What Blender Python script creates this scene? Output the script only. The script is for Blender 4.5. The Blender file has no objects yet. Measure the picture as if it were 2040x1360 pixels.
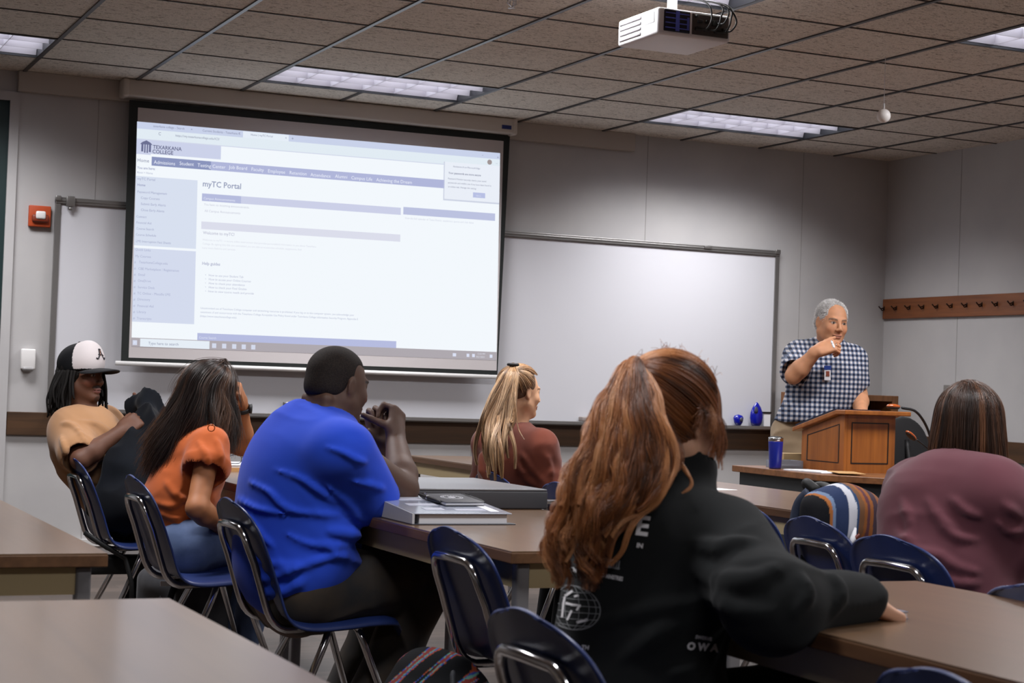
import bpy, math, random
import numpy as np
from mathutils import Vector, Matrix
random.seed(7)
rng = np.random.default_rng(7)
PI = math.pi
SC = bpy.context.scene
COL = SC.collection

# ------------------------------------------------------------------ camera (solved from the ceiling grid)
F_PX, YAW, PITCH, ROLL = 3497.83, 0.426994, 0.024372, 0.035275
CAM = np.array([-1.52906, -10.14327, 1.13684])
_cy, _sy, _cp, _sp = math.cos(YAW), math.sin(YAW), math.cos(PITCH), math.sin(PITCH)
FW = np.array([_sy*_cp, _cy*_cp, _sp])
_r = np.array([_cy, -_sy, 0.0]); _u = np.cross(_r, FW)
RT = math.cos(ROLL)*_r + math.sin(ROLL)*_u
UP = -math.sin(ROLL)*_r + math.cos(ROLL)*_u

def ray(px, py):
    return FW + RT*(px-1020)/F_PX + UP*(680-py)/F_PX
def D(px, py, d):            # a measured point at depth d metres
    return CAM + ray(px, py)*d
def on(px, py, ax, val):     # a measured point on the plane axis = val
    d = ray(px, py)
    return CAM + d*(val-CAM[ax])/d[ax]

cam = bpy.data.cameras.new('camera')
cam.sensor_width = 36.0
cam.lens = F_PX*36.0/2040.0
cam.clip_start = 0.05
cam.dof.use_dof = True
cam.dof.focus_distance = 7.0
cam.dof.aperture_fstop = 9.0
camo = bpy.data.objects.new('camera', cam)
COL.objects.link(camo)
camo.matrix_world = Matrix(((RT[0], UP[0], -FW[0], CAM[0]), (RT[1], UP[1], -FW[1], CAM[1]), (RT[2], UP[2], -FW[2], CAM[2]), (0, 0, 0, 1)))
SC.camera = camo

# ------------------------------------------------------------------ materials
def srgb(r, g, b):
    def f(c):
        c /= 255.0
        return c/12.92 if c <= 0.04045 else ((c+0.055)/1.055)**2.4
    return (f(r), f(g), f(b), 1.0)
MATS = {}
def mat(name, col, rough=0.5, metal=0.0, spec=0.5, emit=None, estr=1.0, sss=0.0, trans=0.0, coat=0.0, sheen=0.0):
    m = bpy.data.materials.new(name); m.use_nodes = True
    nt = m.node_tree; b = nt.nodes['Principled BSDF']
    b.inputs['Base Color'].default_value = col
    b.inputs['Roughness'].default_value = rough
    b.inputs['Metallic'].default_value = metal
    b.inputs['Specular IOR Level'].default_value = spec
    if emit: b.inputs['Emission Color'].default_value = emit; b.inputs['Emission Strength'].default_value = estr
    if sss: b.inputs['Subsurface Weight'].default_value = sss; b.inputs['Subsurface Radius'].default_value = (0.012, 0.004, 0.002); b.inputs['Subsurface Scale'].default_value = 0.6
    if trans: b.inputs['Transmission Weight'].default_value = trans
    if coat: b.inputs['Coat Weight'].default_value = coat; b.inputs['Coat Roughness'].default_value = 0.15
    if sheen: b.inputs['Sheen Weight'].default_value = sheen; b.inputs['Sheen Roughness'].default_value = 0.5
    MATS[name] = m
    return m
def nodes(m): return m.node_tree, m.node_tree.nodes, m.node_tree.links, m.node_tree.nodes['Principled BSDF']
def N(nt, t, **kw):
    n = nt.nodes.new(t)
    for k, v in kw.items():
        if k in n.inputs: n.inputs[k].default_value = v
        else: setattr(n, k, v)
    return n
def coords(nt, scale=(1, 1, 1), rot=(0, 0, 0), kind='Object'):
    tc = nt.nodes.new('ShaderNodeTexCoord'); mp = nt.nodes.new('ShaderNodeMapping')
    mp.inputs['Scale'].default_value = scale; mp.inputs['Rotation'].default_value = rot
    nt.links.new(tc.outputs[kind], mp.inputs['Vector'])
    return mp.outputs['Vector']
def add_noise(m, c2, scale=8.0, detail=4.0, sc=(1, 1, 1), lo=0.35, hi=0.65, bump=0.0, bscale=None, bdist=0.002, rot=(0, 0, 0)):
    nt, nd, lk, b = nodes(m)
    v = coords(nt, sc, rot)
    n = N(nt, 'ShaderNodeTexNoise'); n.inputs['Scale'].default_value = scale; n.inputs['Detail'].default_value = detail
    lk.new(v, n.inputs['Vector'])
    r = nt.nodes.new('ShaderNodeValToRGB'); r.color_ramp.elements[0].position = lo; r.color_ramp.elements[1].position = hi
    r.color_ramp.elements[0].color = b.inputs['Base Color'].default_value; r.color_ramp.elements[1].color = c2
    lk.new(n.outputs['Fac'], r.inputs['Fac']); lk.new(r.outputs['Color'], b.inputs['Base Color'])
    if bump:
        n2 = n
        if bscale:
            n2 = N(nt, 'ShaderNodeTexNoise'); n2.inputs['Scale'].default_value = bscale; n2.inputs['Detail'].default_value = 3; lk.new(v, n2.inputs['Vector'])
        bp = nt.nodes.new('ShaderNodeBump'); bp.inputs['Strength'].default_value = bump; bp.inputs['Distance'].default_value = bdist
        lk.new(n2.outputs['Fac'], bp.inputs['Height']); lk.new(bp.outputs['Normal'], b.inputs['Normal'])
    return m
def wood(name, c1, c2, rough=0.4, axis='X', scale=3.0, coat=0.0, spec=0.5, contrast=(0.3, 0.7)):
    m = mat(name, c1, rough, coat=coat, spec=spec)
    nt, nd, lk, b = nodes(m)
    st = {'X': (0.06, 1, 1), 'Y': (1, 0.06, 1), 'Z': (1, 1, 0.06)}[axis]
    v = coords(nt, st)
    n = N(nt, 'ShaderNodeTexNoise'); n.inputs['Scale'].default_value = scale*14; n.inputs['Detail'].default_value = 6; n.inputs['Distortion'].default_value = 0.8
    lk.new(v, n.inputs['Vector'])
    n3 = N(nt, 'ShaderNodeTexNoise'); n3.inputs['Scale'].default_value = scale*2; n3.inputs['Detail'].default_value = 3; n3.inputs['Distortion'].default_value = 2.5
    lk.new(v, n3.inputs['Vector'])
    mx = nt.nodes.new('ShaderNodeMath'); mx.operation = 'ADD'; mx.use_clamp = False
    lk.new(n.outputs['Fac'], mx.inputs[0]); lk.new(n3.outputs['Fac'], mx.inputs[1])
    hf = nt.nodes.new('ShaderNodeMath'); hf.operation = 'MULTIPLY'; hf.inputs[1].default_value = 0.5; lk.new(mx.outputs[0], hf.inputs[0])
    r = nt.nodes.new('ShaderNodeValToRGB'); r.color_ramp.elements[0].position = contrast[0]; r.color_ramp.elements[1].position = contrast[1]
    r.color_ramp.elements[0].color = c1; r.color_ramp.elements[1].color = c2
    lk.new(hf.outputs[0], r.inputs['Fac']); lk.new(r.outputs['Color'], b.inputs['Base Color'])
    return m
def fabric(name, col, c2=None, rough=0.9, scale=6.0, bump=0.25, bscale=700, sheen=0.15):
    m = mat(name, col, rough, spec=0.2, sheen=sheen)
    return add_noise(m, c2 or tuple(x*0.8 for x in col[:3])+(1,), scale=scale, bump=bump, bscale=bscale, bdist=0.0008)

# ------------------------------------------------------------------ mesh builder
class MB:
    def __init__(s): s.v = []; s.f = []; s.m = []; s.sm = []
    def add(s, vs, fs, mi=0, smooth=False):
        o = len(s.v); s.v.extend([tuple(map(float, p)) for p in vs]); s.f.extend([tuple(i+o for i in f) for f in fs])
        s.m.extend([mi]*len(fs)); s.sm.extend([smooth]*len(fs)); return s
    def box(s, lo, hi, mi=0, M=None):
        x0, y0, z0 = lo; x1, y1, z1 = hi
        vs = [(x0, y0, z0), (x1, y0, z0), (x1, y1, z0), (x0, y1, z0), (x0, y0, z1), (x1, y0, z1), (x1, y1, z1), (x0, y1, z1)]
        if M is not None: vs = [tuple(M @ Vector(p)) for p in vs]
        return s.add(vs, [(0, 3, 2, 1), (4, 5, 6, 7), (0, 1, 5, 4), (1, 2, 6, 5), (2, 3, 7, 6), (3, 0, 4, 7)], mi)
    def rbox(s, lo, hi, r=0.01, n=3, mi=0, M=None):   # box with rounded vertical + horizontal edges
        lo = np.array(lo, float); hi = np.array(hi, float); r = min(r, *((hi-lo)/2*0.999))
        c = (lo+hi)/2; h = (hi-lo)/2-r
        k = n*2+2; vs = []; idx = {}
        th = [(-PI/2 + PI/2*i/n) for i in range(n+1)]+[(PI/2*i/n) for i in range(n+1)]
        rows = []
        for a, t in enumerate(th):
            zz = (-h[2] if a <= n else h[2])+r*math.sin(t); rr = r*math.cos(t); row = []
            for q in range(4):
                sx, sy = [(1, 1), (-1, 1), (-1, -1), (1, -1)][q]
                for i in range(n+1):
                    ph = PI/2*q+PI/2*i/n
                    row.append(len(vs)); vs.append((c[0]+sx*h[0]+rr*math.cos(ph), c[1]+sy*h[1]+rr*math.sin(ph), c[2]+zz))
            rows.append(row)
        fs = []
        L = len(rows[0])
        for a in range(len(rows)-1):
            for i in range(L):
                fs.append((rows[a][i], rows[a][(i+1) % L], rows[a+1][(i+1) % L], rows[a+1][i]))
        fs.append(tuple(reversed(rows[0]))); fs.append(tuple(rows[-1]))
        if M is not None: vs = [tuple(M @ Vector(p)) for p in vs]
        return s.add(vs, fs, mi, True)
    def tube(s, pts, r, n=10, mi=0, cap=True, closed=False, flat=None):
        pts = [Vector(p) for p in pts]; k = len(pts)
        rs = r if hasattr(r, '__len__') else [r]*k
        vs = []; fs = []
        up = None
        for i, p in enumerate(pts):
            a = pts[(i-1) % k] if (closed or i > 0) else p
            b = pts[(i+1) % k] if (closed or i < k-1) else p
            t = (b-a)
            if t.length < 1e-9: t = Vector((0, 0, 1))
            t.normalize()
            if up is None:
                up = Vector((0, 0, 1)) if abs(t.z) < 0.9 else Vector((1, 0, 0))
            x = up.cross(t)
            if x.length < 1e-6: x = t.orthogonal()
            x.normalize(); y = t.cross(x).normalized(); up = y
            for j in range(n):
                q = 2*PI*j/n
                fx = 1 if flat is None else flat
                vs.append(tuple(p+(x*math.cos(q)*fx+y*math.sin(q))*rs[i]))
        seg = k if closed else k-1
        for i in range(seg):
            for j in range(n):
                a0 = i*n; b0 = ((i+1) % k)*n
                fs.append((a0+j, a0+(j+1) % n, b0+(j+1) % n, b0+j))
        if cap and not closed:
            fs.append(tuple(reversed(range(n)))); fs.append(tuple(range((k-1)*n, k*n)))
        return s.add(vs, fs, mi, True)
    def lathe(s, prof, c=(0, 0, 0), n=24, mi=0, M=None, sx=1, sy=1):
        vs = []; fs = []
        for r_, z in prof:
            for j in range(n):
                q = 2*PI*j/n; vs.append((c[0]+r_*math.cos(q)*sx, c[1]+r_*math.sin(q)*sy, c[2]+z))
        for i in range(len(prof)-1):
            for j in range(n): fs.append((i*n+j, i*n+(j+1) % n, (i+1)*n+(j+1) % n, (i+1)*n+j))
        if prof[0][0] > 1e-4: fs.append(tuple(reversed(range(n))))
        if prof[-1][0] > 1e-4: fs.append(tuple(range((len(prof)-1)*n, len(prof)*n)))
        if M is not None: vs = [tuple(M @ Vector(p)) for p in vs]
        return s.add(vs, fs, mi, True)
    def prism(s, poly, z0, z1, mi=0, M=None):
        k = len(poly); vs = [(x, y, z0) for x, y in poly]+[(x, y, z1) for x, y in poly]
        if M is not None: vs = [tuple(M @ Vector(p)) for p in vs]
        return s.add(vs, [tuple(reversed(range(k))), tuple(range(k, 2*k))]+[(i, (i+1) % k, (i+1) % k+k, i+k) for i in range(k)], mi)
    def grid(s, fn, nu, nv, mi=0, thick=0.0, wrap=False):
        P = np.array([[fn(i/nu, j/nv) for j in range(nv+1)] for i in range(nu+1)], float)
        if thick:
            du = np.gradient(P, axis=0); dv = np.gradient(P, axis=1); nn = np.cross(du, dv)
            nn /= np.maximum(np.linalg.norm(nn, axis=2, keepdims=True), 1e-9)
            Q = P-nn*thick
            A = P.reshape(-1, 3); B = Q.reshape(-1, 3); o = len(A); W = nv+1
            fs = []
            for i in range(nu):
                for j in range(nv):
                    a, b, c, d = i*W+j, (i+1)*W+j, (i+1)*W+j+1, i*W+j+1
                    fs.append((a, b, c, d)); fs.append((o+d, o+c, o+b, o+a))
            bd = [(i*W, (i+1)*W) for i in range(nu)]+[(nu*W+j, nu*W+j+1) for j in range(nv)]+[((i+1)*W+nv, i*W+nv) for i in range(nu)]+[(j+1, j) for j in range(nv)]
            for a, b in bd: fs.append((b, a, o+a, o+b))
            return s.add(np.vstack([A, B]), fs, mi, True)
        W = nv+1
        return s.add(P.reshape(-1, 3), [(i*W+j, (i+1)*W+j, (i+1)*W+j+1, i*W+j+1) for i in range(nu) for j in range(nv)], mi, True)
    def mesh(s, name):
        me = bpy.data.meshes.new(name); me.from_pydata(s.v, [], s.f)
        me.polygons.foreach_set('material_index', s.m); me.polygons.foreach_set('use_smooth', s.sm)
        me.update(); return me

def link(name, me, mats, parent=None, bevel=0.0, label=None, subsurf=0):
    o = bpy.data.objects.new(name, me)
    if not isinstance(mats, (list, tuple)): mats = [mats]
    for m in mats: me.materials.append(m)
    COL.objects.link(o)
    if parent is not None:
        o.parent = parent
        if parent.get('_w'): o.location = [-x for x in parent.location]
    if bevel:
        b = o.modifiers.new('bevel', 'BEVEL'); b.width = bevel; b.segments = 2; b.limit_method = 'ANGLE'; b.angle_limit = 0.7
        try: b.harden_normals = False
        except Exception: pass
    if subsurf:
        b = o.modifiers.new('subsurf', 'SUBSURF'); b.levels = subsurf; b.render_levels = subsurf
    if label: o['label'] = label
    return o
def obj(name, mb, mats, parent=None, bevel=0.0, label=None, subsurf=0):
    return link(name, mb.mesh(name), mats, parent, bevel, label, subsurf)
def thing(name, label, cat, loc=(0, 0, 0), group=None, rz=None):
    # an Empty at the base of the thing; parts are given in world coordinates unless rz is set (then local)
    o = bpy.data.objects.new(name, None); COL.objects.link(o); o.empty_display_size = 0.1
    o.location = tuple(float(x) for x in loc)
    if rz is None: o['_w'] = 1
    else: o.rotation_euler = (0, 0, rz)
    o['label'] = label; o['category'] = cat
    if group: o['group'] = group
    return o
def tag(o, label, cat, group=None):
    o['label'] = label; o['category'] = cat
    if group: o['group'] = group
    return o
def struct(o): o['kind'] = 'structure'; return o
def copytree(o, parent=None):
    c = o.copy(); COL.objects.link(c)
    if parent is not None: c.parent = parent
    for ch in list(o.children): copytree(ch, c)
    return c
def arc(p, a, b, n=6):      # quadratic bend through corner a
    return [Vector(p)*(1-t)**2+Vector(a)*2*t*(1-t)+Vector(b)*t*t for t in [i/n for i in range(n+1)]]
def catmull(P, n=8):
    P = [np.array(p, float) for p in P]; out = []
    Q = [2*P[0]-P[1]]+P+[2*P[-1]-P[-2]]
    for i in range(1, len(Q)-2):
        for j in range(n):
            t = j/n
            out.append(0.5*((2*Q[i])+(-Q[i-1]+Q[i+1])*t+(2*Q[i-1]-5*Q[i]+4*Q[i+1]-Q[i+2])*t*t+(-Q[i-1]+3*Q[i]-3*Q[i+1]+Q[i+2])*t**3))
    out.append(P[-1]); return out
def textmesh(items, name):
    """items: (string, origin, ex, ez, size[, bold][, align]) -> one mesh of flat raised lettering"""
    vs = []; fs = []
    for it in items:
        s, o, ex, ez, size = it[:5]; off = it[5] if len(it) > 5 else 0.0; al = it[6] if len(it) > 6 else 'LEFT'
        cu = bpy.data.curves.new('t', 'FONT'); cu.body = s; cu.size = size; cu.resolution_u = 2; cu.offset = off*size; cu.align_x = al
        to = bpy.data.objects.new('t', cu); COL.objects.link(to)
        dg = bpy.context.evaluated_depsgraph_get(); me = to.evaluated_get(dg).to_mesh()
        b = len(vs); ox = Vector(o); ex = Vector(ex); ez = Vector(ez)
        for v in me.vertices: vs.append(tuple(ox+ex*v.co.x+ez*v.co.y))
        for p in me.polygons: fs.append(tuple(i+b for i in p.vertices))
        to.evaluated_get(dg).to_mesh_clear(); bpy.data.objects.remove(to); bpy.data.curves.remove(cu)
    me = bpy.data.meshes.new(name); me.from_pydata(vs, [], fs); me.update(); return me

# ------------------------------------------------------------------ signed-distance sculpting, for bodies and cloth
def vnoise(P, seed=0):
    I = np.floor(P).astype(np.int64); f = P-I; f = f*f*(3-2*f)
    def h(ix, iy, iz):
        n = (ix*73856093) ^ (iy*19349663) ^ (iz*83492791) ^ (seed*2654435761 & 0xffffffff)
        n = (n ^ (n >> 13))*1274126177 & 0x7fffffff
        return ((n ^ (n >> 16)) & 0xffff)/65535.0
    r = 0
    for dx in (0, 1):
        for dy in (0, 1):
            for dz in (0, 1):
                w = (f[:, 0] if dx else 1-f[:, 0])*(f[:, 1] if dy else 1-f[:, 1])*(f[:, 2] if dz else 1-f[:, 2])
                r = r+w*h(I[:, 0]+dx, I[:, 1]+dy, I[:, 2]+dz)
    return r
class SDF:
    def __init__(s): s.p = []
    def cone(s, a, b, ra, rb=None, k=0.02, mode=1, n=None, sq=1.0):
        a = np.array(a, float); b = np.array(b, float); rb = ra if rb is None else rb
        if n is not None: n = np.array(n, float); n = n/np.linalg.norm(n)
        c = (a+b)/2; R = np.linalg.norm(b-a)/2+max(ra, rb)
        s.p.append(('c', a, b, ra, rb, k, mode, n, sq, c, R)); return s
    def line(s, pts, rs, k=0.02, mode=1, n=None, sq=1.0):
        rs = rs if hasattr(rs, '__len__') else [rs]*len(pts)
        for i in range(len(pts)-1): s.cone(pts[i], pts[i+1], rs[i], rs[i+1], k, mode, n, sq)
        return s
    def ell(s, c, r, M=None, k=0.02, mode=1):
        c = np.array(c, float); r = np.array(r, float); M = np.eye(3) if M is None else np.array(M, float)
        s.p.append(('e', c, r, M, None, k, mode, None, 1.0, c, max(r))); return s
    def box(s, c, h, M=None, rr=0.01, k=0.02, mode=1):
        c = np.array(c, float); h = np.array(h, float); M = np.eye(3) if M is None else np.array(M, float)
        s.p.append(('b', c, h, M, rr, k, mode, None, 1.0, c, np.linalg.norm(h)+rr)); return s
    def ev(s, P, sub=None):
        d = np.full(len(P), 9.0)
        for q in (s.p if sub is None else sub):
            if q[0] == 'c':
                _, a, b, ra, rb, k, mode, n, sq, _, _ = q
                ba = b-a; pa = P-a
                if n is not None:
                    ba2 = ba+n*(ba@n)*(1/sq-1); pa = pa+np.outer(pa@n, n)*(1/sq-1)
                else: ba2 = ba
                L = ba2@ba2
                t = np.clip(pa@ba2/L, 0, 1) if L > 1e-12 else np.zeros(len(P))
                e = np.linalg.norm(pa-t[:, None]*ba2, axis=1)-(ra+(rb-ra)*t)
                if n is not None: e = e*(0.5+0.5*min(sq, 1))
            elif q[0] == 'e':
                _, c, r, M, _, k, mode, *_ = q
                w = (P-c)@M; k0 = np.linalg.norm(w/r, axis=1); k1 = np.linalg.norm(w/(r*r), axis=1)
                e = k0*(k0-1)/np.maximum(k1, 1e-6)
            else:
                _, c, h, M, rr, k, mode, *_ = q
                w = np.abs((P-c)@M)-h
                e = np.linalg.norm(np.maximum(w, 0), axis=1)+np.minimum(w.max(axis=1), 0)-rr
            if mode > 0:
                if k > 0: hh = np.maximum(k-np.abs(d-e), 0)/k; d = np.minimum(d, e)-hh*hh*k/4
                else: d = np.minimum(d, e)
            else:
                if k > 0: hh = np.maximum(k-np.abs(d+e), 0)/k; d = np.maximum(d, -e)+hh*hh*k/4
                else: d = np.maximum(d, -e)
        return d
    def mesh(s, name, h=0.006, disp=None, amp=0.0, color=None, clip=None):
        B = 12
        lo = np.min([q[9]-q[10] for q in s.p if q[6] > 0], axis=0)-4*h-amp; hi = np.max([q[9]+q[10] for q in s.p if q[6] > 0], axis=0)+4*h+amp
        nb = np.ceil((hi-lo)/(h*B)).astype(int); dim = nb*B+1
        V = np.full(dim, 1.0, np.float32)
        bs = h*B; rad = bs*0.87
        g = np.stack(np.meshgrid(*[np.arange(n) for n in nb], indexing='ij'), -1).reshape(-1, 3)
        cen = lo+(g+0.5)*bs
        cd = s.ev(cen)
        loc = np.stack(np.meshgrid(*[np.arange(B+1)]*3, indexing='ij'), -1).reshape(-1, 3)*h
        C9 = np.array([q[9] for q in s.p]); R9 = np.array([q[10] for q in s.p]); K9 = np.array([q[5] for q in s.p])
        for gi, c, d in zip(g, cen, cd):
            sl = tuple(slice(i*B, i*B+B+1) for i in gi)
            if d > rad*1.5+amp+0.02: continue
            if d < -(rad*1.6+amp+0.03): V[sl] = -1.0; continue
            dist = np.linalg.norm(C9-c, axis=1)-R9
            sub = [q for q, m in zip(s.p, dist < rad+K9+h*2+0.03) if m]
            P = c-bs/2+loc
            e = s.ev(P, sub)
            if disp is not None:
                near = np.abs(e) < amp+3*h
                if near.any(): e[near] += disp(P[near])
            V[sl] = e.reshape(B+1, B+1, B+1)
        return surface_nets(V, lo, h, name, color)
def surface_nets(V, lo, h, name, color=None):
    S = V < 0
    n = np.array(V.shape)-1
    cnt = np.zeros(n, np.int8)
    for dx in (0, 1):
        for dy in (0, 1):
            for dz in (0, 1): cnt += S[dx:dx+n[0], dy:dy+n[1], dz:dz+n[2]]
    act = (cnt > 0) & (cnt < 8)
    idx = np.argwhere(act); ids = np.full(n, -1, np.int32); ids[act] = np.arange(len(idx))
    corner = {}
    for dx in (0, 1):
        for dy in (0, 1):
            for dz in (0, 1): corner[(dx, dy, dz)] = V[idx[:, 0]+dx, idx[:, 1]+dy, idx[:, 2]+dz].astype(float)
    acc = np.zeros((len(idx), 3)); cn = np.zeros(len(idx))
    for ax in range(3):
        for a in (0, 1):
            for b in (0, 1):
                c0 = [0, 0, 0]; o = [i for i in range(3) if i != ax]; c0[o[0]] = a; c0[o[1]] = b; c1 = list(c0); c1[ax] = 1
                v0 = corner[tuple(c0)]; v1 = corner[tuple(c1)]; m = (v0 < 0) != (v1 < 0)
                t = np.where(m, v0/np.where(m, v0-v1, 1), 0)
                p = np.tile(np.array(c0, float), (len(idx), 1)); p[:, ax] = t
                acc[m] += p[m]; cn[m] += 1
    vert = lo+(idx+acc/np.maximum(cn, 1)[:, None])*h
    quads = []
    for ax in range(3):
        o = [i for i in range(3) if i != ax]
        sl0 = [slice(1, n[i]) for i in range(3)]; sl1 = list(sl0)
        sl0[ax] = slice(0, n[ax]); sl1[ax] = slice(1, n[ax]+1)
        A = S[tuple(sl0)]; Bm = S[tuple(sl1)]
        e = np.argwhere(A != Bm)
        if len(e) == 0: continue
        fl = A[e[:, 0], e[:, 1], e[:, 2]]
        base = e.copy(); base[:, o[0]] += 1; base[:, o[1]] += 1
        def cid(da, db):
            q = base.copy(); q[:, o[0]] -= da; q[:, o[1]] -= db
            return ids[q[:, 0], q[:, 1], q[:, 2]]
        Q = np.stack([cid(1, 1), cid(0, 1), cid(0, 0), cid(1, 0)], 1)
        if ax == 1: Q = Q[:, ::-1]
        Q[~fl] = Q[~fl][:, ::-1]
        quads.append(Q[(Q >= 0).all(axis=1)])
    Q = np.concatenate(quads).astype(np.int32)
    # light smoothing
    for _ in range(2):
        nb = np.zeros_like(vert); c = np.zeros(len(vert))
        for i in range(4):
            np.add.at(nb, Q[:, i], vert[Q[:, (i+1) % 4]]); np.add.at(c, Q[:, i], 1)
            np.add.at(nb, Q[:, i], vert[Q[:, (i-1) % 4]]); np.add.at(c, Q[:, i], 1)
        vert = vert*0.5+0.5*nb/np.maximum(c, 1)[:, None]
    me = bpy.data.meshes.new(name)
    me.vertices.add(len(vert)); me.vertices.foreach_set('co', vert.astype(np.float32).ravel())
    me.loops.add(len(Q)*4); me.loops.foreach_set('vertex_index', Q.ravel())
    me.polygons.add(len(Q)); me.polygons.foreach_set('loop_start', np.arange(0, len(Q)*4, 4, dtype=np.int32))
    me.polygons.foreach_set('use_smooth', np.ones(len(Q), bool))
    me.update(calc_edges=True); me.validate()
    if color is not None:
        ca = me.color_attributes.new('col', 'FLOAT_COLOR', 'POINT')
        ca.data.foreach_set('color', np.clip(color(vert), 0, 1).astype(np.float32).ravel())
    return me
def colmat(name, rough=0.55, spec=0.4, sss=0.0, bump=0.0, bscale=900, sheen=0.0):
    m = mat(name, (0.5, 0.5, 0.5, 1), rough, spec=spec, sss=sss, sheen=sheen)
    nt, nd, lk, b = nodes(m)
    a = nt.nodes.new('ShaderNodeVertexColor'); a.layer_name = 'col'; lk.new(a.outputs['Color'], b.inputs['Base Color'])
    if bump:
        n = N(nt, 'ShaderNodeTexNoise'); n.inputs['Scale'].default_value = bscale; lk.new(coords(nt), n.inputs['Vector'])
        bp = nt.nodes.new('ShaderNodeBump'); bp.inputs['Strength'].default_value = bump; bp.inputs['Distance'].default_value = 0.001
        lk.new(n.outputs['Fac'], bp.inputs['Height']); lk.new(bp.outputs['Normal'], b.inputs['Normal'])
    return m
# ================================================================== the room
H = 2.80; XR = 5.95; XL = -4.2; YB = -13.0; T = 0.61
m_wall = mat('wall_panel', srgb(182, 180, 179), 0.75); add_noise(m_wall, srgb(176, 174, 174), scale=3, bump=0.15, bscale=420, bdist=0.0006)
m_wallR = m_wall
m_seam = mat('seam', srgb(150, 147, 144), 0.8)
m_dark = mat('dark_plastic', srgb(22, 22, 24), 0.5)
m_black = mat('black', srgb(12, 13, 14), 0.6)
m_alu = mat('aluminium', srgb(150, 148, 146), 0.35, metal=0.8)
m_white = mat('white_paint', srgb(222, 220, 218), 0.5)
m_chrome = mat('chrome', srgb(205, 205, 208), 0.14, metal=1.0)
m_paper = mat('paper', srgb(232, 232, 236), 0.8)

# floor: grey brown vinyl planks
m_floor = mat('vinyl_plank', srgb(120, 104, 92), 0.45)
nt, nd, lk, b = nodes(m_floor)
v = coords(nt)
bk = nt.nodes.new('ShaderNodeTexBrick'); bk.inputs['Scale'].default_value = 1.0; bk.inputs['Brick Width'].default_value = 0.92; bk.inputs['Row Height'].default_value = 0.152
bk.inputs['Mortar Size'].default_value = 0.0018; bk.inputs['Color1'].default_value = srgb(88, 76, 68); bk.inputs['Color2'].default_value = srgb(70, 60, 53); bk.inputs['Mortar'].default_value = srgb(55, 48, 44)
lk.new(v, bk.inputs['Vector'])
n1 = N(nt, 'ShaderNodeTexNoise'); n1.inputs['Scale'].default_value = 30; n1.inputs['Detail'].default_value = 5
v2 = coords(nt, (0.08, 1, 1)); lk.new(v2, n1.inputs['Vector'])
mx = nt.nodes.new('ShaderNodeMixRGB'); mx.blend_type = 'MULTIPLY'; mx.inputs['Fac'].default_value = 0.6
lk.new(bk.outputs['Color'], mx.inputs['Color1']); lk.new(n1.outputs['Color'], mx.inputs['Color2'])
r = nt.nodes.new('ShaderNodeValToRGB'); r.color_ramp.elements[0].color = (0.55, 0.55, 0.55, 1); r.color_ramp.elements[1].color = (1.25, 1.22, 1.2, 1); r.color_ramp.elements[0].position = 0.3; r.color_ramp.elements[1].position = 0.7
lk.new(n1.outputs['Fac'], r.inputs['Fac']); lk.new(r.outputs['Color'], mx.inputs['Color2']); mx.inputs['Fac'].default_value = 0.8
lk.new(mx.outputs['Color'], b.inputs['Base Color'])
struct(obj('floor', MB().box((XL, YB, -0.1), (XR, 0, 0)), m_floor))

# ceiling: fissured 2 ft tiles
m_ceil = mat('ceiling_tile', srgb(214, 207, 198), 0.95, spec=0.1)
nt, nd, lk, b = nodes(m_ceil)
v = coords(nt, (28, 75, 28), (0, 0, 0.35))
n1 = N(nt, 'ShaderNodeTexNoise'); n1.inputs['Scale'].default_value = 1.0; n1.inputs['Detail'].default_value = 3; n1.inputs['Distortion'].default_value = 1.6; lk.new(v, n1.inputs['Vector'])
n2 = N(nt, 'ShaderNodeTexNoise'); n2.inputs['Scale'].default_value = 150; n2.inputs['Detail'].default_value = 2; lk.new(coords(nt), n2.inputs['Vector'])
r1 = nt.nodes.new('ShaderNodeValToRGB'); r1.color_ramp.elements[0].position = 0.36; r1.color_ramp.elements[1].position = 0.44; r1.color_ramp.elements[0].color = (0.45, 0.43, 0.41, 1); r1.color_ramp.elements[1].color = (1, 1, 1, 1)
lk.new(n1.outputs['Fac'], r1.inputs['Fac'])
r2 = nt.nodes.new('ShaderNodeValToRGB'); r2.color_ramp.elements[0].position = 0.38; r2.color_ramp.elements[1].position = 0.5; r2.color_ramp.elements[0].color = (0.8, 0.79, 0.78, 1); r2.color_ramp.elements[1].color = (1, 1, 1, 1)
lk.new(n2.outputs['Fac'], r2.inputs['Fac'])
ma = nt.nodes.new('ShaderNodeMixRGB'); ma.blend_type = 'MULTIPLY'; ma.inputs['Fac'].default_value = 1; lk.new(r1.outputs['Color'], ma.inputs['Color1']); lk.new(r2.outputs['Color'], ma.inputs['Color2'])
mb_ = nt.nodes.new('ShaderNodeMixRGB'); mb_.blend_type = 'MULTIPLY'; mb_.inputs['Fac'].default_value = 1; mb_.inputs['Color1'].default_value = srgb(222, 214, 203); lk.new(ma.outputs['Color'], mb_.inputs['Color2'])
lk.new(mb_.outputs['Color'], b.inputs['Base Color'])
bp = nt.nodes.new('ShaderNodeBump'); bp.inputs['Strength'].default_value = 0.5; bp.inputs['Distance'].default_value = 0.004; lk.new(ma.outputs['Color'], bp.inputs['Height']); lk.new(bp.outputs['Normal'], b.inputs['Normal'])
GY0 = -0.53   # first lateral grid line from the front wall (L1)
lights = [(c, r_) for c in (-2, 2, 6) for r_ in (0, 5, 10, 15)]
holes = {(c+k, r_) for c, r_ in lights for k in (0, 1)}
cm = MB()
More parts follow.
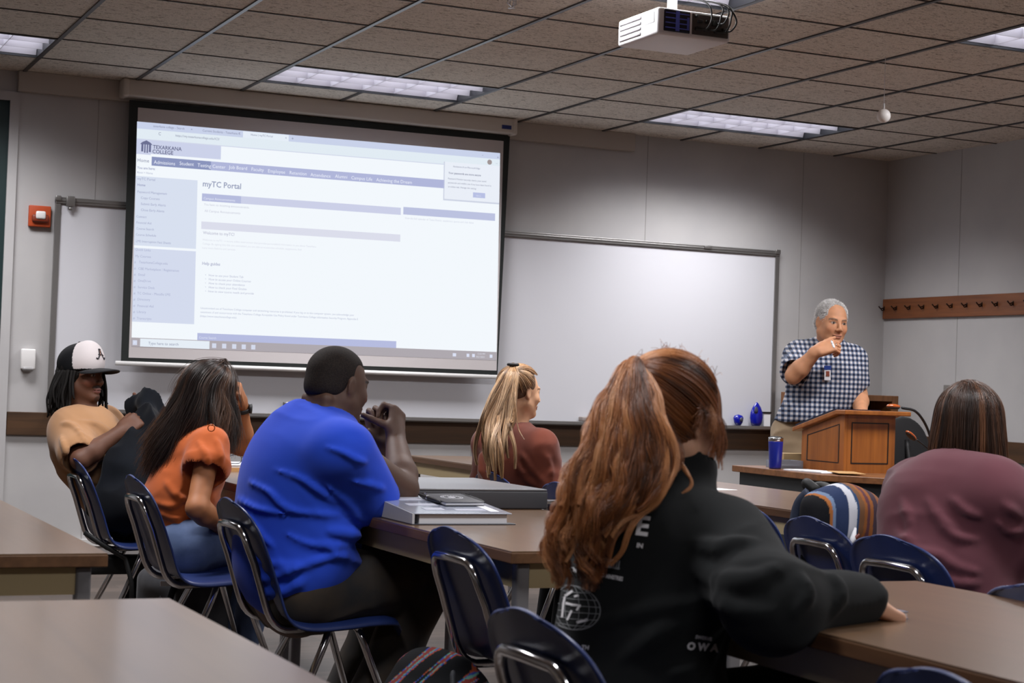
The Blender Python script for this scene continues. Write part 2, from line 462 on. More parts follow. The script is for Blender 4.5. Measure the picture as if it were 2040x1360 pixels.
for i in range(-7, 10):
    for j in range(-1, 21):
        if (i, j) in holes: continue
        x0 = max(i*T, XL); x1 = min((i+1)*T, XR); y1 = min(GY0-j*T, 0.0); y0 = max(GY0-(j+1)*T, YB)
        if x1 <= x0 or y1 <= y0: continue
        cm.box((x0, y0, H), (x1, y1, H+0.02))
struct(obj('ceiling', cm, m_ceil))
struct(obj('ceiling_slab', MB().box((XL, YB, H+0.22), (XR, 0, H+0.3)), m_black)).name = 'ceiling_2'
m_tee = mat('grid_tee', srgb(74, 76, 80), 0.35, metal=0.6)
m_tee2 = mat('grid_reveal', srgb(52, 44, 40), 0.7)
gm = MB(); gm2 = MB()
cuts = {c+1: [(GY0-(r_+1)*T, GY0-r_*T) for cc, r_ in lights if cc == c] for c in (-2, 2, 6)}
for i in range(-6, 10):
    ye = 0.0
    for a_, b_ in cuts.get(i, []): gm.box((i*T-0.010, b_, H-0.007), (i*T+0.010, ye, H+0.0005)); ye = a_
    gm.box((i*T-0.010, YB, H-0.007), (i*T+0.010, ye, H+0.0005))
for j in range(0, 21): gm2.box((XL, GY0-j*T-0.006, H-0.004), (XR, GY0-j*T+0.006, H+0.0005))
struct(obj('trim_1', gm, m_tee)); struct(obj('trim_2', gm2, m_tee2))

# walls
def wallbox(name, lo, hi, m): return struct(obj(name, MB().box(lo, hi), m))
wallbox('wall_front', (-0.03, 0, 0), (XR+0.1, 0.12, H+0.2), m_wall)
struct(obj('wall_left_front', MB().box((XL, 0, 2.64), (-0.03, 0.12, H+0.2)), m_wall)).name = 'wall_front_2'
wallbox('wall_right', (XR, YB, 0), (XR+0.12, 0, H+0.2), m_wallR)
wallbox('wall_left', (XL-0.12, YB, 0), (XL, 0.12, H+0.2), m_wall)
wallbox('wall_back', (XL, YB-0.12, 0), (XR, YB, H+0.2), m_wall)
sm = MB()
for x in (0.43, 1.63, 2.83, 4.02, 5.24): sm.box((x-0.002, -0.0015, 0.0), (x+0.002, 0.001, H))
struct(obj('trim_3', sm, m_seam))
sm = MB()
for y in (-0.80, -2.02, -3.24, -4.46): sm.box((XR-0.0015, y-0.002, 0), (XR+0.001, y+0.002, H))
struct(obj('trim_4', sm, m_seam))
# door opening at the far left: dark green door in a pale frame
m_door = mat('door_green', srgb(20, 44, 44), 0.5)
dr = struct(obj('door_1', MB().box((-1.12, 0.01, 0.01), (-0.06, 0.05, 2.635)), m_door, bevel=0.003))
fr = MB(); fr.box((-0.066, -0.02, 0), (-0.015, 0.0, 2.68)); fr.box((-0.06, 0.0, 0), (-0.03, 0.12, 2.64)); fr.box((-1.22, -0.02, 0), (-1.12, 0.12, 2.68)); fr.box((-1.12, -0.02, 2.63), (-0.066, -0.0, 2.68))
fr.box((XL, 0.0, 0), (-1.22, 0.12, 2.66)); 
struct(obj('door_1_frame', fr, m_wall)).name = 'trim_5'
# oak chair rail
m_rail = wood('dark_oak_rail', srgb(54, 36, 20), srgb(88, 60, 36), 0.45, 'X', 2.5)
m_railY = wood('oak_rail_side', srgb(54, 36, 20), srgb(88, 60, 36), 0.45, 'Y', 2.5)
struct(obj('trim_6', MB().box((-0.012, -0.022, 0.755), (XR-0.022, 0, 0.885)), m_rail, bevel=0.003))
struct(obj('trim_7', MB().box((XR-0.022, YB, 0.755), (XR, 0, 0.885)), m_railY, bevel=0.003))
m_base = mat('baseboard_white', srgb(206, 204, 202), 0.5)
struct(obj('baseboard_front', MB().box((-0.012, -0.012, 0), (XR, 0, 0.015)).box((-0.012, -0.02, 0.13), (XR, 0, 0.168)), m_base))
struct(obj('baseboard_right', MB().box((XR-0.012, YB, 0), (XR, 0, 0.1)), m_base))
# header board behind the screen housing
struct(obj('trim_8', MB().box((-0.03, -0.05, 2.685), (3.90, 0.0, 2.80)), mat('header_board', srgb(176, 168, 160), 0.7), bevel=0.004))

# troffer lights
m_louv = mat('louvre_white', srgb(205, 203, 212), 0.35, spec=0.6)
m_lamp = mat('lamp_diffuser', (0.6, 0.6, 0.65, 1), 0.5, emit=(0.93, 0.93, 1.0, 1), estr=2.7)
m_house = mat('troffer_frame', srgb(46, 48, 52), 0.4, metal=0.3)
def make_light(label):
    t = thing('ceiling_light', label, 'ceiling light', (0, 0, H), 'recessed troffer lights', rz=0)
    L, W = 1.22, 0.61; z = 0.0
    f = MB()
    for a in ((-L/2, -W/2, L/2, -W/2+0.018), (-L/2, W/2-0.018, L/2, W/2), (-L/2, -W/2, -L/2+0.018, W/2), (L/2-0.018, -W/2, L/2, W/2)):
        f.box((a[0], a[1], -0.006), (a[2], a[3], 0.09))
    f.box((-L/2, -W/2, 0.09), (L/2, W/2, 0.1))
    obj('housing', f, m_house, t)
    g = MB()
    x0, x1, y0, y1 = -L/2+0.02, L/2-0.02, -W/2+0.02, W/2-0.02
    nx, ny = 6, 3
    for i in range(1, nx):
        x = x0+(x1-x0)*i/nx; g.prism([(x-0.0015, -0.0), (x+0.0015, 0.0), (x+0.008, 0.045), (x-0.008, 0.045)], y0, y1, M=Matrix(((1, 0, 0, 0), (0, 0, 1, 0), (0, 1, 0, 0.006), (0, 0, 0, 1))))
    for j in range(1, ny):
        y = y0+(y1-y0)*j/ny; g.prism([(y-0.002, 0.0), (y+0.002, 0.0), (y+0.014, 0.045), (y-0.014, 0.045)], x0, x1, M=Matrix(((0, 0, 1, 0), (1, 0, 0, 0), (0, 1, 0, 0.006), (0, 0, 0, 1))))
    for y, s_ in ((y0, 1), (y1, -1)): g.prism([(y, 0.0), (y+0.001*s_, 0.0), (y+0.02*s_, 0.045), (y, 0.045)], x0, x1, M=Matrix(((0, 0, 1, 0), (1, 0, 0, 0), (0, 1, 0, 0.006), (0, 0, 0, 1))))
    obj('louvre', g, m_louv, t)
    obj('lamp_panel', MB().box((x0, y0, 0.052), (x1, y1, 0.056)), m_lamp, t)
    return t
LAB = {(2, 0): 'recessed fluorescent troffer with white louvre above the top of the projection screen', (6, 0): 'recessed fluorescent troffer with white louvre over the right whiteboard',
       (-2, 0): 'recessed fluorescent troffer cut off by the left edge of the picture', (6, 5): 'recessed fluorescent troffer at the top right corner of the picture',
       (2, 5): 'recessed fluorescent troffer at the top edge directly above the projector'}
src = None; LS = []
for c, r_ in lights:
    x = (c+1)*T; y = GY0-(r_+0.5)*T
    if (c, r_) in LAB:
        t = make_light(LAB[(c, r_)]) if src is None else copytree(src)
        src = src or t
        t.location = (x, y, H); t['label'] = LAB[(c, r_)]
    LS.append((x, y))
LIGHT_W = 39.0
for (x, y), (c_, r__) in zip(LS, lights):
    ld = bpy.data.lights.new('troffer_glow', 'AREA'); ld.shape = 'RECTANGLE'; ld.size = 1.1; ld.size_y = 0.5; ld.energy = LIGHT_W*{0: 0.82, 5: 1.2, 10: 0.8, 15: 0.6}[r__]; ld.color = (0.985, 0.975, 1.0); ld.spread = math.radians(134 if r__ == 0 else 156)
    lo = bpy.data.objects.new('troffer_glow', ld); COL.objects.link(lo); lo.location = (x, y, H-0.012)
w = bpy.data.worlds.new('world'); SC.world = w; w.use_nodes = True; w.node_tree.nodes['Background'].inputs[0].default_value = (0.5, 0.52, 0.56, 1); w.node_tree.nodes['Background'].inputs[1].default_value = 0.05

# ------------------------------------------------------------------ whiteboard
m_wb = mat('whiteboard_face', srgb(206, 206, 211), 0.25, spec=0.4)
wb = thing('whiteboard', 'long white dry-erase board with aluminium frame across the front wall behind the screen', 'whiteboard', (2.62, 0, 0.90))
obj('panel', MB().box((0.22, -0.02, 0.90), (5.03, -0.002, 2.08)), m_wb, wb)
f = MB(); f.box((0.205, -0.03, 0.90), (0.235, -0.002, 2.10)); f.box((5.02, -0.03, 0.90), (5.05, -0.002, 2.10)); f.box((0.205, -0.034, 2.072), (5.05, -0.002, 2.107)); f.box((0.205, -0.038, 2.085), (5.05, -0.034, 2.095)); f.box((0.205, -0.03, 0.885), (5.05, -0.002, 0.905))
obj('frame', f, m_alu, wb, bevel=0.002)
obj('marker_tray', MB().box((0.22, -0.085, 0.893), (5.05, -0.002, 0.905)).box((0.22, -0.09, 0.893), (5.05, -0.083, 0.915)), m_alu, wb, bevel=0.002)
c = MB(); c.rbox((0.26, -0.055, 2.055), (0.31, -0.034, 2.115), 0.006); c.lathe([(0.0, -0.012), (0.012, -0.008), (0.012, 0.004), (0.004, 0.01)], (0.285, -0.045, 2.045), 12); c.rbox((0.2, -0.045, 2.085), (0.235, -0.03, 2.115), 0.006)
obj('map_rail_clip', c, m_alu, wb)
c = MB(); c.rbox((4.45, -0.045, 2.085), (4.51, -0.034, 2.108), 0.004); c.rbox((5.01, -0.045, 2.085), (5.05, -0.03, 2.115), 0.005)
obj('end_cap', c, m_alu, wb)

# things on the tray
m_blue = mat('glossy_blue', srgb(10, 22, 150), 0.2, coat=0.5)
m_blued = mat('blue_inset', srgb(70, 72, 90), 0.4)
e = thing('magnetic_clip', 'large blue teardrop shaped holder standing on the whiteboard tray', 'holder', (4.885, -0.06, 0.915))
bp_ = [(0.001, 0), (0.03, 0.0), (0.043, 0.02), (0.05, 0.055), (0.046, 0.09), (0.032, 0.125), (0.012, 0.152), (0.001, 0.16)]
obj('body', MB().lathe(bp_, (4.885, -0.062, 0.915), 24, sy=0.5), m_blue, e)
obj('inset', MB().lathe([(0.001, -0.02), (0.013, -0.017), (0.016, 0), (0.01, 0.02), (0.001, 0.026)], (4.868, -0.083, 1.02), 14, sy=0.35), m_blued, e)
e['category'] = 'holder'; e.name = 'blue_holder'
e = thing('blue_holder', 'small blue rounded cup lying on the whiteboard tray left of the teardrop one', 'holder', (4.745, -0.06, 0.915))
obj('body', MB().lathe([(0.001, 0), (0.018, 0.0), (0.032, 0.02), (0.038, 0.05), (0.03, 0.066), (0.001, 0.074)], (4.745, -0.06, 0.915), 20, sy=0.6), m_blue, e)
obj('inset', MB().lathe([(0.001, -0.01), (0.012, -0.006), (0.014, 0.008), (0.001, 0.02)], (4.755, -0.083, 0.952), 12, sy=0.35), m_blued, e)
e = thing('spray_bottle', 'small white label card with dark top at the right end of the tray', 'card', (4.975, -0.06, 0.915))
obj('card_sheet', MB().box((4.95, -0.055, 0.915), (5.0, -0.04, 1.0)), m_paper, e)
obj('top_strip', MB().box((4.94, -0.058, 1.0), (5.005, -0.038, 1.012)), m_dark, e); e.name = 'label_card'
tag(obj('board_eraser', MB().rbox((3.56, -0.085, 0.915), (3.66, -0.03, 0.945), 0.006), mat('eraser_felt', srgb(150, 140, 135), 0.8)), 'small grey felt eraser on the whiteboard tray between the two ponytailed women', 'eraser')
e = thing('board_marker', 'short black and silver canister on the tray behind the blue shirted man', 'canister', (1.60, -0.05, 0.915))
obj('body', MB().lathe([(0.022, 0), (0.022, 0.055)], (1.60, -0.055, 0.915), 16), m_dark, e); obj('lid', MB().lathe([(0.023, 0.055), (0.023, 0.068), (0.001, 0.07)], (1.60, -0.055, 0.915), 16), m_alu, e); e.name = 'canister'

# fire alarm strobe, motion sensor
e = thing('fire_alarm', 'orange red square fire alarm with clear strobe on the wall left of the whiteboard', 'alarm', (0.12, -0.03, 1.99))
m_red = mat('alarm_red', srgb(176, 70, 28), 0.5)
obj('backplate', MB().rbox((0.06, -0.03, 1.93), (0.182, 0, 2.05), 0.006), m_red, e)
obj('strobe_housing', MB().rbox((0.075, -0.052, 1.955), (0.17, -0.025, 2.0), 0.012), mat('alarm_dark', srgb(120, 44, 20), 0.5), e)
obj('strobe_lens', MB().rbox((0.095, -0.06, 1.972), (0.15, -0.04, 2.018), 0.01), mat('strobe', srgb(225, 222, 220), 0.15, coat=1), e)
e = thing('motion_sensor', 'small white wall sensor box left of the man in the cap', 'sensor', (0.09, -0.03, 1.12))
obj('case', MB().rbox((0.05, -0.035, 1.125), (0.13, 0, 1.24), 0.008), m_white, e); obj('lens', MB().rbox((0.058, -0.045, 1.115), (0.122, -0.02, 1.14), 0.012), mat('sensor_lens', srgb(150, 148, 148), 0.3), e)

# ------------------------------------------------------------------ projection screen with the projected page
YS = -0.10
TL, TR, BL, BR = (0.635, 2.685), (3.035, 2.705), (0.645, 1.195), (3.02, 1.205)
def q4(pxl): p = on(pxl[0], pxl[1], 1, YS); return (p[0], p[2])
TL, TR, BL, BR = q4((258, 199)), q4((1016, 269)), q4((241, 719)), q4((991, 747))
iTL, iTR, iBL, iBR = q4((275, 214)), q4((1003, 281)), q4((256, 712)), q4((989, 738))
ps = thing('projection_screen', 'large pull-down projection screen with black border showing a bright web page', 'projection screen', (1.82, YS, 1.2))
m_scr = mat('screen_fabric', srgb(196, 190, 190), 0.8)
m_scrb = mat('screen_border', srgb(16, 22, 20), 0.7)
def quad(mb, pts, y, th=0.0, mi=0):
    vs = [(p[0], y, p[1]) for p in pts]
    if th:
        vs += [(p[0], y+th, p[1]) for p in pts]
        return mb.add(vs, [(0, 1, 2, 3), (7, 6, 5, 4), (0, 4, 5, 1), (1, 5, 6, 2), (2, 6, 7, 3), (3, 7, 4, 0)], mi)
    return mb.add(vs, [(0, 1, 2, 3)], mi)
obj('border', quad(MB(), [BL, BR, TR, TL], YS, 0.003), m_scrb, ps)
surf = obj('screen_surface', quad(MB(), [iBL, iBR, iTR, iTL], YS-0.0015), m_scr, ps)
hx0, hx1 = on(246, 190, 1, -0.17)[0], on(1030, 260, 1, -0.17)[0]
hb = MB(); hb.rbox((hx0, -0.17, 2.70), (hx1, -0.052, 2.797), 0.012)
for s_ in (hx0, hx1-0.03): hb.rbox((s_-0.004, -0.176, 2.694), (s_+0.034, -0.052, 2.799), 0.014)
obj('housing', hb, mat('housing_white', srgb(196, 188, 180), 0.5), ps)
p = on(1000, 250, 1, -0.17); p2 = on(1019, 258, 1, -0.17)
obj('maker_label', MB().box((p[0], -0.1725, p2[2]), (p2[0]-0.002, -0.169, p2[2]+0.024)), mat('label_blue', srgb(24, 40, 110), 0.4), ps)
obj('bottom_bar', MB().tube([(BL[0]-0.03, YS, BL[1]-0.012), (BR[0]+0.02, YS, BR[1]-0.012)], 0.013, 12), m_white, ps)
# picture area: bilinear page coordinates u (0 left..1 right), v (0 bottom..1 top)
pg = [np.array(q4(q)) for q in ((262, 672), (989, 701), (996, 305), (273, 242))]     # BL BR TR TL of bright page
def pt(u, v, dy):
    a = pg[0]*(1-u)+pg[1]*u; b_ = pg[3]*(1-u)+pg[2]*u; c_ = a*(1-v)+b_*v
    return (c_[0], YS-0.002-dy, c_[1])
def em(name, rgb, s=1.0):
    m = bpy.data.materials.new(name); m.use_nodes = True; nt = m.node_tree; nt.nodes.clear()
    e_ = nt.nodes.new('ShaderNodeEmission'); e_.inputs[0].default_value = srgb(*rgb); e_.inputs[1].default_value = s; o_ = nt.nodes.new('ShaderNodeOutputMaterial'); nt.links.new(e_.outputs[0], o_.inputs[0]); return m
ES = 0.84
def prect(mb, x0, y0, x1, y1, dy):    # rectangle given in page fractions measured down from the top
    return mb.add([pt(x0, 1-y1, dy), pt(x1, 1-y1, dy), pt(x1, 1-y0, dy), pt(x0, 1-y0, dy)], [(0, 1, 2, 3)])
page = obj('projected_page', prect(MB(), 0, 0, 1, 1, 0.0), em('page_light', (244, 249, 254), 0.85), ps)
def sub(name, rects, rgb, dy):
    m_ = MB()
    for r_ in rects: prect(m_, *r_, dy)
    return obj(name, m_, em(name+'_light', rgb, ES), page)
# coordinates helper: photo pixel -> page fraction (inverse bilinear)
def pf(px, py):
    q = np.array(q4((px, py))); u, v_ = 0.5, 0.5
    for _ in range(12):
        a = pg[0]*(1-u)+pg[1]*u; b_ = pg[3]*(1-u)+pg[2]*u; c_ = a*(1-v_)+b_*v_
        Ju = (pg[1]-pg[0])*(1-v_)+(pg[2]-pg[3])*v_; Jv = b_-a
        dd = np.linalg.solve(np.stack([Ju, Jv], 1), q-c_); u += dd[0]; v_ += dd[1]
    return u, 1-v_
def R_(x0, y0, x1, y1): a = pf(x0, y0); b_ = pf(x1, y1); return (a[0], a[1], b_[0], b_[1])
sub('tab_strip', [(0, 0, 1, 0.032)], (203, 212, 236), 0.0004)
sub('active_tab', [(pf(484, 262)[0], 0.002, pf(575, 270)[0], 0.032)], (232, 240, 250), 0.0008)
sub('address_bar', [(0, 0.032, 1, 0.078)], (228, 238, 246), 0.0004)
sub('address_rule', [(0, 0.078, 1, 0.082)], (212, 218, 236), 0.0006)
sub('banner_photo', [(0.0, 0.082, pf(300, 310)[0], 0.15), (0.0, 0.082, pf(440, 300)[0], 0.145)], (206, 212, 236), 0.0004)
mN = MB(); a0 = pf(302, 318); a1 = pf(888, 374)
yn0, yn1 = pf(302, 312)[1], pf(302, 328)[1]
sub('menu_bar', [(a0[0], yn0, a1[0], yn1+0.004)], (178, 184, 220), 0.0006)
sub('menu_bar_left', [(a0[0], yn0, pf(420, 330)[0], yn1+0.004)], (140, 150, 190), 0.0009)
sx1 = pf(390, 500)[0]
sub('side_panel', [(0, pf(270, 350)[1], sx1, pf(262, 488)[1])], (218, 226, 242), 0.0004)
sub('side_panel_lower', [(0, pf(262, 493)[1], sx1, pf(255, 640)[1])], (214, 221, 240), 0.0004)
u4, u8, u8b, u9 = pf(402, 400)[0], pf(798, 430)[0], pf(803, 430)[0], pf(986, 430)[0]
sub('heading_bar', [(u4, pf(402, 385)[1], u8, pf(402, 400)[1])], (206, 210, 234), 0.0006)
sub('heading_bar_left', [(u4, pf(402, 385)[1], pf(480, 395)[0], pf(402, 400)[1])], (184, 190, 224), 0.0009)
sub('heading_bar_right', [(u8b, pf(803, 412)[1], u9, pf(803, 427)[1])], (190, 196, 226), 0.0006)
sub('heading_bar_middle', [(u4, pf(402, 441)[1], u8, pf(402, 456)[1])], (222, 224, 238), 0.0006)
ub0 = pf(393, 665); ub1 = pf(789, 692)
sub('footer_bar', [(ub0[0], pf(393, 663)[1], ub1[0], 1.0)], (184, 190, 226), 0.0006)
pb = R_(886, 322, 996, 404)
sub('popup_shadow', [(pb[0]-0.003, 0.066, 1, pf(886, 399)[1])], (208, 214, 230), 0.0006)
sub('popup', [(pb[0], 0.066, 1, pf(886, 396)[1])], (236, 241, 250), 0.001)
bt = R_(942, 383, 966, 395); sub('popup_button', [(bt[0], bt[1], bt[2], bt[3])], (186, 194, 230), 0.0014)
tb0 = pf(262, 672)[1]
tbar = MB(); prect(tbar, 0, 1.0, 1, 1.042, 0.0003); tbo = obj('task_bar', tbar, em('task_light', (176, 170, 176), 0.84), page)
prect_s = MB(); prect(prect_s, pf(279, 680)[0], 1.003, pf(417, 690)[0], 1.040, 0.0008); obj('search_box', prect_s, em('search_light', (232, 240, 248), 0.84), page)
ic = MB()
for px in (268, 426, 446, 466, 485, 504): u_ = pf(px, 688)[0]; prect(ic, u_-0.005, 1.012, u_+0.006, 1.034, 0.0008)
ic = MB()
for px in (268, 426, 446, 466, 485, 504):
    u_ = pf(px, 688)[0]; obj('task_icon', prect(MB(), u_-0.005, 1.012, u_+0.006, 1.034, 0.0008), em('icon_light', (214, 220, 238), 0.84), page)
prect(ic, pf(268, 688)[0]-0.001, 1.02, pf(268, 688)[0]+0.001, 1.024, 0.0012)
obj('start_mark', ic, em('icon_light', (214, 220, 238), 1.0), page)
ic = MB()
for px, w_ in ((905, 5), (932, 4), (943, 4), (978, 4)): u_ = pf(px, 705)[0]; prect(ic, u_-w_*0.001, 1.014, u_+w_*0.001, 1.03, 0.0008)
obj('tray_icons', ic, em('tray_light', (205, 210, 228), 1.0), page)
ic = MB(); u_, v_ = pf(975, 323)
c0 = pt(u_, 1-v_, 0.0014); ic.add([(c0[0]+0.016*math.cos(k*PI/8), c0[1], c0[2]+0.016*math.sin(k*PI/8)) for k in range(16)], [tuple(range(16))])
obj('profile_picture', ic, em('profile_light', (150, 140, 140), 1.0), page)
# lettering; the washed-out light of the page's middle is put into paler inks
def T_(s, px, py, hpx, off=0.0):      # text with baseline start at photo pixel, cap height hpx
    u_, v_ = pf(px, py); o_ = np.array(pt(u_, 1-v_, 0.0018)); a_ = np.array(pt(u_+0.05, 1-v_, 0.0018)); ex = a_-o_; ex /= np.linalg.norm(ex)
    return (s, o_, ex*0.94, (0, 0, 1), hpx*0.00305*1.0, off)
def letters(name, items, rgb):
    m_ = em(name+'_ink', rgb, 0.86)
    for i in items: link(name, textmesh([T_(*i)], name), m_, page)
letters('logo_text', [('TEXARKANA', 304, 296, 10, 0.02), ('COLLEGE', 303, 305, 10, 0.02)], (104, 108, 140))
letters('browser_text', [('texarkana college - Search', 305, 253, 6.0), ('Current Students - Texarkana C', 403, 262, 6.0), ('Home | myTC Portal', 499, 270, 5.5), ('https://my.texarkanacollege.edu/ICS/', 349, 272, 6.2), ('x', 380, 259, 6), ('x', 475, 267, 6), ('x', 568, 276, 6), ('+', 580, 279, 9), ('C', 315, 269, 8), ('-', 960, 311, 8), ('x', 990, 315, 7), ('...', 987, 326, 7)], (128, 132, 160))
letters('menu_text', [('Home', 273, 322, 9.5)], (120, 126, 160))
letters('menu_text_white', [('Admissions', 306, 326, 9.5), ('Student', 357, 328.5, 9.5), ('Testing Center', 393, 332, 9.5), ('Job Board', 456, 336, 9.5), ('Faculty', 500, 340, 9.5), ('Employee', 533, 343.5, 9.5), ('Retention', 576, 347, 9.5), ('Attendance', 618, 351, 9.5), ('Alumni', 667, 354, 9.5), ('Campus Life', 699, 357, 9.5), ('Achieving the Dream', 749, 361, 9.5)], (236, 240, 252))
letters('title_text', [('myTC Portal', 403, 371, 15.5, 0.015)], (150, 158, 186))
side = [('You are here:', 273, 336, 6.5, 0.02), ('Root > Home', 273, 345, 5.5), ('myTC Portal', 273, 358, 7), ('Home', 273, 370, 6.5, 0.02), ('Password Management', 273, 384, 6.5), ('Copy Courses', 280, 396, 6.5), ('Submit Early Alerts', 280, 408, 6.5), ('Close Early Alerts', 280, 420, 6.5), ('Connect', 271, 433, 6), ('Financial Aid', 271, 445, 6), ('Course Search', 271, 457, 6), ('Course Schedule', 270, 469, 6), ('LMS Interruption Fact Sheets', 270, 482, 6)]
letters('side_text', side, (158, 164, 196))
lw = [('Quick Links', 269, 499, 6.5), ('My Courses', 269, 512, 6.5), ('TexarkanaCollege.edu', 276, 524, 6.5), ('CBE Marketplace / Registration', 275, 537, 6.5), ('Email', 275, 549, 6.5), ('OneDrive', 274, 561, 6.5), ('Service Desk', 274, 574, 6.5), ('TC Online - Moodle LMS', 273, 586, 6.5), ('Directory', 273, 598, 6.5), ('Financial Aid', 273, 611, 6.5), ('Library', 272, 623, 6.5), ('Transcripts', 272, 636, 6.5)]
letters('side_text_lower', lw+[('#', 267-i*0.25, 524+12.4*i, 6) for i in range(10)], (168, 174, 204))
letters('heading_text', [('Campus Announcements', 405, 397, 6.5)], (232, 236, 250))
letters('body_text', [('You have no incoming announcements.', 406, 409, 6), ('All Campus Announcements', 407, 422, 6.5), ('Welcome to myTC!', 404, 466, 8, 0.02)], (198, 200, 216))
letters('welcome_text', [('Welcome to myTC - a secure online environment that provides personalized information to you about Texarkana', 403, 479, 5.2), ('College. By signing into this one centralized, you are able to access class schedule, assignments, find', 403, 487, 5.2), ('many more features and services.', 402, 495, 5.2)], (216, 218, 230))
letters('guide_text', [('Help guides', 402, 527, 8, 0.02), ('How to use your Student Tab', 415, 550, 6), ('How to access your Online Courses', 415, 558, 6), ('How to check your attendance', 415, 566, 6), ('How to check your Final Grades', 415, 574, 6), ('How to view course needs and provide', 414, 582, 6)]+[('.', 408, 548+8*i, 12) for i in range(5)], (180, 184, 208))
letters('policy_text', [('Unauthorized use of Texarkana College computer and networking resources is prohibited. If you log on to this computer system, you acknowledge your', 399, 615, 5.3), ('awareness of and concurrence with the Texarkana College Acceptable Use Policy found under Texarkana College Information Security Program, Appendix E', 399, 623, 5.3), ('(https://www.texarkanacollege.edu).', 398, 631, 5.3)], (178, 184, 208))
letters('calendar_text', [('View the full calendar of Texas Events: academics, sports and club dates', 806, 436, 5.5)], (206, 210, 226))
letters('popup_text', [('Assistance from Microsoft Edge', 902, 333, 5), ('Your passwords are more secure', 893, 346, 5.6, 0.02), ('Password Monitor securely checks your saved', 892, 357, 4.8), ('passwords and notifies you if any have been found in', 892, 365, 4.8), ('an online leak. Manage this setting', 892, 373, 4.8)], (130, 134, 160))
letters('footer_text', [('Course Search', 396, 674, 6), ('Got it', 948, 391, 4.5)], (226, 230, 246))
letters('task_text', [('Type here to search', 295, 686, 7.5)], (140, 146, 172))
letters('clock_text', [('12:32 PM', 950, 706, 5), ('9/21/2023', 948, 712, 5)], (222, 224, 236))
# college mark: three-column tower glyph
gl = MB(); u_, v_ = pf(291, 292); c0 = np.array(pt(u_, 1-v_, 0.0018))
for dx, w_, z0, z1 in ((-0.022, 0.006, -0.03, 0.012), (-0.007, 0.004, -0.036, 0.014), (0.007, 0.004, -0.036, 0.014), (0.022, 0.006, -0.03, 0.012)):
    gl.add([(c0[0]+dx-w_, c0[1], c0[2]+z0), (c0[0]+dx+w_, c0[1], c0[2]+z0), (c0[0]+dx+w_, c0[1], c0[2]+z1), (c0[0]+dx-w_, c0[1], c0[2]+z1)], [(0, 1, 2, 3)])
gl.add([(c0[0]-0.036, c0[1], c0[2]+0.012), (c0[0]+0.036, c0[1], c0[2]+0.012), (c0[0]+0.024, c0[1], c0[2]+0.024), (c0[0], c0[1], c0[2]+0.036), (c0[0]-0.024, c0[1], c0[2]+0.024)], [(0, 1, 2, 3, 4)])
obj('logo_mark', gl, em('logo_ink', (100, 104, 136), 1.0), page)

# ------------------------------------------------------------------ projector hanging from the ceiling
PX, PY, PZ = 1.865, -4.10, 2.50
pj_ = thing('projector', 'white ceiling-mounted projector with dark connector panel and black cables', 'projector', (PX, PY, PZ))
m_pw = mat('projector_white', srgb(226, 224, 226), 0.45)
X0, X1, Y0, Y1 = 1.715, 2.04, -4.26, -3.93
obj('body', MB().rbox((X0, Y0, PZ), (X1, Y1, PZ+0.105), 0.012, 4), m_pw, pj_)
g = MB()
for i in range(4): g.rbox((X0-0.004, Y0+0.135, PZ+0.016+0.021*i), (X0+0.004, Y1-0.02, PZ+0.027+0.021*i), 0.002)
obj('side_vent', g, mat('vent_grey', srgb(120, 118, 120), 0.5), pj_)
obj('vent_label', MB().box((X0-0.0015, Y0+0.03, PZ+0.05), (X0, Y0+0.11, PZ+0.09)), mat('label_grey', srgb(176, 178, 182), 0.5), pj_)
cp = MB(); cp.rbox((X0+0.025, Y0-0.004, PZ+0.014), (X0+0.14, Y0+0.004, PZ+0.098), 0.003)
obj('rear_grille', cp, mat('grille_navy', srgb(14, 18, 46), 0.25), pj_)
g = MB()
for i in range(4): g.box((X0+0.03, Y0-0.006, PZ+0.026+0.019*i), (X0+0.135, Y0-0.003, PZ+0.030+0.019*i))
g.box((X0+0.075, Y0-0.0055, PZ+0.018), (X0+0.092, Y0-0.004, PZ+0.094)); g.box((X0+0.125, Y0-0.0055, PZ+0.03), (X0+0.135, Y0-0.004, PZ+0.075))
obj('grille_bars', g, mat('grille_blue', srgb(84, 96, 190), 0.3), pj_)
g = MB(); g.rbox((X0+0.15, Y0-0.003, PZ+0.014), (X1-0.012, Y0+0.003, PZ+0.096), 0.003)
obj('connector_panel', g, mat('connector_grey', srgb(70, 62, 58), 0.5), pj_)
g = MB()
for x, z, w_, h_ in ((0.16, 0.03, 0.03, 0.014), (0.2, 0.03, 0.028, 0.014), (0.245, 0.028, 0.03, 0.012), (0.17, 0.06, 0.02, 0.012), (0.205, 0.062, 0.012, 0.012), (0.235, 0.055, 0.04, 0.02), (0.16, 0.08, 0.01, 0.01), (0.28, 0.03, 0.02, 0.02)):
    g.rbox((X0+x, Y0-0.018, PZ+z), (X0+x+w_, Y0, PZ+z+h_), 0.003)
obj('plug', g, m_black, pj_)
for k, (xa, zb, dx) in enumerate(((0.175, 0.036, 0.05), (0.215, 0.036, 0.1), (0.26, 0.034, 0.07), (0.25, 0.065, 0.03), (0.285, 0.04, -0.04))):
    pts = catmull([(X0+xa, Y0-0.015, PZ+zb), (X0+xa+0.012, Y0-0.05, PZ+zb-0.005), (X0+xa+0.03, Y0-0.055, PZ+zb+0.04), (X0+xa+dx*0.4, Y0-0.02, PZ+0.14), (1.86, -4.10, 2.70), (1.86, -4.09, 2.795)], 6)
    obj('cable', MB().tube(pts, 0.0035, 8), m_black, pj_)
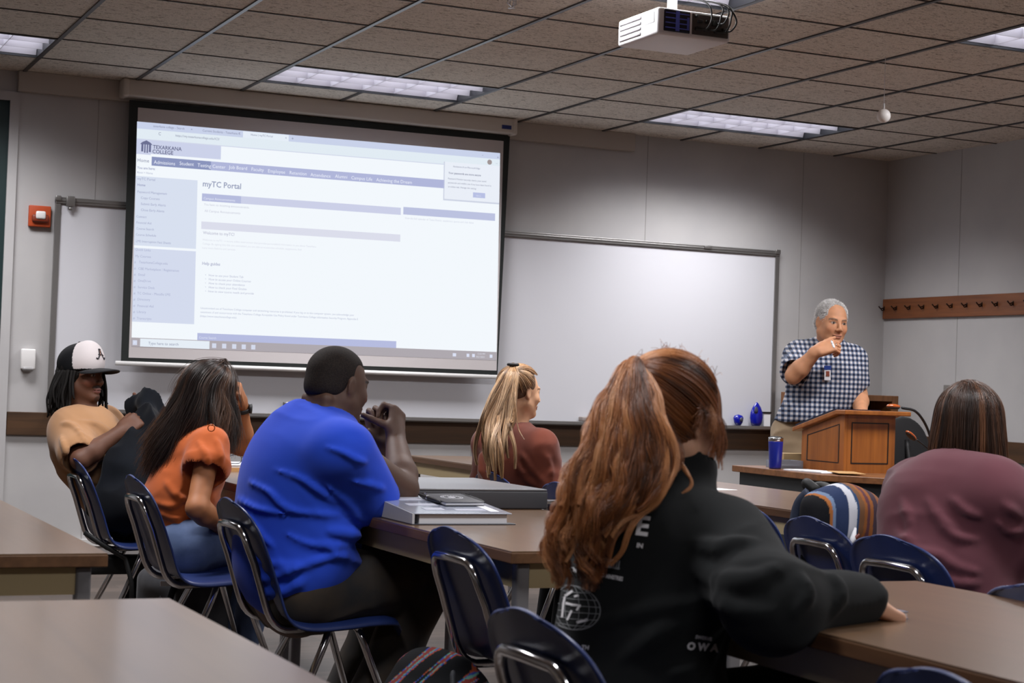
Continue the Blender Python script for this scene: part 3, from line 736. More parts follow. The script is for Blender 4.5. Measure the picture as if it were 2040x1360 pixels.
obj('mount_pole', MB().tube([(1.87, -4.09, PZ+0.1), (1.87, -4.09, 2.8)], 0.02, 14).lathe([(0.07, 0), (0.07, 0.015), (0.001, 0.016)], (1.87, -4.09, 2.782), 20).box((1.80, -4.16, PZ+0.103), (1.94, -4.02, PZ+0.115)), m_white, pj_)
obj('lens', MB().lathe([(0.03, 0), (0.034, 0.03), (0.02, 0.034), (0.001, 0.02)], (0, 0, 0), 20, M=Matrix.Translation((1.80, Y1, PZ+0.05)) @ Matrix.Rotation(-PI/2, 4, 'X')), m_dark, pj_)

# sprinkler domes, hanging ball
def dome(p, label):
    e = thing('ceiling_sprinkler', label, 'sprinkler', (p[0], p[1], H), 'ceiling sprinklers')
    obj('escutcheon', MB().lathe([(0.001, -0.004), (0.02, -0.006), (0.045, -0.001), (0.047, 0.0)], (p[0], p[1], H), 24), m_chrome, e)
    g_ = MB()
    for a in (0, PI/2): g_.tube([(p[0]-0.018*math.cos(a), p[1]-0.018*math.sin(a), H-0.004), (p[0]-0.02*math.cos(a), p[1]-0.02*math.sin(a), H-0.025), (p[0], p[1], H-0.042), (p[0]+0.02*math.cos(a), p[1]+0.02*math.sin(a), H-0.025), (p[0]+0.018*math.cos(a), p[1]+0.018*math.sin(a), H-0.004)], 0.003, 8)
    obj('deflector', g_.lathe([(0.001, -0.046), (0.016, -0.045), (0.016, -0.043), (0.001, -0.042)], (p[0], p[1], H), 16), m_chrome, e)
dome(on(1332, 60, 2, H), 'small chrome sprinkler in the ceiling just below the projector in the picture')
dome(on(1020, -4, 2, H), 'small chrome sprinkler at the top edge of the picture left of the projector')
bp0 = on(1764, 113, 2, H); e = thing('hanging_ball', 'small white ball hanging on a thin string from the ceiling', 'ball', (bp0[0], bp0[1], H))
zb = 2.8-0.29
obj('ball', MB().lathe([(0.034*math.sin(t*PI/14), -0.034*math.cos(t*PI/14)) for t in range(15)], (bp0[0], bp0[1], zb), 24), mat('ball_white', srgb(240, 236, 232), 0.4), e)
obj('string', MB().tube([(bp0[0], bp0[1], H), (bp0[0], bp0[1], zb+0.03)], 0.0014, 6), m_paper, e)
obj('string_collar', MB().tube([(bp0[0], bp0[1], zb+0.03), (bp0[0], bp0[1], zb+0.06)], 0.005, 10), m_white, e)

# coat rack board on the right wall
cr = thing('coat_rack', 'long oak coat rack board with dark metal hooks on the right wall', 'coat rack', (XR, -1.7, 1.75))
m_oak = wood('warm_oak', srgb(96, 52, 26), srgb(138, 82, 44), 0.42, 'Y', 3.0)
obj('board', MB().box((XR-0.022, -3.6, 1.685), (XR-0.001, -0.01, 1.825)), m_oak, cr, bevel=0.004)
for k in range(0, 11):
    y = -0.02-0.15*k if k else -0.03
    h = MB(); h.rbox((XR-0.026, y-0.006, 1.745), (XR-0.02, y+0.006, 1.775), 0.003)
    h.tube(catmull([(XR-0.024, y, 1.765), (XR-0.05, y, 1.757), (XR-0.07, y, 1.772)], 4), 0.0045, 8)
    h.tube(catmull([(XR-0.024, y, 1.757), (XR-0.04, y, 1.745), (XR-0.052, y, 1.757)], 4), 0.004, 8)
    obj('hook', h, mat('hook_bronze', srgb(52, 34, 24), 0.4, metal=0.7) if 'hook_bronze' not in MATS else MATS['hook_bronze'], cr)
tag(obj('wall_plate', MB().rbox((XR-0.02, -0.86, 1.12), (XR, -0.70, 1.235), 0.004), mat('plate_grey', srgb(120, 116, 112), 0.5)), 'small grey wall plate on the right wall behind the head of the woman in maroon', 'wall plate')
# ================================================================== tables
m_top = wood('laminate_top', srgb(94, 70, 49), srgb(120, 92, 67), 0.3, 'Y', 1.6, spec=0.6, contrast=(0.25, 0.75), coat=0.35)
m_edge = wood('table_edge', srgb(72, 46, 26), srgb(108, 74, 46), 0.5, 'Y', 3)
m_apron = mat('apron_beige', srgb(196, 176, 134), 0.55)
m_leg = mat('table_leg_steel', srgb(128, 126, 128), 0.35, metal=0.35)
ZT = 0.74
def table(x0, x1, y0, y1, label, group='classroom tables'):
    t = thing('classroom_table', label, 'table', ((x0+x1)/2, (y0+y1)/2, 0), group)
    ch = 0.035
    poly = [(x0+ch, y0), (x1-ch, y0), (x1, y0+ch), (x1, y1-ch), (x1-ch, y1), (x0+ch, y1), (x0, y1-ch), (x0, y0+ch)] if False else [(x0, y0), (x1, y0), (x1, y1), (x0, y1)]
    obj('tabletop', MB().prism(poly, ZT-0.004, ZT), m_top, t)
    obj('edge_band', MB().prism([(x0-0.001, y0-0.001), (x1+0.001, y0-0.001), (x1+0.001, y1+0.001), (x0-0.001, y1+0.001)], ZT-0.030, ZT-0.0035), m_edge, t, bevel=0.002)
    a = MB(); i = 0.03
    a.box((x0+i, y0+i, ZT-0.092), (x1-i, y0+i+0.012, ZT-0.03)); a.box((x0+i, y1-i-0.012, ZT-0.092), (x1-i, y1-i, ZT-0.03))
    a.box((x0+i, y0+i, ZT-0.092), (x0+i+0.012, y1-i, ZT-0.03)); a.box((x1-i-0.012, y0+i, ZT-0.092), (x1-i, y1-i, ZT-0.03))
    obj('apron', a, m_apron, t)
    for x in (x0+0.028, x1-0.062):
        for y in (y0+0.024, y1-0.058):
            l = obj('leg', MB().rbox((x, y, 0.012), (x+0.034, y+0.034, ZT-0.03), 0.006), m_leg, t)
            obj('foot_cap', MB().lathe([(0.02, 0), (0.02, 0.012)], (x+0.017, y+0.017, 0), 12), m_dark, l)
    return t
table(-1.49, -0.78, -8.91, -7.08, 'empty laminate table in the near left corner of the picture')
table(-1.43, -0.73, -6.31, -4.48, 'empty laminate table at the left edge behind the nearest one')
table(0.22, 0.91, -6.34, -4.51, 'laminate table with binders where the blue shirted man rests his elbows')
table(0.22, 0.91, -4.49, -2.66, 'laminate table in front of the woman in the orange top')
table(0.18, 0.88, -8.86, -7.02, 'laminate table under the arm of the red haired woman')
table(1.86, 2.53, -6.92, -5.09, 'laminate table to the right of the woman in maroon')
table(1.86, 2.53, -5.07, -3.24, 'laminate table behind the striped backpack')
table(1.86, 2.53, -3.22, -1.39, 'laminate table in the far row in front of the woman in rust')

# ================================================================== stacking chairs
m_shell = mat('navy_plastic', srgb(25, 40, 86), 0.4, spec=0.45, coat=0.1)
add_noise(m_shell, srgb(30, 46, 96), scale=5, bump=0.1, bscale=600, bdist=0.0004)
m_glide = mat('glide', srgb(60, 60, 60), 0.6)
PROF = catmull([(0.180, 0.405), (0.160, 0.438), (0.09, 0.442), (0.0, 0.434), (-0.105, 0.430), (-0.172, 0.453), (-0.210, 0.525), (-0.242, 0.61), (-0.278, 0.70), (-0.308, 0.780)], 4)
PROF = np.array([p[:2] for p in [np.array(q) for q in PROF]])
def chair_proto():
    t = thing('stacking_chair', 'chair', 'chair', (0, 0, 0), 'navy stacking chairs', rz=0)
    n = len(PROF)-1
    seg = np.r_[0, np.cumsum(np.linalg.norm(np.diff(PROF, axis=0), axis=1))]; Ltot = seg[-1]
    vmap = np.r_[np.linspace(0, 0.86, 34), 0.86+0.14*np.sin(np.linspace(0, PI/2, 12))[1:]]
    def fn(u, v):
        v = float(np.interp(v, np.linspace(0, 1, len(vmap)), vmap)); s_ = v*Ltot; x = np.interp(s_, seg, PROF[:, 0]); z = np.interp(s_, seg, PROF[:, 1])
        w = 0.215+0.012*math.sin(PI*min(1, v*1.6))
        e = (Ltot-s_)/0.13
        if e < 1: w *= max(0.30, (1-(1-max(e, 0))**2.6)**(1/2.6))
        e = s_/0.07
        if e < 1: w *= 0.80+0.2*math.sqrt(max(0, 1-(1-e)**2))
        q = 2*u-1; y = q*w
        back = min(1, max(0, (v-0.45)/0.2))
        cup = abs(q)**2.4
        cf = min(1, w/0.21)**2; cup *= cf; x = x+back*0.028*cup-back*0.016*cf*abs(q)**10
        z = z+(1-back)*(0.012*cup-0.022*abs(q)**9)
        if (Ltot-s_) < 0.13: z = z-0.008*abs(q)**2*(1-(Ltot-s_)/0.13)
        return (x, y, z)
    seat = obj('seat_shell', MB().grid(fn, 24, 44, thick=0.007), m_shell, t)
    r_ = 0.0115
    def T(pts, name, parent): return obj(name, MB().tube(pts, r_, 12), m_chrome, parent)
    bf = [(-0.05, 0.135, 0.415), (-0.13, 0.14, 0.412)]+arc((-0.16, 0.14, 0.412), (-0.205, 0.14, 0.42), (-0.224, 0.14, 0.49), 5)+[(-0.259, 0.138, 0.60)]+arc((-0.279, 0.132, 0.650), (-0.293, 0.128, 0.693), (-0.295, 0.09, 0.700), 6)+[(-0.301, 0.0, 0.703)]
    bf = [Vector(p) for p in bf]; bf2 = bf+[Vector((p[0], -p[1], p[2])) for p in reversed(bf[:-1])]
    T(bf2, 'back_frame', t)
    for s_ in (1, -1):
        for name, top, foot in (('leg', (-0.03, 0.15, 0.405), (-0.215, 0.215, 0.012)), ('leg', (0.06, 0.15, 0.405), (0.205, 0.215, 0.012))):
            a = Vector((top[0], top[1]*s_, top[2])); b_ = Vector((foot[0], foot[1]*s_, foot[2]))
            pts = [Vector((a.x, a.y-0.05*s_, a.z+0.008))]+arc(a-Vector((0, 0.02*s_, -0.006)), a, a+(b_-a)*0.12, 4)+[b_]
            l = T(pts, name, t)
            obj('glide', MB().lathe([(0.016, 0), (0.017, 0.01), (0.012, 0.022)], (b_.x, b_.y, 0), 12), m_glide, l)
    obj('under_frame', MB().tube([(-0.03, -0.15, 0.412), (-0.03, 0.15, 0.412)], r_, 10).tube([(0.06, -0.15, 0.412), (0.06, 0.15, 0.412)], r_, 10), m_chrome, t)
    return t
def corner(px, py, d): q = D(px, py, d); return q[0]+0.30, q[1]-0.15
CH = [((132, 935, 7.35), 'navy chair of the man in the trucker cap', 0.0), ((247, 950, 6.2), 'navy chair of the woman in the orange top', 0.0), ((430, 1010, 5.25), 'navy chair of the man in the blue shirt', 0.0),
      ((853, 1062, 4.5), 'empty navy chair at the near end of the binder table, striped dark bag behind it', 0.0), ((975, 1208, 2.95), 'navy chair of the red haired woman, small label on its back', 0.0),
      ((1568, 1024, 5.3), 'navy chair holding the striped backpack', -0.08), ((1703, 1062, 4.72), 'navy chair of the woman in maroon, small label on its back', 0.0), ((1972, 1172, 3.6), 'empty navy chair at the right edge, past the table under the red haired woman\'s arm', 0.0),
      ((1760, 1330, 2.45), 'empty navy chair at the bottom edge, nearest to the lower right corner', -0.05), ((947, 940, 7.35), 'navy chair of the woman in rust', 0.0), ((1079, 968, 6.7), 'empty navy chair just right of the woman in rust', 0.0), ((1420, 990, 6.0), 'empty navy chair half hidden behind the red haired woman\'s shoulder', 0.0)]
cp_ = chair_proto(); chairs = []
for i, (c_, lab, rz) in enumerate(CH):
    o = cp_ if i == 0 else copytree(cp_)
    x, y = corner(*c_); o.location = (x, y, 0); o.rotation_euler = (0, 0, rz); o['label'] = lab; chairs.append((o, x, y))
m_lab = mat('chair_label', srgb(112, 96, 84), 0.7)
for i in (4, 6):
    o = chairs[i][0]
    M_ = Matrix.Translation((float(np.interp(0.605, PROF[16:, 1], PROF[16:, 0]))-0.0105, -0.02, 0.605)) @ Matrix.Rotation(math.radians(-20), 4, 'Y')
    l = obj('label_sticker', MB().box((-0.0015, -0.024, -0.018), (0.0, 0.024, 0.026), M=M_), m_lab, o)
    g = MB()
    for k in range(3): g.box((-0.0022, -0.016, 0.012-0.011*k), (-0.0014, 0.016-0.004*k, 0.016-0.011*k), M=M_)
    obj('label_print', g, mat('print_grey', srgb(60, 52, 50), 0.7) if 'print_grey' not in MATS else MATS['print_grey'], l)

# ================================================================== things on the binder table
ZB = ZT
def flat_quad(mb, P4, z0, z1, mi=0):      # P4 world xy list
    return mb.prism([(p[0], p[1]) for p in P4], z0, z1, mi)
m_grey = mat('portfolio_grey', srgb(64, 64, 68), 0.5); m_greytop = mat('portfolio_lid', srgb(120, 120, 124), 0.35)
e = thing('portfolio_case', 'large flat dark grey carrying case lying on the table behind the binder', 'case', (0.65, -4.8, ZT))
obj('shell', MB().rbox((0.36, -5.06, ZT), (0.93, -4.46, ZT+0.058), 0.006), m_grey, e); obj('lid', MB().rbox((0.362, -5.058, ZT+0.058), (0.928, -4.462, ZT+0.064), 0.004), m_greytop, e)
e = thing('binder', 'thick pale grey ring binder under the black notebook', 'binder', (0.4, -5.45, ZT))
m_bind = mat('binder_cover', srgb(150, 156, 172), 0.25, coat=0.6); m_bpage = mat('binder_pages', srgb(206, 206, 210), 0.7); m_bdk = mat('binder_edge', srgb(60, 62, 70), 0.4)
Bx0, Bx1, By0, By1 = 0.25, 0.548, -5.62, -5.27
obj('back_cover', MB().rbox((Bx0-0.005, By0-0.003, ZT), (Bx1+0.012, By1, ZT+0.003), 0.0014), m_bdk, e)
Mx_ = Matrix(((0, 0, 1, 0), (1, 0, 0, 0), (0, 1, 0, 0), (0, 0, 0, 1)))
obj('pages', MB().prism([(By0+0.008, ZT+0.003), (By1-0.01, ZT+0.003), (By1-0.01, ZT+0.054), (By0+0.008, ZT+0.028)], Bx0+0.02, Bx1-0.012, M=Mx_), m_bpage, e)
obj('cover', MB().prism([(By0, ZT+0.029), (By1, ZT+0.0555), (By1, ZT+0.0585), (By0, ZT+0.032)], Bx0, Bx1, M=Mx_), m_bind, e, bevel=0.001)
obj('spine', MB().prism([(By0, ZT+0.003), (By1, ZT+0.003), (By1, ZT+0.0575), (By0, ZT+0.031)], Bx0-0.004, Bx0+0.003, M=Mx_), mat('binder_spine', srgb(186, 186, 190), 0.4), e)
ci = MB(); Mt = Matrix.Translation((0, By0, ZT+0.0321)) @ Matrix.Rotation(math.atan2(0.0265, 0.35), 4, 'X')
for a in ((0.05, 0.24, 0.13, 0.30), (0.06, 0.06, 0.12, 0.1), (0.15, 0.05, 0.24, 0.08), (0.04, 0.14, 0.13, 0.18)): ci.box((Bx0+a[0], a[1], 0.0001), (Bx0+a[2], a[3], 0.0006), M=Mt)
obj('cover_print', ci, mat('binder_print', srgb(206, 208, 222), 0.3), e)
obj('cover_insert', MB().box((Bx0+0.245, 0.03, 0.0001), (Bx0+0.272, 0.31, 0.0007), M=Mt), m_paper, e)
e = thing('notebook', 'small black pocket notebook with white round emblem lying on the binder', 'notebook', (0.42, -5.38, ZT+0.038))
Mn = Mt @ Matrix.Translation((0.455, 0.215, 0.001)) @ Matrix.Rotation(math.radians(2), 4, 'Z')
obj('cover', MB().rbox((-0.062, -0.085, 0.009), (0.062, 0.085, 0.011), 0.001, M=Mn).rbox((-0.062, -0.085, 0), (0.062, 0.085, 0.002), 0.001, M=Mn), mat('notebook_cover', srgb(48, 48, 54), 0.5), e)
obj('pages', MB().box((-0.06, -0.083, 0.002), (0.06, 0.083, 0.009), M=Mn), m_bpage, e)
g = MB()
for r0, r1 in ((0.031, 0.034), (0.024, 0.0255), (0.0, 0.012)):
    k = 28; vs = []
    for j in range(k): a = 2*PI*j/k; vs += [(r0*math.cos(a), r0*math.sin(a)+0.01, 0.0113), (r1*math.cos(a), r1*math.sin(a)+0.01, 0.0113)]
    g.add([tuple(Mn @ Vector(p)) for p in vs], [(2*j, 2*j+1, (2*j+3) % (2*k), (2*j+2) % (2*k)) for j in range(k)])
for j in range(20):
    a = 2*PI*j/20; c_, s_ = math.cos(a), math.sin(a); g.add([tuple(Mn @ Vector(p)) for p in [(0.0265*c_-0.0016, 0.0265*s_+0.008, 0.0113), (0.0265*c_+0.0016, 0.0265*s_+0.008, 0.0113), (0.029*c_+0.0016, 0.029*s_+0.012, 0.0113), (0.029*c_-0.0016, 0.029*s_+0.012, 0.0113)]], [(0, 1, 2, 3)])
obj('emblem', g, mat('emblem_white', srgb(196, 196, 202), 0.5), e)
def pen(a, b_, name, label, m1, m2, rr=0.0065, group=None):
    a = Vector(a); b_ = Vector(b_); t = thing(name, label, 'pen', tuple(a), group)
    d_ = (b_-a)
    obj('barrel', MB().tube([a, a+d_*0.1, a+d_*0.15, a+d_*0.8, a+d_*0.93, b_], [rr*0.4, rr*0.8, rr, rr, rr*0.7, rr*0.25], 12), m1, t)
    obj('ring', MB().tube([a+d_*0.4, a+d_*0.44], rr*1.08, 12), m2, t)
    obj('clip', MB().tube([a+d_*0.12+Vector((0, 0, rr)), a+d_*0.35+Vector((0, 0, rr*1.5))], rr*0.22, 6), m2, t)
    return t
pen(Mn @ Vector((-0.072, 0.085, 0.008)), Mn @ Vector((-0.066, -0.06, 0.007)), 'pen', 'thick black and chrome pen on the left side of the black notebook', m_dark, m_chrome)
pen(Mn @ Vector((0.07, 0.09, 0.008)), Mn @ Vector((0.07, -0.07, 0.007)), 'pen', 'slim black pen on the right side of the black notebook', m_dark, m_dark, 0.0055)
def sheet(name, label, P4, z, n=1, cat='paper', m=None, th=0.0012, group=None):
    mb = MB()
    for k in range(n):
        j = [(p[0]+random.uniform(-1, 1)*0.004*(k > 0), p[1]+random.uniform(-1, 1)*0.004*(k > 0)) for p in P4]
        flat_quad(mb, j, z+k*th, z+(k+1)*th-0.0001)
    return tag(obj(name, mb, m or m_paper), label, cat, group)
def rectat(cx, cy, w_, h_, a): c_, s_ = math.cos(a), math.sin(a); return [(cx+x*c_-y*s_, cy+x*s_+y*c_) for x, y in ((-w_/2, -h_/2), (w_/2, -h_/2), (w_/2, h_/2), (-w_/2, h_/2))]
sheet('paper', 'loose white sheets on the table beyond the dark carrying case', rectat(0.48, -4.27, 0.216, 0.279, 0.3), ZT, 3)
sheet('paper', 'corner of a white sheet beside the blue shirted man\'s sleeve', rectat(0.335, -5.17, 0.10, 0.14, 0.2), ZT, 1)
sheet('book', 'tan notepad under the glasses in front of the woman in orange', rectat(0.52, -2.98, 0.22, 0.28, 0.0), ZT, 1, 'notepad', mat('book_tan', srgb(196, 150, 96), 0.6), 0.014)
sheet('paper', 'white sheets on the tan notepad under the glasses', rectat(0.52, -2.97, 0.21, 0.27, 0.05), ZT+0.014, 6, th=0.002)
# glasses
gp = Vector((0.50, -3.02, ZT+0.0262)); e = thing('glasses', 'dark framed reading glasses standing on white sheets behind the blue shirted man', 'glasses', tuple(gp))
m_fr = mat('glasses_frame', srgb(30, 36, 52), 0.3)
g = MB(); ge = MB()
for s_ in (-1, 1):
    c0 = gp+Vector((s_*0.033, 0.0, 0.019)); pts = []
    for k in range(24):
        a = 2*PI*k/24; ca, sa = math.cos(a), math.sin(a)
        pts.append(c0+Vector((0.027*abs(ca)**0.7*np.sign(ca), 0, 0.018*abs(sa)**0.7*np.sign(sa))))
    g.tube(pts, 0.0016, 8, closed=True)
    ge.add([tuple(p) for p in pts], [tuple(range(24))])
    tm = MB().tube(catmull([c0+Vector((s_*0.027, 0, 0.008)), c0+Vector((s_*0.033, 0.01, 0.008)), c0+Vector((s_*0.034+0.015, 0.09, 0.004)), c0+Vector((s_*0.034+0.02, 0.13, -0.017))], 5), 0.0016, 8)
    obj('temple', tm, m_fr, e)
g.tube(arc(gp+Vector((-0.006, 0, 0.026)), gp+Vector((0, -0.004, 0.031)), gp+Vector((0.006, 0, 0.026)), 5), 0.0016, 8)
obj('frame', g, m_fr, e)
m_glass = mat('clear_glass', (0.95, 0.97, 1, 1), 0.03, trans=1.0)
nt, nd, lk, b = nodes(m_glass); b.inputs['IOR'].default_value = 1.05
obj('lenses', ge, m_glass, e)
tag(obj('paper_cup', MB().lathe([(0.001, 0), (0.024, 0), (0.032, 0.085), (0.030, 0.085), (0.023, 0.004), (0.001, 0.004)], (0.83, -5.42, ZT), 24), m_paper), 'white paper cup on the binder table next to the red hair', 'cup')
sheet('paper', 'white sheet on the far table right behind the red haired woman\'s collar', rectat(2.2, -3.95, 0.12, 0.2, 0.2), ZT, 1)
sheet('notepad', 'thick white notepad on the near right table beyond the red haired woman\'s forearm', [tuple(on(px, py, 2, 0.782)[:2]) for px, py in ((1560, 1124), (1600, 1160), (1668, 1153), (1612, 1124))], ZT, 1, 'notepad', None, 0.042)
e = thing('notebook', 'thin white notebook lying under the red haired woman\'s hand', 'notebook', (0.42, -7.5, ZT))
obj('pages', MB().box((0.30, -7.56, ZT+0.002), (0.445, -7.40, ZT+0.012)), m_paper, e); obj('cover', MB().box((0.298, -7.562, ZT), (0.447, -7.398, ZT+0.002)).box((0.298, -7.562, ZT+0.012), (0.447, -7.398, ZT+0.014)), m_bind, e)
sheet('paper', 'white sheet on the far table to the right of the woman in rust', rectat(1.98, -3.62, 0.2, 0.2, 0.2), ZT, 2)

# ================================================================== instructor's desk and lectern
m_desk_top = wood('desk_oak', srgb(96, 58, 32), srgb(136, 90, 54), 0.4, 'X', 3)
m_desk = mat('desk_black', srgb(30, 32, 34), 0.55)
dk = thing('instructor_desk', 'long black instructor desk with oak edged top under the lectern', 'desk', (4.4, -2.7, 0))
poly = [(3.29, -2.35), (3.29, -3.12), (3.50, -3.38), (5.45, -3.38), (5.45, -2.35)]
obj('desktop', MB().prism(poly[::1], 0.728, 0.76), m_desk_top, dk, bevel=0.003)
inner = [(3.32, -2.38), (3.32, -3.10), (3.52, -3.34), (5.42, -3.34), (5.42, -2.38)]
obj('body', MB().prism(inner, 0.02, 0.728), m_desk, dk)
obj('plinth', MB().prism([(3.35, -2.4), (3.35, -3.08), (3.54, -3.31), (5.39, -3.31), (5.39, -2.4)], 0, 0.02), m_black, dk)
obj('front_panel', MB().box((3.55, -3.348, 0.08), (4.45, -3.34, 0.66)), m_black, dk, bevel=0.004); obj('front_panel', MB().box((4.5, -3.348, 0.08), (5.38, -3.34, 0.66)), m_black, dk, bevel=0.004)
m_lec = wood('lectern_oak', srgb(116, 64, 24), srgb(164, 98, 40), 0.35, 'Z', 2.2, coat=0.2)
m_inlay = mat('inlay_black', srgb(22, 14, 10), 0.5)
LX0, LX1, LY0, LY1, LZ = 3.545, 3.85, -2.97, -2.60, 0.76
lc = thing('lectern', 'oak table-top lectern with black inlay lines standing on the instructor desk', 'lectern', (3.63, -2.85, LZ))
zf, zb_ = 1.045, 0.955
side = [(LY0, LZ), (LY1, LZ), (LY1, zb_), (LY0+0.03, zf), (LY0, zf)]
Mx = Matrix(((0, 0, 1, 0), (1, 0, 0, 0), (0, 1, 0, 0), (0, 0, 0, 1)))
for xa in (LX0, LX1-0.018): obj('side_panel', MB().prism(side, xa, xa+0.018, M=Mx), m_lec, lc, bevel=0.002)
obj('front_panel', MB().box((LX0+0.018, LY0, LZ), (LX1-0.018, LY0+0.018, zf)), m_lec, lc)
def inlay(pts, fixed, ax):
    mb = MB(); k = len(pts); w_ = 0.006
    c_ = np.mean(pts, axis=0)
    ins = [tuple(np.array(p)+(c_-np.array(p))/np.linalg.norm(c_-np.array(p))*w_*1.5) for p in pts]
    vs = []
    for p in list(pts)+ins: vs.append((fixed, p[0], p[1]) if ax == 0 else (p[0], fixed, p[1]))
    vs2 = [(v_[0]-(0.0015 if ax == 0 else 0), v_[1]-(0.0015 if ax == 1 else 0), v_[2]) for v_ in vs]
    return mb.add(vs2, [(i, (i+1) % k, (i+1) % k+k, i+k) for i in range(k)])
obj('front_inlay', inlay([(LX0+0.04, LZ+0.045), (LX1-0.04, LZ+0.045), (LX1-0.04, zf-0.035), (LX0+0.04, zf-0.035)], LY0, 1), m_inlay, lc)
obj('side_inlay', inlay([(LY0+0.04, LZ+0.045), (LY1-0.05, LZ+0.045), (LY1-0.05, zb_-0.02), (LY0+0.04, zf-0.045)], LX0, 0), m_inlay, lc)
ov = 0.045
top = [(LY0-ov, zf+0.002), (LY0+0.03, zf+0.002), (LY1+ov, zb_-0.008), (LY1+ov, zb_+0.014), (LY0+0.035, zf+0.024), (LY0-ov, zf+0.024)]
obj('reading_top', MB().prism(top, LX0-0.03, LX1+0.06, M=Mx), m_lec, lc, bevel=0.004)
tag(obj('folder', MB().prism([(LY0+0.06, zf+0.018), (LY1+0.03, zb_+0.019), (LY1+0.03, zb_+0.029), (LY0+0.06, zf+0.028)], LX0-0.02, LX1-0.05, M=Mx), mat('folder_navy', srgb(16, 20, 44), 0.5)), 'dark navy folder lying on the slope of the lectern', 'folder')
# tumbler, box, papers
tp = on(1546, 926, 2, 0.76)
e = thing('tumbler', 'blue insulated tumbler with steel rim standing on the left end of the instructor desk', 'tumbler', (3.36, -2.62, 0.76)); tx, ty = 3.338, -2.68
obj('cup_body', MB().lathe([(0.001, 0), (0.028, 0), (0.031, 0.01), (0.037, 0.135), (0.037, 0.14)], (tx, ty, 0.76), 24), mat('tumbler_blue', srgb(20, 34, 130), 0.3, coat=0.3), e)
obj('rim', MB().lathe([(0.037, 0.138), (0.038, 0.156), (0.036, 0.158), (0.032, 0.154)], (tx, ty, 0.76), 24), m_chrome, e); obj('lid', MB().lathe([(0.033, 0.154), (0.031, 0.162), (0.001, 0.164)], (tx, ty, 0.76), 24), m_dark, e)
m_clear = mat('clear_plastic', srgb(190, 198, 210), 0.15, trans=0.6)
e = thing('plastic_box', 'clear plastic card box on the instructor desk between the tumbler and the lectern', 'box', (3.45, -2.55, 0.76))
obj('tray', MB().box((3.40, -2.62, 0.76), (3.55, -2.50, 0.764)).box((3.40, -2.62, 0.764), (3.404, -2.50, 0.80)).box((3.546, -2.62, 0.764), (3.55, -2.50, 0.80)).box((3.404, -2.62, 0.764), (3.546, -2.616, 0.80)).box((3.404, -2.504, 0.764), (3.546, -2.50, 0.80)), m_clear, e)
obj('cards', MB().box((3.41, -2.61, 0.764), (3.54, -2.51, 0.775)), m_paper, e)
mbk = tag(obj('paper_stack', MB().box((3.52, -2.48, 0.76), (3.70, -2.38, 0.83)), mat('manila', srgb(176, 150, 110), 0.7)), 'tan box of cards on the instructor desk in front of the instructor\'s trousers', 'box')
sheet('paper', 'white sheets on the front edge of the instructor desk below the tumbler', rectat(3.40, -2.93, 0.15, 0.27, 0.15), 0.76, 5, th=0.0015)
sheet('envelope', 'tan folder on the front corner of the instructor desk below the lectern', rectat(3.47, -3.10, 0.13, 0.22, -0.35), 0.7676, 1, 'folder', mat('manila2', srgb(190, 150, 100), 0.6), 0.003)
# cabinet behind the instructor
m_cab = wood('cabinet_oak', srgb(104, 66, 36), srgb(140, 94, 58), 0.5, 'Z', 2.5)
cx0 = on(1556, 800, 1, -0.10)[0]; cx1 = on(1790, 800, 1, -0.36)[0]
cb = thing('bookcase', 'low open oak bookcase standing against the wall behind the instructor', 'bookcase', ((cx0+cx1)/2, -0.35, 0))
for xa in (cx0, cx1-0.05): obj('side_panel', MB().box((xa, -0.36, 0), (xa+0.05, -0.095, 1.15)), m_cab, cb, bevel=0.003)
for z in (0.08, 0.42, 0.76): obj('shelf', MB().box((cx0+0.05, -0.35, z), (cx1-0.05, -0.11, z+0.02)), m_cab, cb)
obj('top_board', MB().box((cx0+0.05, -0.36, 1.11), (cx1-0.05, -0.095, 1.15)), m_cab, cb, bevel=0.003)
obj('back_panel', MB().box((cx0+0.05, -0.11, 0.0), (cx1-0.05, -0.097, 1.11)), m_inlay, cb)
# black office chair
oc = thing('office_chair', 'black padded office chair behind the instructor desk right of the lectern', 'chair', (4.55, -1.9, 0))
ocx = float(on(1797, 880, 1, -1.95)[0]); dxo = ocx-4.50
S_ = SDF().ell((ocx, -1.95, 0.80), (0.20, 0.05, 0.235), k=0.0); me = S_.mesh('backrest', 0.012)
link('backrest', me, mat('chair_fabric', srgb(34, 34, 36), 0.8), oc)
obj('seat', MB().rbox((4.28+dxo, -1.92, 0.44), (4.76+dxo, -1.46, 0.52), 0.04), m_black, oc)
obj('back_stem', MB().tube(catmull([(ocx, -1.99, 0.9), (ocx, -2.03, 0.7), (ocx, -1.97, 0.48), (ocx, -1.8, 0.44)], 5), 0.018, 10), m_dark, oc)
obj('column', MB().tube([(ocx, -1.7, 0.1), (ocx, -1.7, 0.44)], 0.025, 12), m_chrome, oc)
for k in range(5):
    a = 2*PI*k/5; l = obj('base_arm', MB().tube([(ocx, -1.7, 0.11), (ocx+0.28*math.cos(a), -1.7+0.28*math.sin(a), 0.07)], [0.022, 0.014], 8), m_dark, oc)
    obj('caster', MB().lathe([(0.001, -0.012), (0.027, -0.012), (0.027, 0.012), (0.001, 0.012)], n=14, M=Matrix.Translation((ocx+0.28*math.cos(a), -1.7+0.28*math.sin(a), 0.028)) @ Matrix.Rotation(PI/2, 4, 'X')), m_dark, l)
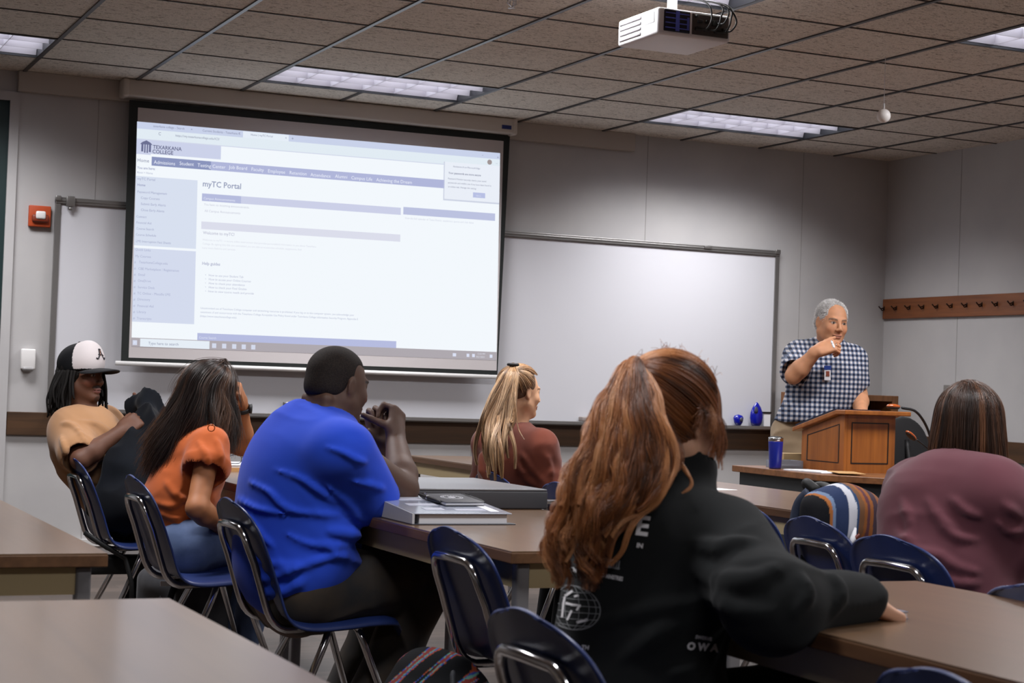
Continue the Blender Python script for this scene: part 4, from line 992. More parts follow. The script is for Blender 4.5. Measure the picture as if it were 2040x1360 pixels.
# gooseneck lamps
m_or = mat('lamp_orange', srgb(176, 82, 26), 0.22, coat=0.8)
def goose(base, path, head_c, ax, hl, label, rr):
    t = thing('gooseneck_lamp', label, 'lamp', (base[0], base[1], 0.76), 'orange headed gooseneck lamps')
    obj('base', MB().lathe([(0.06, 0), (0.062, 0.012), (0.03, 0.024), (0.012, 0.03)], (base[0], base[1], 0.76), 20), m_dark, t)
    obj('gooseneck', MB().tube(catmull(path, 8), rr, 10), m_dark, t)
    z_ = np.array(ax, float); z_ /= np.linalg.norm(z_); u_ = np.array((0, 0, 1.0))-z_*z_[2]; u_ /= np.linalg.norm(u_); s_ = np.cross(z_, u_); M3 = np.stack([z_, s_, u_], 1)
    link('lamp_head', SDF().ell(head_c, (hl, hl*0.45, hl*0.24), M3, k=0).mesh('lamp_head', 0.004), m_or, t)
    link('lamp_underside', SDF().ell(np.array(head_c)-u_*hl*0.12, (hl*0.93, hl*0.42, hl*0.2), M3, k=0).mesh('lamp_underside', 0.004), m_dark, t)
def dp(px, py, d): return tuple(D(px, py, d))
h1 = D(1780, 809, 8.45)
goose(dp(1862, 950, 8.75)[:2], [dp(1862, 946, 8.75), dp(1857, 890, 8.75), dp(1846, 850, 8.7), dp(1825, 820, 8.6), dp(1797, 812, 8.5)], h1, (0.95, 0.3, -0.02), 0.050, 'tall gooseneck lamp with orange head just above the lectern corner', 0.0065)
h2 = D(1815, 867, 8.6)
goose(dp(1880, 952, 8.9)[:2], [dp(1880, 946, 8.9), dp(1868, 915, 8.9), dp(1848, 893, 8.85), dp(1827, 876, 8.75)], h2, (0.8, 0.2, -0.5), 0.044, 'short gooseneck lamp with orange head below the tall one, right of the lectern', 0.0035)
# laptop at the far right and a mouse
lp = thing('laptop', 'dark open laptop on the right end of the instructor desk behind the woman in maroon', 'laptop', (4.62, -3.0, 0.76))
a0 = D(2000, 935, 8.55)
lx, ly = 4.36, -3.05
obj('keyboard_base', MB().rbox((lx-0.12, ly-0.17, 0.76), (lx+0.12, ly+0.17, 0.775), 0.005), m_dark, lp)
Ml = Matrix.Translation((lx-0.11, ly, 0.775)) @ Matrix.Rotation(math.radians(22), 4, 'Y')
obj('screen_lid', MB().rbox((-0.004, -0.17, 0), (0.004, 0.17, 0.22), 0.003, M=Ml), m_dark, lp); obj('display', MB().box((0.0041, -0.155, 0.015), (0.0048, 0.155, 0.205), M=Ml), m_black, lp)
tag(obj('papers', MB().box((4.40, -3.33, 0.76), (4.62, -3.24, 0.764)), m_paper), 'white papers on the instructor desk near the laptop at the right edge', 'paper')
tag(obj('computer_mouse', MB().rbox((3.93, -3.2, 0.76), (4.0, -3.1, 0.79), 0.015, 4), m_dark), 'black computer mouse on the instructor desk right beside the lectern', 'mouse')

# ================================================================== bags
def rotz(a): c_, s_ = math.cos(a), math.sin(a); return np.array([[c_, -s_, 0], [s_, c_, 0], [0, 0, 1.0]])
m_bagc = colmat('woven_stripes', 0.85, 0.2, bump=0.4, bscale=500)
m_strap = mat('webbing', srgb(26, 28, 34), 0.8)
# striped backpack on chair 6
_, c6x, c6y = chairs[5]
bc = D(1655, 1060, 5.30); bx, by = c6x-0.13, c6y+0.11
MR = rotz(-1.45)
lean = 0.10
def Lp(p): q = MR @ np.array(p, float); return np.array([bx, by, 0.445])+q
S_ = SDF(); 
S_.box(Lp((0.0, 0.0, 0.20)), (0.035, 0.075, 0.15), MR, 0.04, k=0.0); S_.ell(Lp((0.0, 0, 0.33)), (0.085, 0.112, 0.10), MR, k=0.06); S_.ell(Lp((0.04, 0, 0.11)), (0.075, 0.105, 0.12), MR, k=0.05)
STR = [(-0.30, (26, 27, 31)), (-0.108, (176, 110, 60)), (-0.101, (120, 140, 170)), (-0.092, (44, 58, 92)), (-0.050, (206, 208, 216)), (-0.024, (50, 74, 110)), (-0.014, (120, 84, 58)), (0.004, (150, 92, 50)), (0.016, (96, 60, 66)), (0.03, (150, 92, 50)), (0.045, (70, 56, 66)), (0.07, (140, 90, 60)), (0.09, (34, 52, 84)), (0.13, (60, 56, 70))]
def bagcol(V):
    q = (V-np.array([bx, by, 0.445])) @ MR
    out = np.zeros((len(V), 4)); out[:, 3] = 1
    idx = np.searchsorted([s[0] for s in STR], q[:, 1], side='right')-1
    tab = np.array([srgb(*s[1])[:3] for s in STR]); out[:, :3] = tab[np.clip(idx, 0, len(STR)-1)]
    low = q[:, 2] < 0.14
    tab2 = np.array([srgb(34, 52, 84)[:3], srgb(96, 66, 52)[:3], srgb(30, 44, 74)[:3], srgb(150, 160, 178)[:3], srgb(34, 52, 84)[:3]])
    z_ = q[low, 2]; k_ = np.where(z_ > 0.105, 1, np.where((z_ % 0.045) < 0.006, 3, 2)); out[low, :3] = tab2[k_]
    back = q[:, 0] < -0.05; out[back, :3] = srgb(20, 21, 24)[:3]
    return out
bk = thing('backpack', 'woven striped backpack in navy, white and orange sitting on a navy chair', 'backpack', (bx, by, 0.445))
link('body', S_.mesh('body', 0.004, disp=lambda P: (vnoise(P*16, 3)-0.5)*0.012, amp=0.008, color=bagcol), m_bagc, bk)
obj('haul_loop', MB().tube(catmull([Lp((-0.08, -0.03, 0.40)), Lp((-0.13, -0.03, 0.42)), Lp((-0.15, 0.0, 0.40)), Lp((-0.13, 0.03, 0.41)), Lp((-0.08, 0.03, 0.40))], 6), 0.015, 10), m_black, bk)
for y in (-0.07, 0.07): obj('shoulder_strap', MB().tube(catmull([Lp((-0.075, y, 0.39)), Lp((-0.125, y, 0.34)), Lp((-0.13, y*1.1, 0.22)), Lp((-0.085, y*1.2, 0.05))], 6), 0.022, 8, flat=0.45), mat('strap_navy', srgb(34, 44, 66), 0.8) if y < 0 else MATS['strap_navy'], bk)
obj('zip_pull', MB().tube([Lp((0.105, -0.075, 0.245)), Lp((0.13, -0.045, 0.285))], 0.005, 8), mat('zip_red', srgb(110, 50, 40), 0.5), bk)
obj('zip_tassel', MB().tube([Lp((0.10, -0.035, 0.30)), Lp((0.118, -0.06, 0.27)), Lp((0.12, -0.07, 0.25))], [0.004, 0.01, 0.002], 8), m_paper, bk)
pp = D(1722, 1045, 5.45)
S2 = SDF().box((pp[0], pp[1], pp[2]-0.02), (0.012, 0.03, 0.05), rotz(-0.3), 0.02, k=0); S2.ell((pp[0], pp[1], pp[2]+0.055), (0.018, 0.038, 0.03), rotz(-0.3), k=0.0, mode=-1)
e = thing('pouch', 'small open pouch with white rim beside the striped backpack', 'pouch', (pp[0], pp[1], pp[2]-0.09))
link('body', S2.mesh('body', 0.003), mat('pouch_brown', srgb(52, 44, 48), 0.8), e)
obj('rim', MB().tube(catmull([(pp[0]-0.03, pp[1]+0.03, pp[2]+0.02), (pp[0]-0.02, pp[1]+0.02, pp[2]+0.058), (pp[0]+0.015, pp[1]-0.01, pp[2]+0.058), (pp[0]+0.035, pp[1]-0.03, pp[2]+0.03), (pp[0]+0.035, pp[1]-0.035, pp[2]-0.06)], 6), 0.004, 8), m_paper, e)
# dark streaked bag behind chair 4
gb = D(880, 1340, 4.62); gx, gy = 0.18, -6.02
def sc(V):
    out = np.zeros((len(V), 4)); out[:, 3] = 1; out[:, :3] = srgb(14, 15, 18)[:3]
    ang = V[:, 2]*0.62+(V[:, 1]-gy)*0.35-(V[:, 0]-gx)*0.5
    q = np.stack([ang*80, (V[:, 2]-V[:, 0])*6, V[:, 1]*5], 1); n = vnoise(q, 5); n2 = vnoise(q*np.array([1, 1.5, 1])+40, 9)
    for lo_, hi_, c_ in ((0.64, 0.70, (150, 70, 40)), (0.70, 0.76, (40, 70, 150)), (0.76, 0.82, (90, 140, 130)), (0.82, 1.0, (120, 50, 46))):
        m_ = (n > lo_-0.07) & (n <= hi_-0.07) & (n2 > 0.33); out[m_, :3] = srgb(*c_)[:3]
    return out
S_ = SDF().ell((gx, gy, 0.22), (0.18, 0.16, 0.25), rotz(0.3), k=0); S_.ell((gx-0.06, gy-0.02, 0.12), (0.18, 0.18, 0.14), k=0.08)
S_.box((gx, gy, -0.05), (0.4, 0.4, 0.05), rr=0.0, k=0.005, mode=-1)
e = thing('backpack', 'dark backpack with thin red, blue and teal streaks on the floor behind the empty chair', 'backpack', (gx, gy, 0))
link('body', S_.mesh('body', 0.005, disp=lambda P: (vnoise(P*np.array([9, 9, 22]), 4)-0.5)*0.03, amp=0.015, color=sc), m_bagc, e)
obj('shoulder_strap', MB().tube(catmull([(gx-0.02, gy-0.13, 0.42), (gx-0.05, gy-0.2, 0.34), (gx-0.1, gy-0.21, 0.18), (gx-0.1, gy-0.17, 0.08)], 6), 0.018, 8, flat=0.4), m_strap, e)
obj('strap_buckle', MB().rbox((gx-0.09, gy-0.235, 0.20), (gx-0.05, gy-0.215, 0.24), 0.004), mat('buckle', srgb(90, 84, 76), 0.5), e)
# grey backpack on floor near orange woman's chair
q = D(375, 1190, 6.75); gx2, gy2 = q[0], q[1]
S_ = SDF().box((gx2, gy2, 0.20), (0.10, 0.11, 0.14), rotz(0.5), 0.05, k=0); S_.ell((gx2+0.0, gy2, 0.33), (0.15, 0.13, 0.07), rotz(0.5), k=0.05); S_.box((gx2-0.03, gy2-0.12, 0.15), (0.08, 0.025, 0.09), rotz(0.5), 0.02, k=0.02)
e = thing('backpack', 'plain dark grey backpack on the floor under the chair of the woman in orange', 'backpack', (gx2, gy2, 0))
link('body', S_.mesh('body', 0.006, disp=lambda P: (vnoise(P*12, 6)-0.5)*0.02, amp=0.01), fabric('grey_nylon', srgb(66, 66, 70), srgb(50, 50, 54), 0.7), e)
t1 = D(332, 1162, 6.5)
obj('white_tag', MB().box((t1[0]-0.024, t1[1]-0.004, t1[2]-0.009), (t1[0]+0.024, t1[1]+0.0, t1[2]+0.009)), m_paper, e)
for y in (-0.05, 0.06): obj('shoulder_strap', MB().tube(catmull([(gx2-0.08, gy2+y-0.1, 0.37), (gx2-0.12, gy2+y-0.14, 0.28), (gx2-0.12, gy2+y-0.14, 0.14), (gx2-0.09, gy2+y-0.1, 0.06)], 5), 0.02, 8, flat=0.4), m_strap, e)
# black shoulder bag beneath the capped man's chair
q0 = D(170, 1075, 7.0)
e = thing('shoulder_bag', 'flat black bag under the seat of the man in the trucker cap', 'bag', (0.0, -3.1, 0.0))
q1 = D(232, 1075, 7.25)
obj('body', MB().rbox((q1[0]-0.17, q1[1]-0.05, 0.30), (q1[0]+0.15, q1[1]+0.05, 0.375), 0.015), m_black, e)
obj('strap', MB().tube([D(168, 1060, 7.1), D(200, 1082, 7.1), D(250, 1112, 7.1), D(262, 1160, 7.1), D(262, 1250, 7.1)], 0.010, 8, flat=0.5), m_black, e)
obj('paper_tag', MB().add([D(210, 1073, 7.12), D(234, 1090, 7.12), D(223, 1070, 7.12)], [(0, 1, 2)]).add([D(210, 1074, 7.13), D(222, 1069, 7.13), D(234, 1091, 7.13)], [(0, 1, 2)]), m_paper, e)
# ================================================================== people
from mathutils.bvhtree import BVHTree
def nrm(v): v = np.array(v, float); return v/np.linalg.norm(v)
RH = nrm([RT[0], RT[1], 0]); FH = nrm([FW[0], FW[1], 0]); ZZ = np.array([0, 0, 1.0])
def hdir(deg): a = math.radians(deg); return math.cos(a)*RH+math.sin(a)*FH      # 0 = to the right of the picture, 90 = away
def frame(deg, pitch=0, tilt=0):      # columns right, forward, up
    f = hdir(deg); p = math.radians(pitch); f2 = f*math.cos(p)+ZZ*math.sin(p); r_ = nrm(np.cross(f2, ZZ)); u_ = np.cross(r_, f2)
    t = math.radians(tilt); r2 = r_*math.cos(t)+u_*math.sin(t); u2 = -r_*math.sin(t)+u_*math.cos(t)
    return np.stack([r2, f2, u2], 1)
def rotv(v, ax, a):
    ax = nrm(ax); return v*math.cos(a)+np.cross(ax, v)*math.sin(a)+ax*(ax@v)*(1-math.cos(a))

def head(S, c, M, s=1.0, face=True, neck=None, nr=0.054, ears=True, jaw=1.0):
    L = lambda x, y, z: c+M @ (np.array([x, y, z])*s)
    S.ell(L(0, -0.012, 0.033), np.array([0.0745, 0.094, 0.083])*s, M, k=0.02)
    S.ell(L(0, 0.028, -0.028), np.array([0.060, 0.060, 0.085])*s*np.array([jaw, 1, 1]), M, k=0.03*s)
    for q in (-1, 1):
        S.cone(L(q*0.052*jaw, 0.0, -0.05), L(q*0.012, 0.066, -0.098), 0.021*s, 0.017*s, k=0.025*s)
        S.ell(L(q*0.036, 0.060, -0.028), np.array([0.024, 0.022, 0.024])*s, M, k=0.02*s)
    S.ell(L(0, 0.072, -0.098), np.array([0.019, 0.016, 0.014])*s, M, k=0.015*s)
    if face:
        S.cone(L(-0.034, 0.082, 0.021), L(0.034, 0.082, 0.021), 0.0085*s, k=0.014*s)
        for q in (-1, 1):
            S.ell(L(q*0.031, 0.094, 0.001), np.array([0.019, 0.012, 0.012])*s, M, k=0.010*s, mode=-1)
            S.ell(L(q*0.031, 0.0745, 0.001), np.array([0.0135, 0.0125, 0.0125])*s, M, k=0.003*s)
            S.cone(L(q*0.045, 0.074, 0.009), L(q*0.017, 0.083, 0.009), 0.0048*s, 0.0048*s, k=0.005*s)
            S.cone(L(q*0.044, 0.074, -0.010), L(q*0.018, 0.081, -0.011), 0.004*s, 0.004*s, k=0.006*s)
            S.ell(L(q*0.012, 0.098, -0.036), np.array([0.0085, 0.010, 0.008])*s, M, k=0.007*s)
        S.cone(L(0, 0.086, 0.012), L(0, 0.107, -0.030), 0.0075*s, 0.0105*s, k=0.010*s)
        S.ell(L(0, 0.085, -0.062), np.array([0.026, 0.013, 0.0065])*s, M, k=0.007*s)
        S.ell(L(0, 0.084, -0.074), np.array([0.022, 0.013, 0.0075])*s, M, k=0.006*s)
        S.cone(L(-0.024, 0.097, -0.0675), L(0.024, 0.097, -0.0675), 0.0022*s, k=0.004*s, mode=-1)
    if ears:
        for q in (-1, 1):
            Me = M @ rotz(q*0.35)
            S.ell(L(q*0.077, -0.004, -0.004), np.array([0.0075, 0.018, 0.031])*s, Me, k=0.006*s)
            S.ell(L(q*0.0855, -0.001, 0.000), np.array([0.005, 0.010, 0.020])*s, Me, k=0.004*s, mode=-1)
    if neck is not None:
        S.cone(L(0, -0.022, -0.055), neck, nr*s, nr*1.08, k=0.03)

def hand(S, w_, d, n, t, curl=(0.5, 0.6, 0.35), s=1.0, thumb=(0.75, 0.55, -0.35), tc=0.35, fan=0.06):
    d = nrm(d); n = nrm(n-d*(n@d)); t = nrm(np.cross(d, n))*np.sign(np.cross(d, n)@t)
    B = np.stack([d, t, n], 1)
    S.box(w_+d*0.048*s, (0.034*s, 0.028*s, 0.004*s), B, 0.0105*s, k=0.02)
    S.cone(w_-d*0.02, w_+d*0.03*s, 0.025*s, 0.026*s, k=0.02, n=n, sq=0.75)
    ax = np.cross(n, d)
    if isinstance(curl[0], (int, float)): curl = [curl]*4
    for (off, ln, rr), cu in zip(((0.030, 0.076, 0.0092), (0.0103, 0.084, 0.0094), (-0.0098, 0.078, 0.0088), (-0.0290, 0.062, 0.0078)), curl):
        p = w_+d*0.086*s*(1-abs(off-0.005)*1.2)+t*off*s; dr = nrm(d+t*off*fan*20)
        for (fr, c_) in ((0.45, cu[0]), (0.31, cu[1]), (0.24, cu[2])):
            dr = rotv(dr, ax, c_); p2 = p+dr*ln*fr*s; S.cone(p, p2, rr*s, rr*0.9*s, k=0.004); p = p2; rr *= 0.92
    p = w_+d*0.022*s+t*0.026*s; dr = nrm(t*thumb[0]+d*thumb[1]+n*thumb[2])
    S.cone(w_+d*0.01, p+dr*0.01, 0.016*s, 0.014*s, k=0.015)
    for ln, rr in ((0.038, 0.0125), (0.032, 0.0108), (0.026, 0.0095)):
        p2 = p+dr*ln*s; S.cone(p, p2, rr*s, rr*0.92*s, k=0.005); p = p2; dr = nrm(dr+(d*0.6-n*0.5)*tc)

def arm(S, sh, el, wr, g=1.0, k=0.02):
    S.line([sh, el], [0.049*g, 0.040*g], k=0.03)
    e = el+(wr-el)*0.28
    S.line([el, e, wr], [0.039*g, 0.043*g, 0.0265*g], k=k)
def leg(S, hp, kn, an, toe, g=1.0):
    S.line([hp, kn], [0.085*g, 0.056*g], k=0.04); c_ = kn+(an-kn)*0.3
    S.line([kn, c_, an], [0.054*g, 0.056*g, 0.038*g], k=0.03); S.cone(an-[0, 0, 0.02], toe, 0.036, 0.028, k=0.03)
def torso(S, P, fwd, g=1.0, o=0.0, k=0.05):
    S.cone(P['hipR'], P['hipL'], 0.10*g+o, k=k)
    S.cone(P['pel'], P['wai'], 0.135*g+o, 0.125*g+o, n=fwd, sq=0.78, k=k)
    S.cone(P['wai'], P['che'], 0.125*g+o, 0.15*g+o, n=fwd, sq=0.72, k=k)
    S.cone(P['che'], P['nek']-nrm(P['nek']-P['che'])*0.05, 0.14*g+o, 0.075*g+o, n=fwd, sq=0.75, k=k)
    S.cone(P['shR'], P['shL'], 0.055*g+o, k=k)

def wrinkles(seed, amp, f1=(14, 14, 5), M=None, f2=None):
    def fn(V):
        Q = V if M is None else V @ M
        w_ = vnoise(Q*4.0, seed+7)[:, None]*0.35
        a = vnoise((Q+w_*0.3)*np.array(f1), seed); a = 1-np.abs(2*a-1)
        b_ = vnoise(Q*np.array(f2 if f2 else (5, 5, 3)), seed+3)
        return -(a**2.2)*amp*(0.12+1.9*b_*b_)+amp*0.4
    return fn
m_skin = colmat('skin', 0.6, 0.4, sss=0.12, bump=0.08, bscale=700)
def ridge(S, px, rr, d0, d1, k=0.016):
    # a cloth fold: measured points of the photo walked onto the cloth surface
    P_ = catmull([np.array(p, float) for p in px], 4); out = []
    tt = np.arange(d0, d1, 0.006)
    for q in P_:
        V = CAM+np.outer(tt, ray(q[0], q[1])); dd = S.ev(V); h_ = np.where(dd < 0)[0]
        if len(h_): out.append(V[h_[0]]+FW*rr*0.25)
    if len(out) > 3:
        n_ = len(out); rs = [rr*(0.25+0.85*math.sin(PI*(i+0.5)/n_)**0.7) for i in range(n_)]; S.line(out, rs, k=k)
def skincol(base, c, M, s=1.0, lips=(150, 84, 76), brow=None, beard=None, iris=(40, 28, 20), hairc=None, hairline=None, eyes=True):
    base = np.array(srgb(*base)[:3])
    def fn(V):
        q = ((V-c) @ M)/s
        out = np.ones((len(V), 4)); n_ = vnoise(V*60, 2)[:, None]; out[:, :3] = base*(0.92+0.16*n_)
        inh = (np.abs(q[:, 0]) < 0.1) & (np.abs(q[:, 1]) < 0.14) & (np.abs(q[:, 2]) < 0.14)
        def put(m, col, a=1.0): out[m, :3] = out[m, :3]*(1-a)+np.array(srgb(*col)[:3])*a
        lipm = inh & (q[:, 1] > 0.078) & (((q[:, 0]/0.025)**2+((q[:, 2]+0.068)/0.0125)**2) < 1); put(lipm, lips, 0.75)
        lipc = inh & (q[:, 1] > 0.075) & (np.abs(q[:, 0]) < 0.024) & (np.abs(q[:, 2]+0.0675) < 0.0016); put(lipc, (40, 20, 18), 0.8)
        ck = inh & (q[:, 1] > 0.03) & (((np.abs(q[:, 0])-0.042)/0.02)**2+((q[:, 2]+0.032)/0.02)**2 < 1); put(ck, (190, 90, 70), 0.10)
        if eyes:
            ax = np.abs(q[:, 0]); sc_ = inh & (q[:, 1] > 0.072) & (((ax-0.031)/0.0135)**2+((q[:, 2]-0.0005)/0.0052)**2 < 1); put(sc_, (170, 162, 154), 0.85)
            ir = sc_ & (((ax-0.031)/0.0062)**2+((q[:, 2]-0.0005)/0.0062)**2 < 1); put(ir, iris, 1)
            lid = inh & (q[:, 1] > 0.070) & (~sc_) & (((ax-0.031)/0.0155)**2+((q[:, 2]-0.0015)/0.008)**2 < 1) & (q[:, 2] > 0.002); put(lid, tuple(int(x*0.45) for x in (iris if False else (90, 60, 50))), 0.6)
        if brow:
            ax = np.abs(q[:, 0]); b_ = inh & (q[:, 1] > 0.055) & (ax > 0.012) & (ax < 0.052) & (np.abs(q[:, 2]-(0.0235-0.35*np.abs(ax-0.034))) < 0.0042); put(b_, brow, 0.8)
        if beard:
            m = inh & (q[:, 1] > 0.07) & (np.abs(q[:, 0]) < 0.03) & (q[:, 2] < -0.048) & (q[:, 2] > -0.058); put(m, beard, 0.75)
            m = inh & (((q[:, 0]/0.02)**2+((q[:, 2]+0.104)/0.014)**2+((q[:, 1]-0.078)/0.022)**2) < 1); put(m, beard, 0.6)
        return out
    return fn
def person(label, me, base, mats=None):
    o = bpy.data.objects.new('person', me); COL.objects.link(o)
    for m in (mats or [m_skin]): me.materials.append(m)
    me.transform(Matrix.Translation([-float(x) for x in base])); o.location = [float(x) for x in base]
    o['_w'] = 1; o['label'] = label; o['category'] = 'person'; return o
def cloth(name, S, parent, m, h=0.0065, disp=None, amp=0.0, color=None, label=None):
    return link(name, S.mesh(name, h, disp, amp, color), m, parent, label=label)
def shoes(P, parent, m, key=('anR', 'toeR', 'anL', 'toeL')):
    for a, t in (key[:2], key[2:]):
        a = P[a]; t = P[t]; f = nrm([t[0]-a[0], t[1]-a[1], 0]); sd = np.cross(f, ZZ)
        S = SDF(); b_ = np.array([a[0], a[1], 0.0]); M3 = np.stack([f, sd, ZZ], 1)
        S.ell(b_+f*0.0+ZZ*0.05, (0.05, 0.04, 0.05), M3, k=0); S.ell(b_+f*0.10+ZZ*0.04, (0.085, 0.047, 0.038), M3, k=0.03); S.cone(b_+ZZ*0.05, a, 0.045, 0.045, k=0.02)
        S.box(b_+f*0.06+ZZ*(-0.03), (0.2, 0.2, 0.03), M3, 0.0, k=0.003, mode=-1)
        link('shoe', S.mesh('shoe', 0.006), m, parent)
# ---- hair strands
def hairmat(name, cols, rough=0.38, spec=0.5):
    m = mat(name, srgb(*cols[0]), rough, spec=spec)
    nt, nd, lk, b = nodes(m)
    hi = nt.nodes.new('ShaderNodeHairInfo'); r = nt.nodes.new('ShaderNodeValToRGB')
    at = nt.nodes.new('ShaderNodeAttribute'); at.attribute_name = 'tone'
    mm = nt.nodes.new('ShaderNodeMath'); mm.operation = 'MULTIPLY_ADD'; mm.inputs[1].default_value = 0.28; lk.new(hi.outputs['Random'], mm.inputs[0]); lk.new(at.outputs['Fac'], mm.inputs[2])
    el = r.color_ramp.elements
    while len(el) < len(cols): el.new(0.5)
    for i, c_ in enumerate(cols): el[i].position = i/(len(cols)-1); el[i].color = srgb(*c_)
    lk.new(mm.outputs[0], r.inputs['Fac']); lk.new(r.outputs['Color'], b.inputs['Base Color'])
    return m
def strands(name, paths, m, parent, r0=0.0006, r1=0.0002, tf=38.0):
    paths = [np.asarray(p, np.float32) for p in paths]
    n = len(paths); k = [len(p) for p in paths]
    hc = bpy.data.hair_curves.new(name); hc.add_curves(k)
    P = np.concatenate(paths); hc.points.foreach_set('position', P.ravel())
    R_a = np.concatenate([np.linspace(r0, r1, q) for q in k]).astype(np.float32)
    if 'radius' not in hc.attributes: hc.attributes.new('radius', 'FLOAT', 'POINT')
    hc.attributes['radius'].data.foreach_set('value', R_a)
    mid = np.array([p[len(p)//2] for p in paths], float)*np.array([1, 1, 0.35]); tn = np.clip((vnoise(mid*tf, 5)*0.65+vnoise(mid*tf*2.7, 6)*0.35-0.5)*1.7+0.36, 0, 0.9).astype(np.float32)
    hc.attributes.new('tone', 'FLOAT', 'CURVE'); hc.attributes['tone'].data.foreach_set('value', tn)
    o = bpy.data.objects.new(name, hc); COL.objects.link(o); hc.materials.append(m); o.parent = parent
    if parent.get('_w'): o.location = [-x for x in parent.location]
    return o
def resample(pts, n):
    pts = np.array(catmull(pts, 6)); L = np.r_[0, np.cumsum(np.linalg.norm(np.diff(pts, axis=0), axis=1))]; t = np.linspace(0, L[-1], n)
    return np.stack([np.interp(t, L, pts[:, i]) for i in range(3)], 1)
def lock(pts, rad, count, n=22, wave=0.0, wl=0.12, out=None, jit=0.0, taper=0.35, seed=None):
    """strands filling a tapering, wavy lock along pts"""
    base = resample(pts, n); L = np.r_[0, np.cumsum(np.linalg.norm(np.diff(base, axis=0), axis=1))]
    t = np.gradient(base, axis=0); t /= np.maximum(np.linalg.norm(t, axis=1, keepdims=True), 1e-9)
    a = np.cross(t, FW); a /= np.maximum(np.linalg.norm(a, axis=1, keepdims=True), 1e-6); b_ = np.cross(t, a)
    ph0 = rng.uniform(0, 2*PI); u_ = L/L[-1]
    prof = rad*(np.clip(u_*6, 0.25, 1)*(1-(1-taper)*u_**2))
    res = []
    for _ in range(count):
        q = rng.uniform(0, 2*PI); rr = math.sqrt(rng.uniform(0, 1)); ph = ph0+rng.normal(0, 0.25); am = wave*(0.04+1.15*u_)*(1+rng.normal(0, 0.15))
        p = base+a*(math.cos(q)*rr*prof)[:, None]+b_*(math.sin(q)*rr*prof)[:, None]
        p = p+a*(am*np.sin(2*PI*L/wl+ph))[:, None]+b_*(am*0.6*np.cos(2*PI*L/wl+ph))[:, None]
        if jit: p = p+rng.normal(0, jit, 3)*u_[:, None]
        e = int(n*(1-abs(rng.normal(0, 0.06)))); p = p[:max(4, e)]
        res.append(p)
    return res
def scalp_gather(c, M, s, tie, count, el_lo=-25, fr=0.75, off=0.004, rr=(0.078, 0.100, 0.087), cz=0.033, n=14, face_cut=0.35):
    """hair combed over the skull from the hairline to the tie point"""
    cc = c+M @ (np.array([0, -0.012, cz])*s); R_ = np.array(rr)*s
    tl = ((tie-cc) @ M)/R_; td = nrm(tl); res = []
    while len(res) < count:
        az = rng.uniform(-PI, PI); el = rng.uniform(math.radians(el_lo), math.radians(80))
        d = np.array([math.sin(az)*math.cos(el), math.cos(az)*math.cos(el), math.sin(el)])
        if d[1] > face_cut and d[2] < 0.52: continue
        if d[1] > 0.1 and d[2] < -0.1: continue
        ang = math.acos(np.clip(d @ td, -1, 1))
        if ang < 0.15: continue
        t = np.linspace(0, 1, n)[:, None]; ax = math.sin(ang)
        v_ = (np.sin((1-t)*ang)*d+np.sin(t*ang)*td)/ax
        o_ = off+0.006*rng.random()+0.004*np.sin(t*PI)
        p = cc+(v_*(R_+o_)) @ M.T
        res.append(p)
    return res
def fall(c, M, s, az, length, part=(0, 0.02, 0.12), off=0.008, flare=0.02, drift=(0, 0, 0), rr=(0.078, 0.100, 0.087), n=26, el_leave=-5, cz=0.033):
    cc = c+M @ (np.array([0, -0.012, cz])*s); R_ = np.array(rr)*s
    d0 = nrm(np.array(part)-np.array([0, -0.012, cz])); d0 = nrm(d0*np.array([1, 1, 1])); d1 = np.array([math.sin(az)*math.cos(math.radians(el_leave)), math.cos(az)*math.cos(math.radians(el_leave)), math.sin(math.radians(el_leave))])
    ang = math.acos(np.clip(d0 @ d1, -1, 1)); k = n//2; t = np.linspace(0, 1, k)[:, None]
    v_ = (np.sin((1-t)*ang)*d0+np.sin(t*ang)*d1)/math.sin(ang)
    p = cc+(v_*(R_+off)) @ M.T
    e = p[-1]; hz = M @ np.array([math.sin(az), math.cos(az), 0]); hz = hz-ZZ*hz[2]
    t2 = np.linspace(0, 1, n-k+1)[1:, None]
    q = e+hz*flare*np.sin(t2*PI*0.6)+np.array(drift)*t2**1.5-ZZ*length*t2
    P_ = np.vstack([p, q])
    for _ in range(5): P_[1:-1] = P_[1:-1]*0.5+0.25*(P_[:-2]+P_[2:])
    return P_

# ------------------------------------------------------------------ 1. man in the blue shirt
m_bluecl = fabric('blue_cotton', srgb(40, 78, 208), srgb(34, 70, 198), 0.85, scale=4, bump=0.15)
nodes(m_bluecl)[3].inputs['Sheen Weight'].default_value = 0.1
m_jean_bk = fabric('faded_black_denim', srgb(42, 42, 44), srgb(66, 56, 46), 0.9, scale=7)
m_sole = mat('shoe_dark', srgb(24, 22, 22), 0.6)
m_hair_bk = mat('hair_black', srgb(15, 13, 12), 0.75, spec=0.25); add_noise(m_hair_bk, srgb(24, 20, 18), scale=300, bump=0.9, bscale=900, bdist=0.0015)
P = dict(pel=D(590, 1165, 5.22), wai=D(600, 1060, 5.22), che=D(628, 925, 5.2), nek=D(652, 842, 5.2))
P['hipR'] = P['pel']+[0.0, -0.10, 0]; P['hipL'] = P['pel']+[0.0, 0.10, 0]
P['shR'] = D(690, 900, 5.0); P['shL'] = D(622, 880, 5.42)
P['elR'] = D(803, 975, 5.2); P['wrR'] = D(788, 872, 5.38); P['elL'] = D(742, 968, 5.55); P['wrL'] = D(763, 885, 5.48)
P['knR'] = D(852, 1155, 5.28); P['anR'] = D(712, 1345, 5.2); P['knL'] = D(800, 1140, 5.6); P['anL'] = D(680, 1300, 5.55)
for a in 'RL': P['an'+a][2] = 0.09; P['toe'+a] = P['an'+a]+np.array([0.14, 0.0, -0.055])
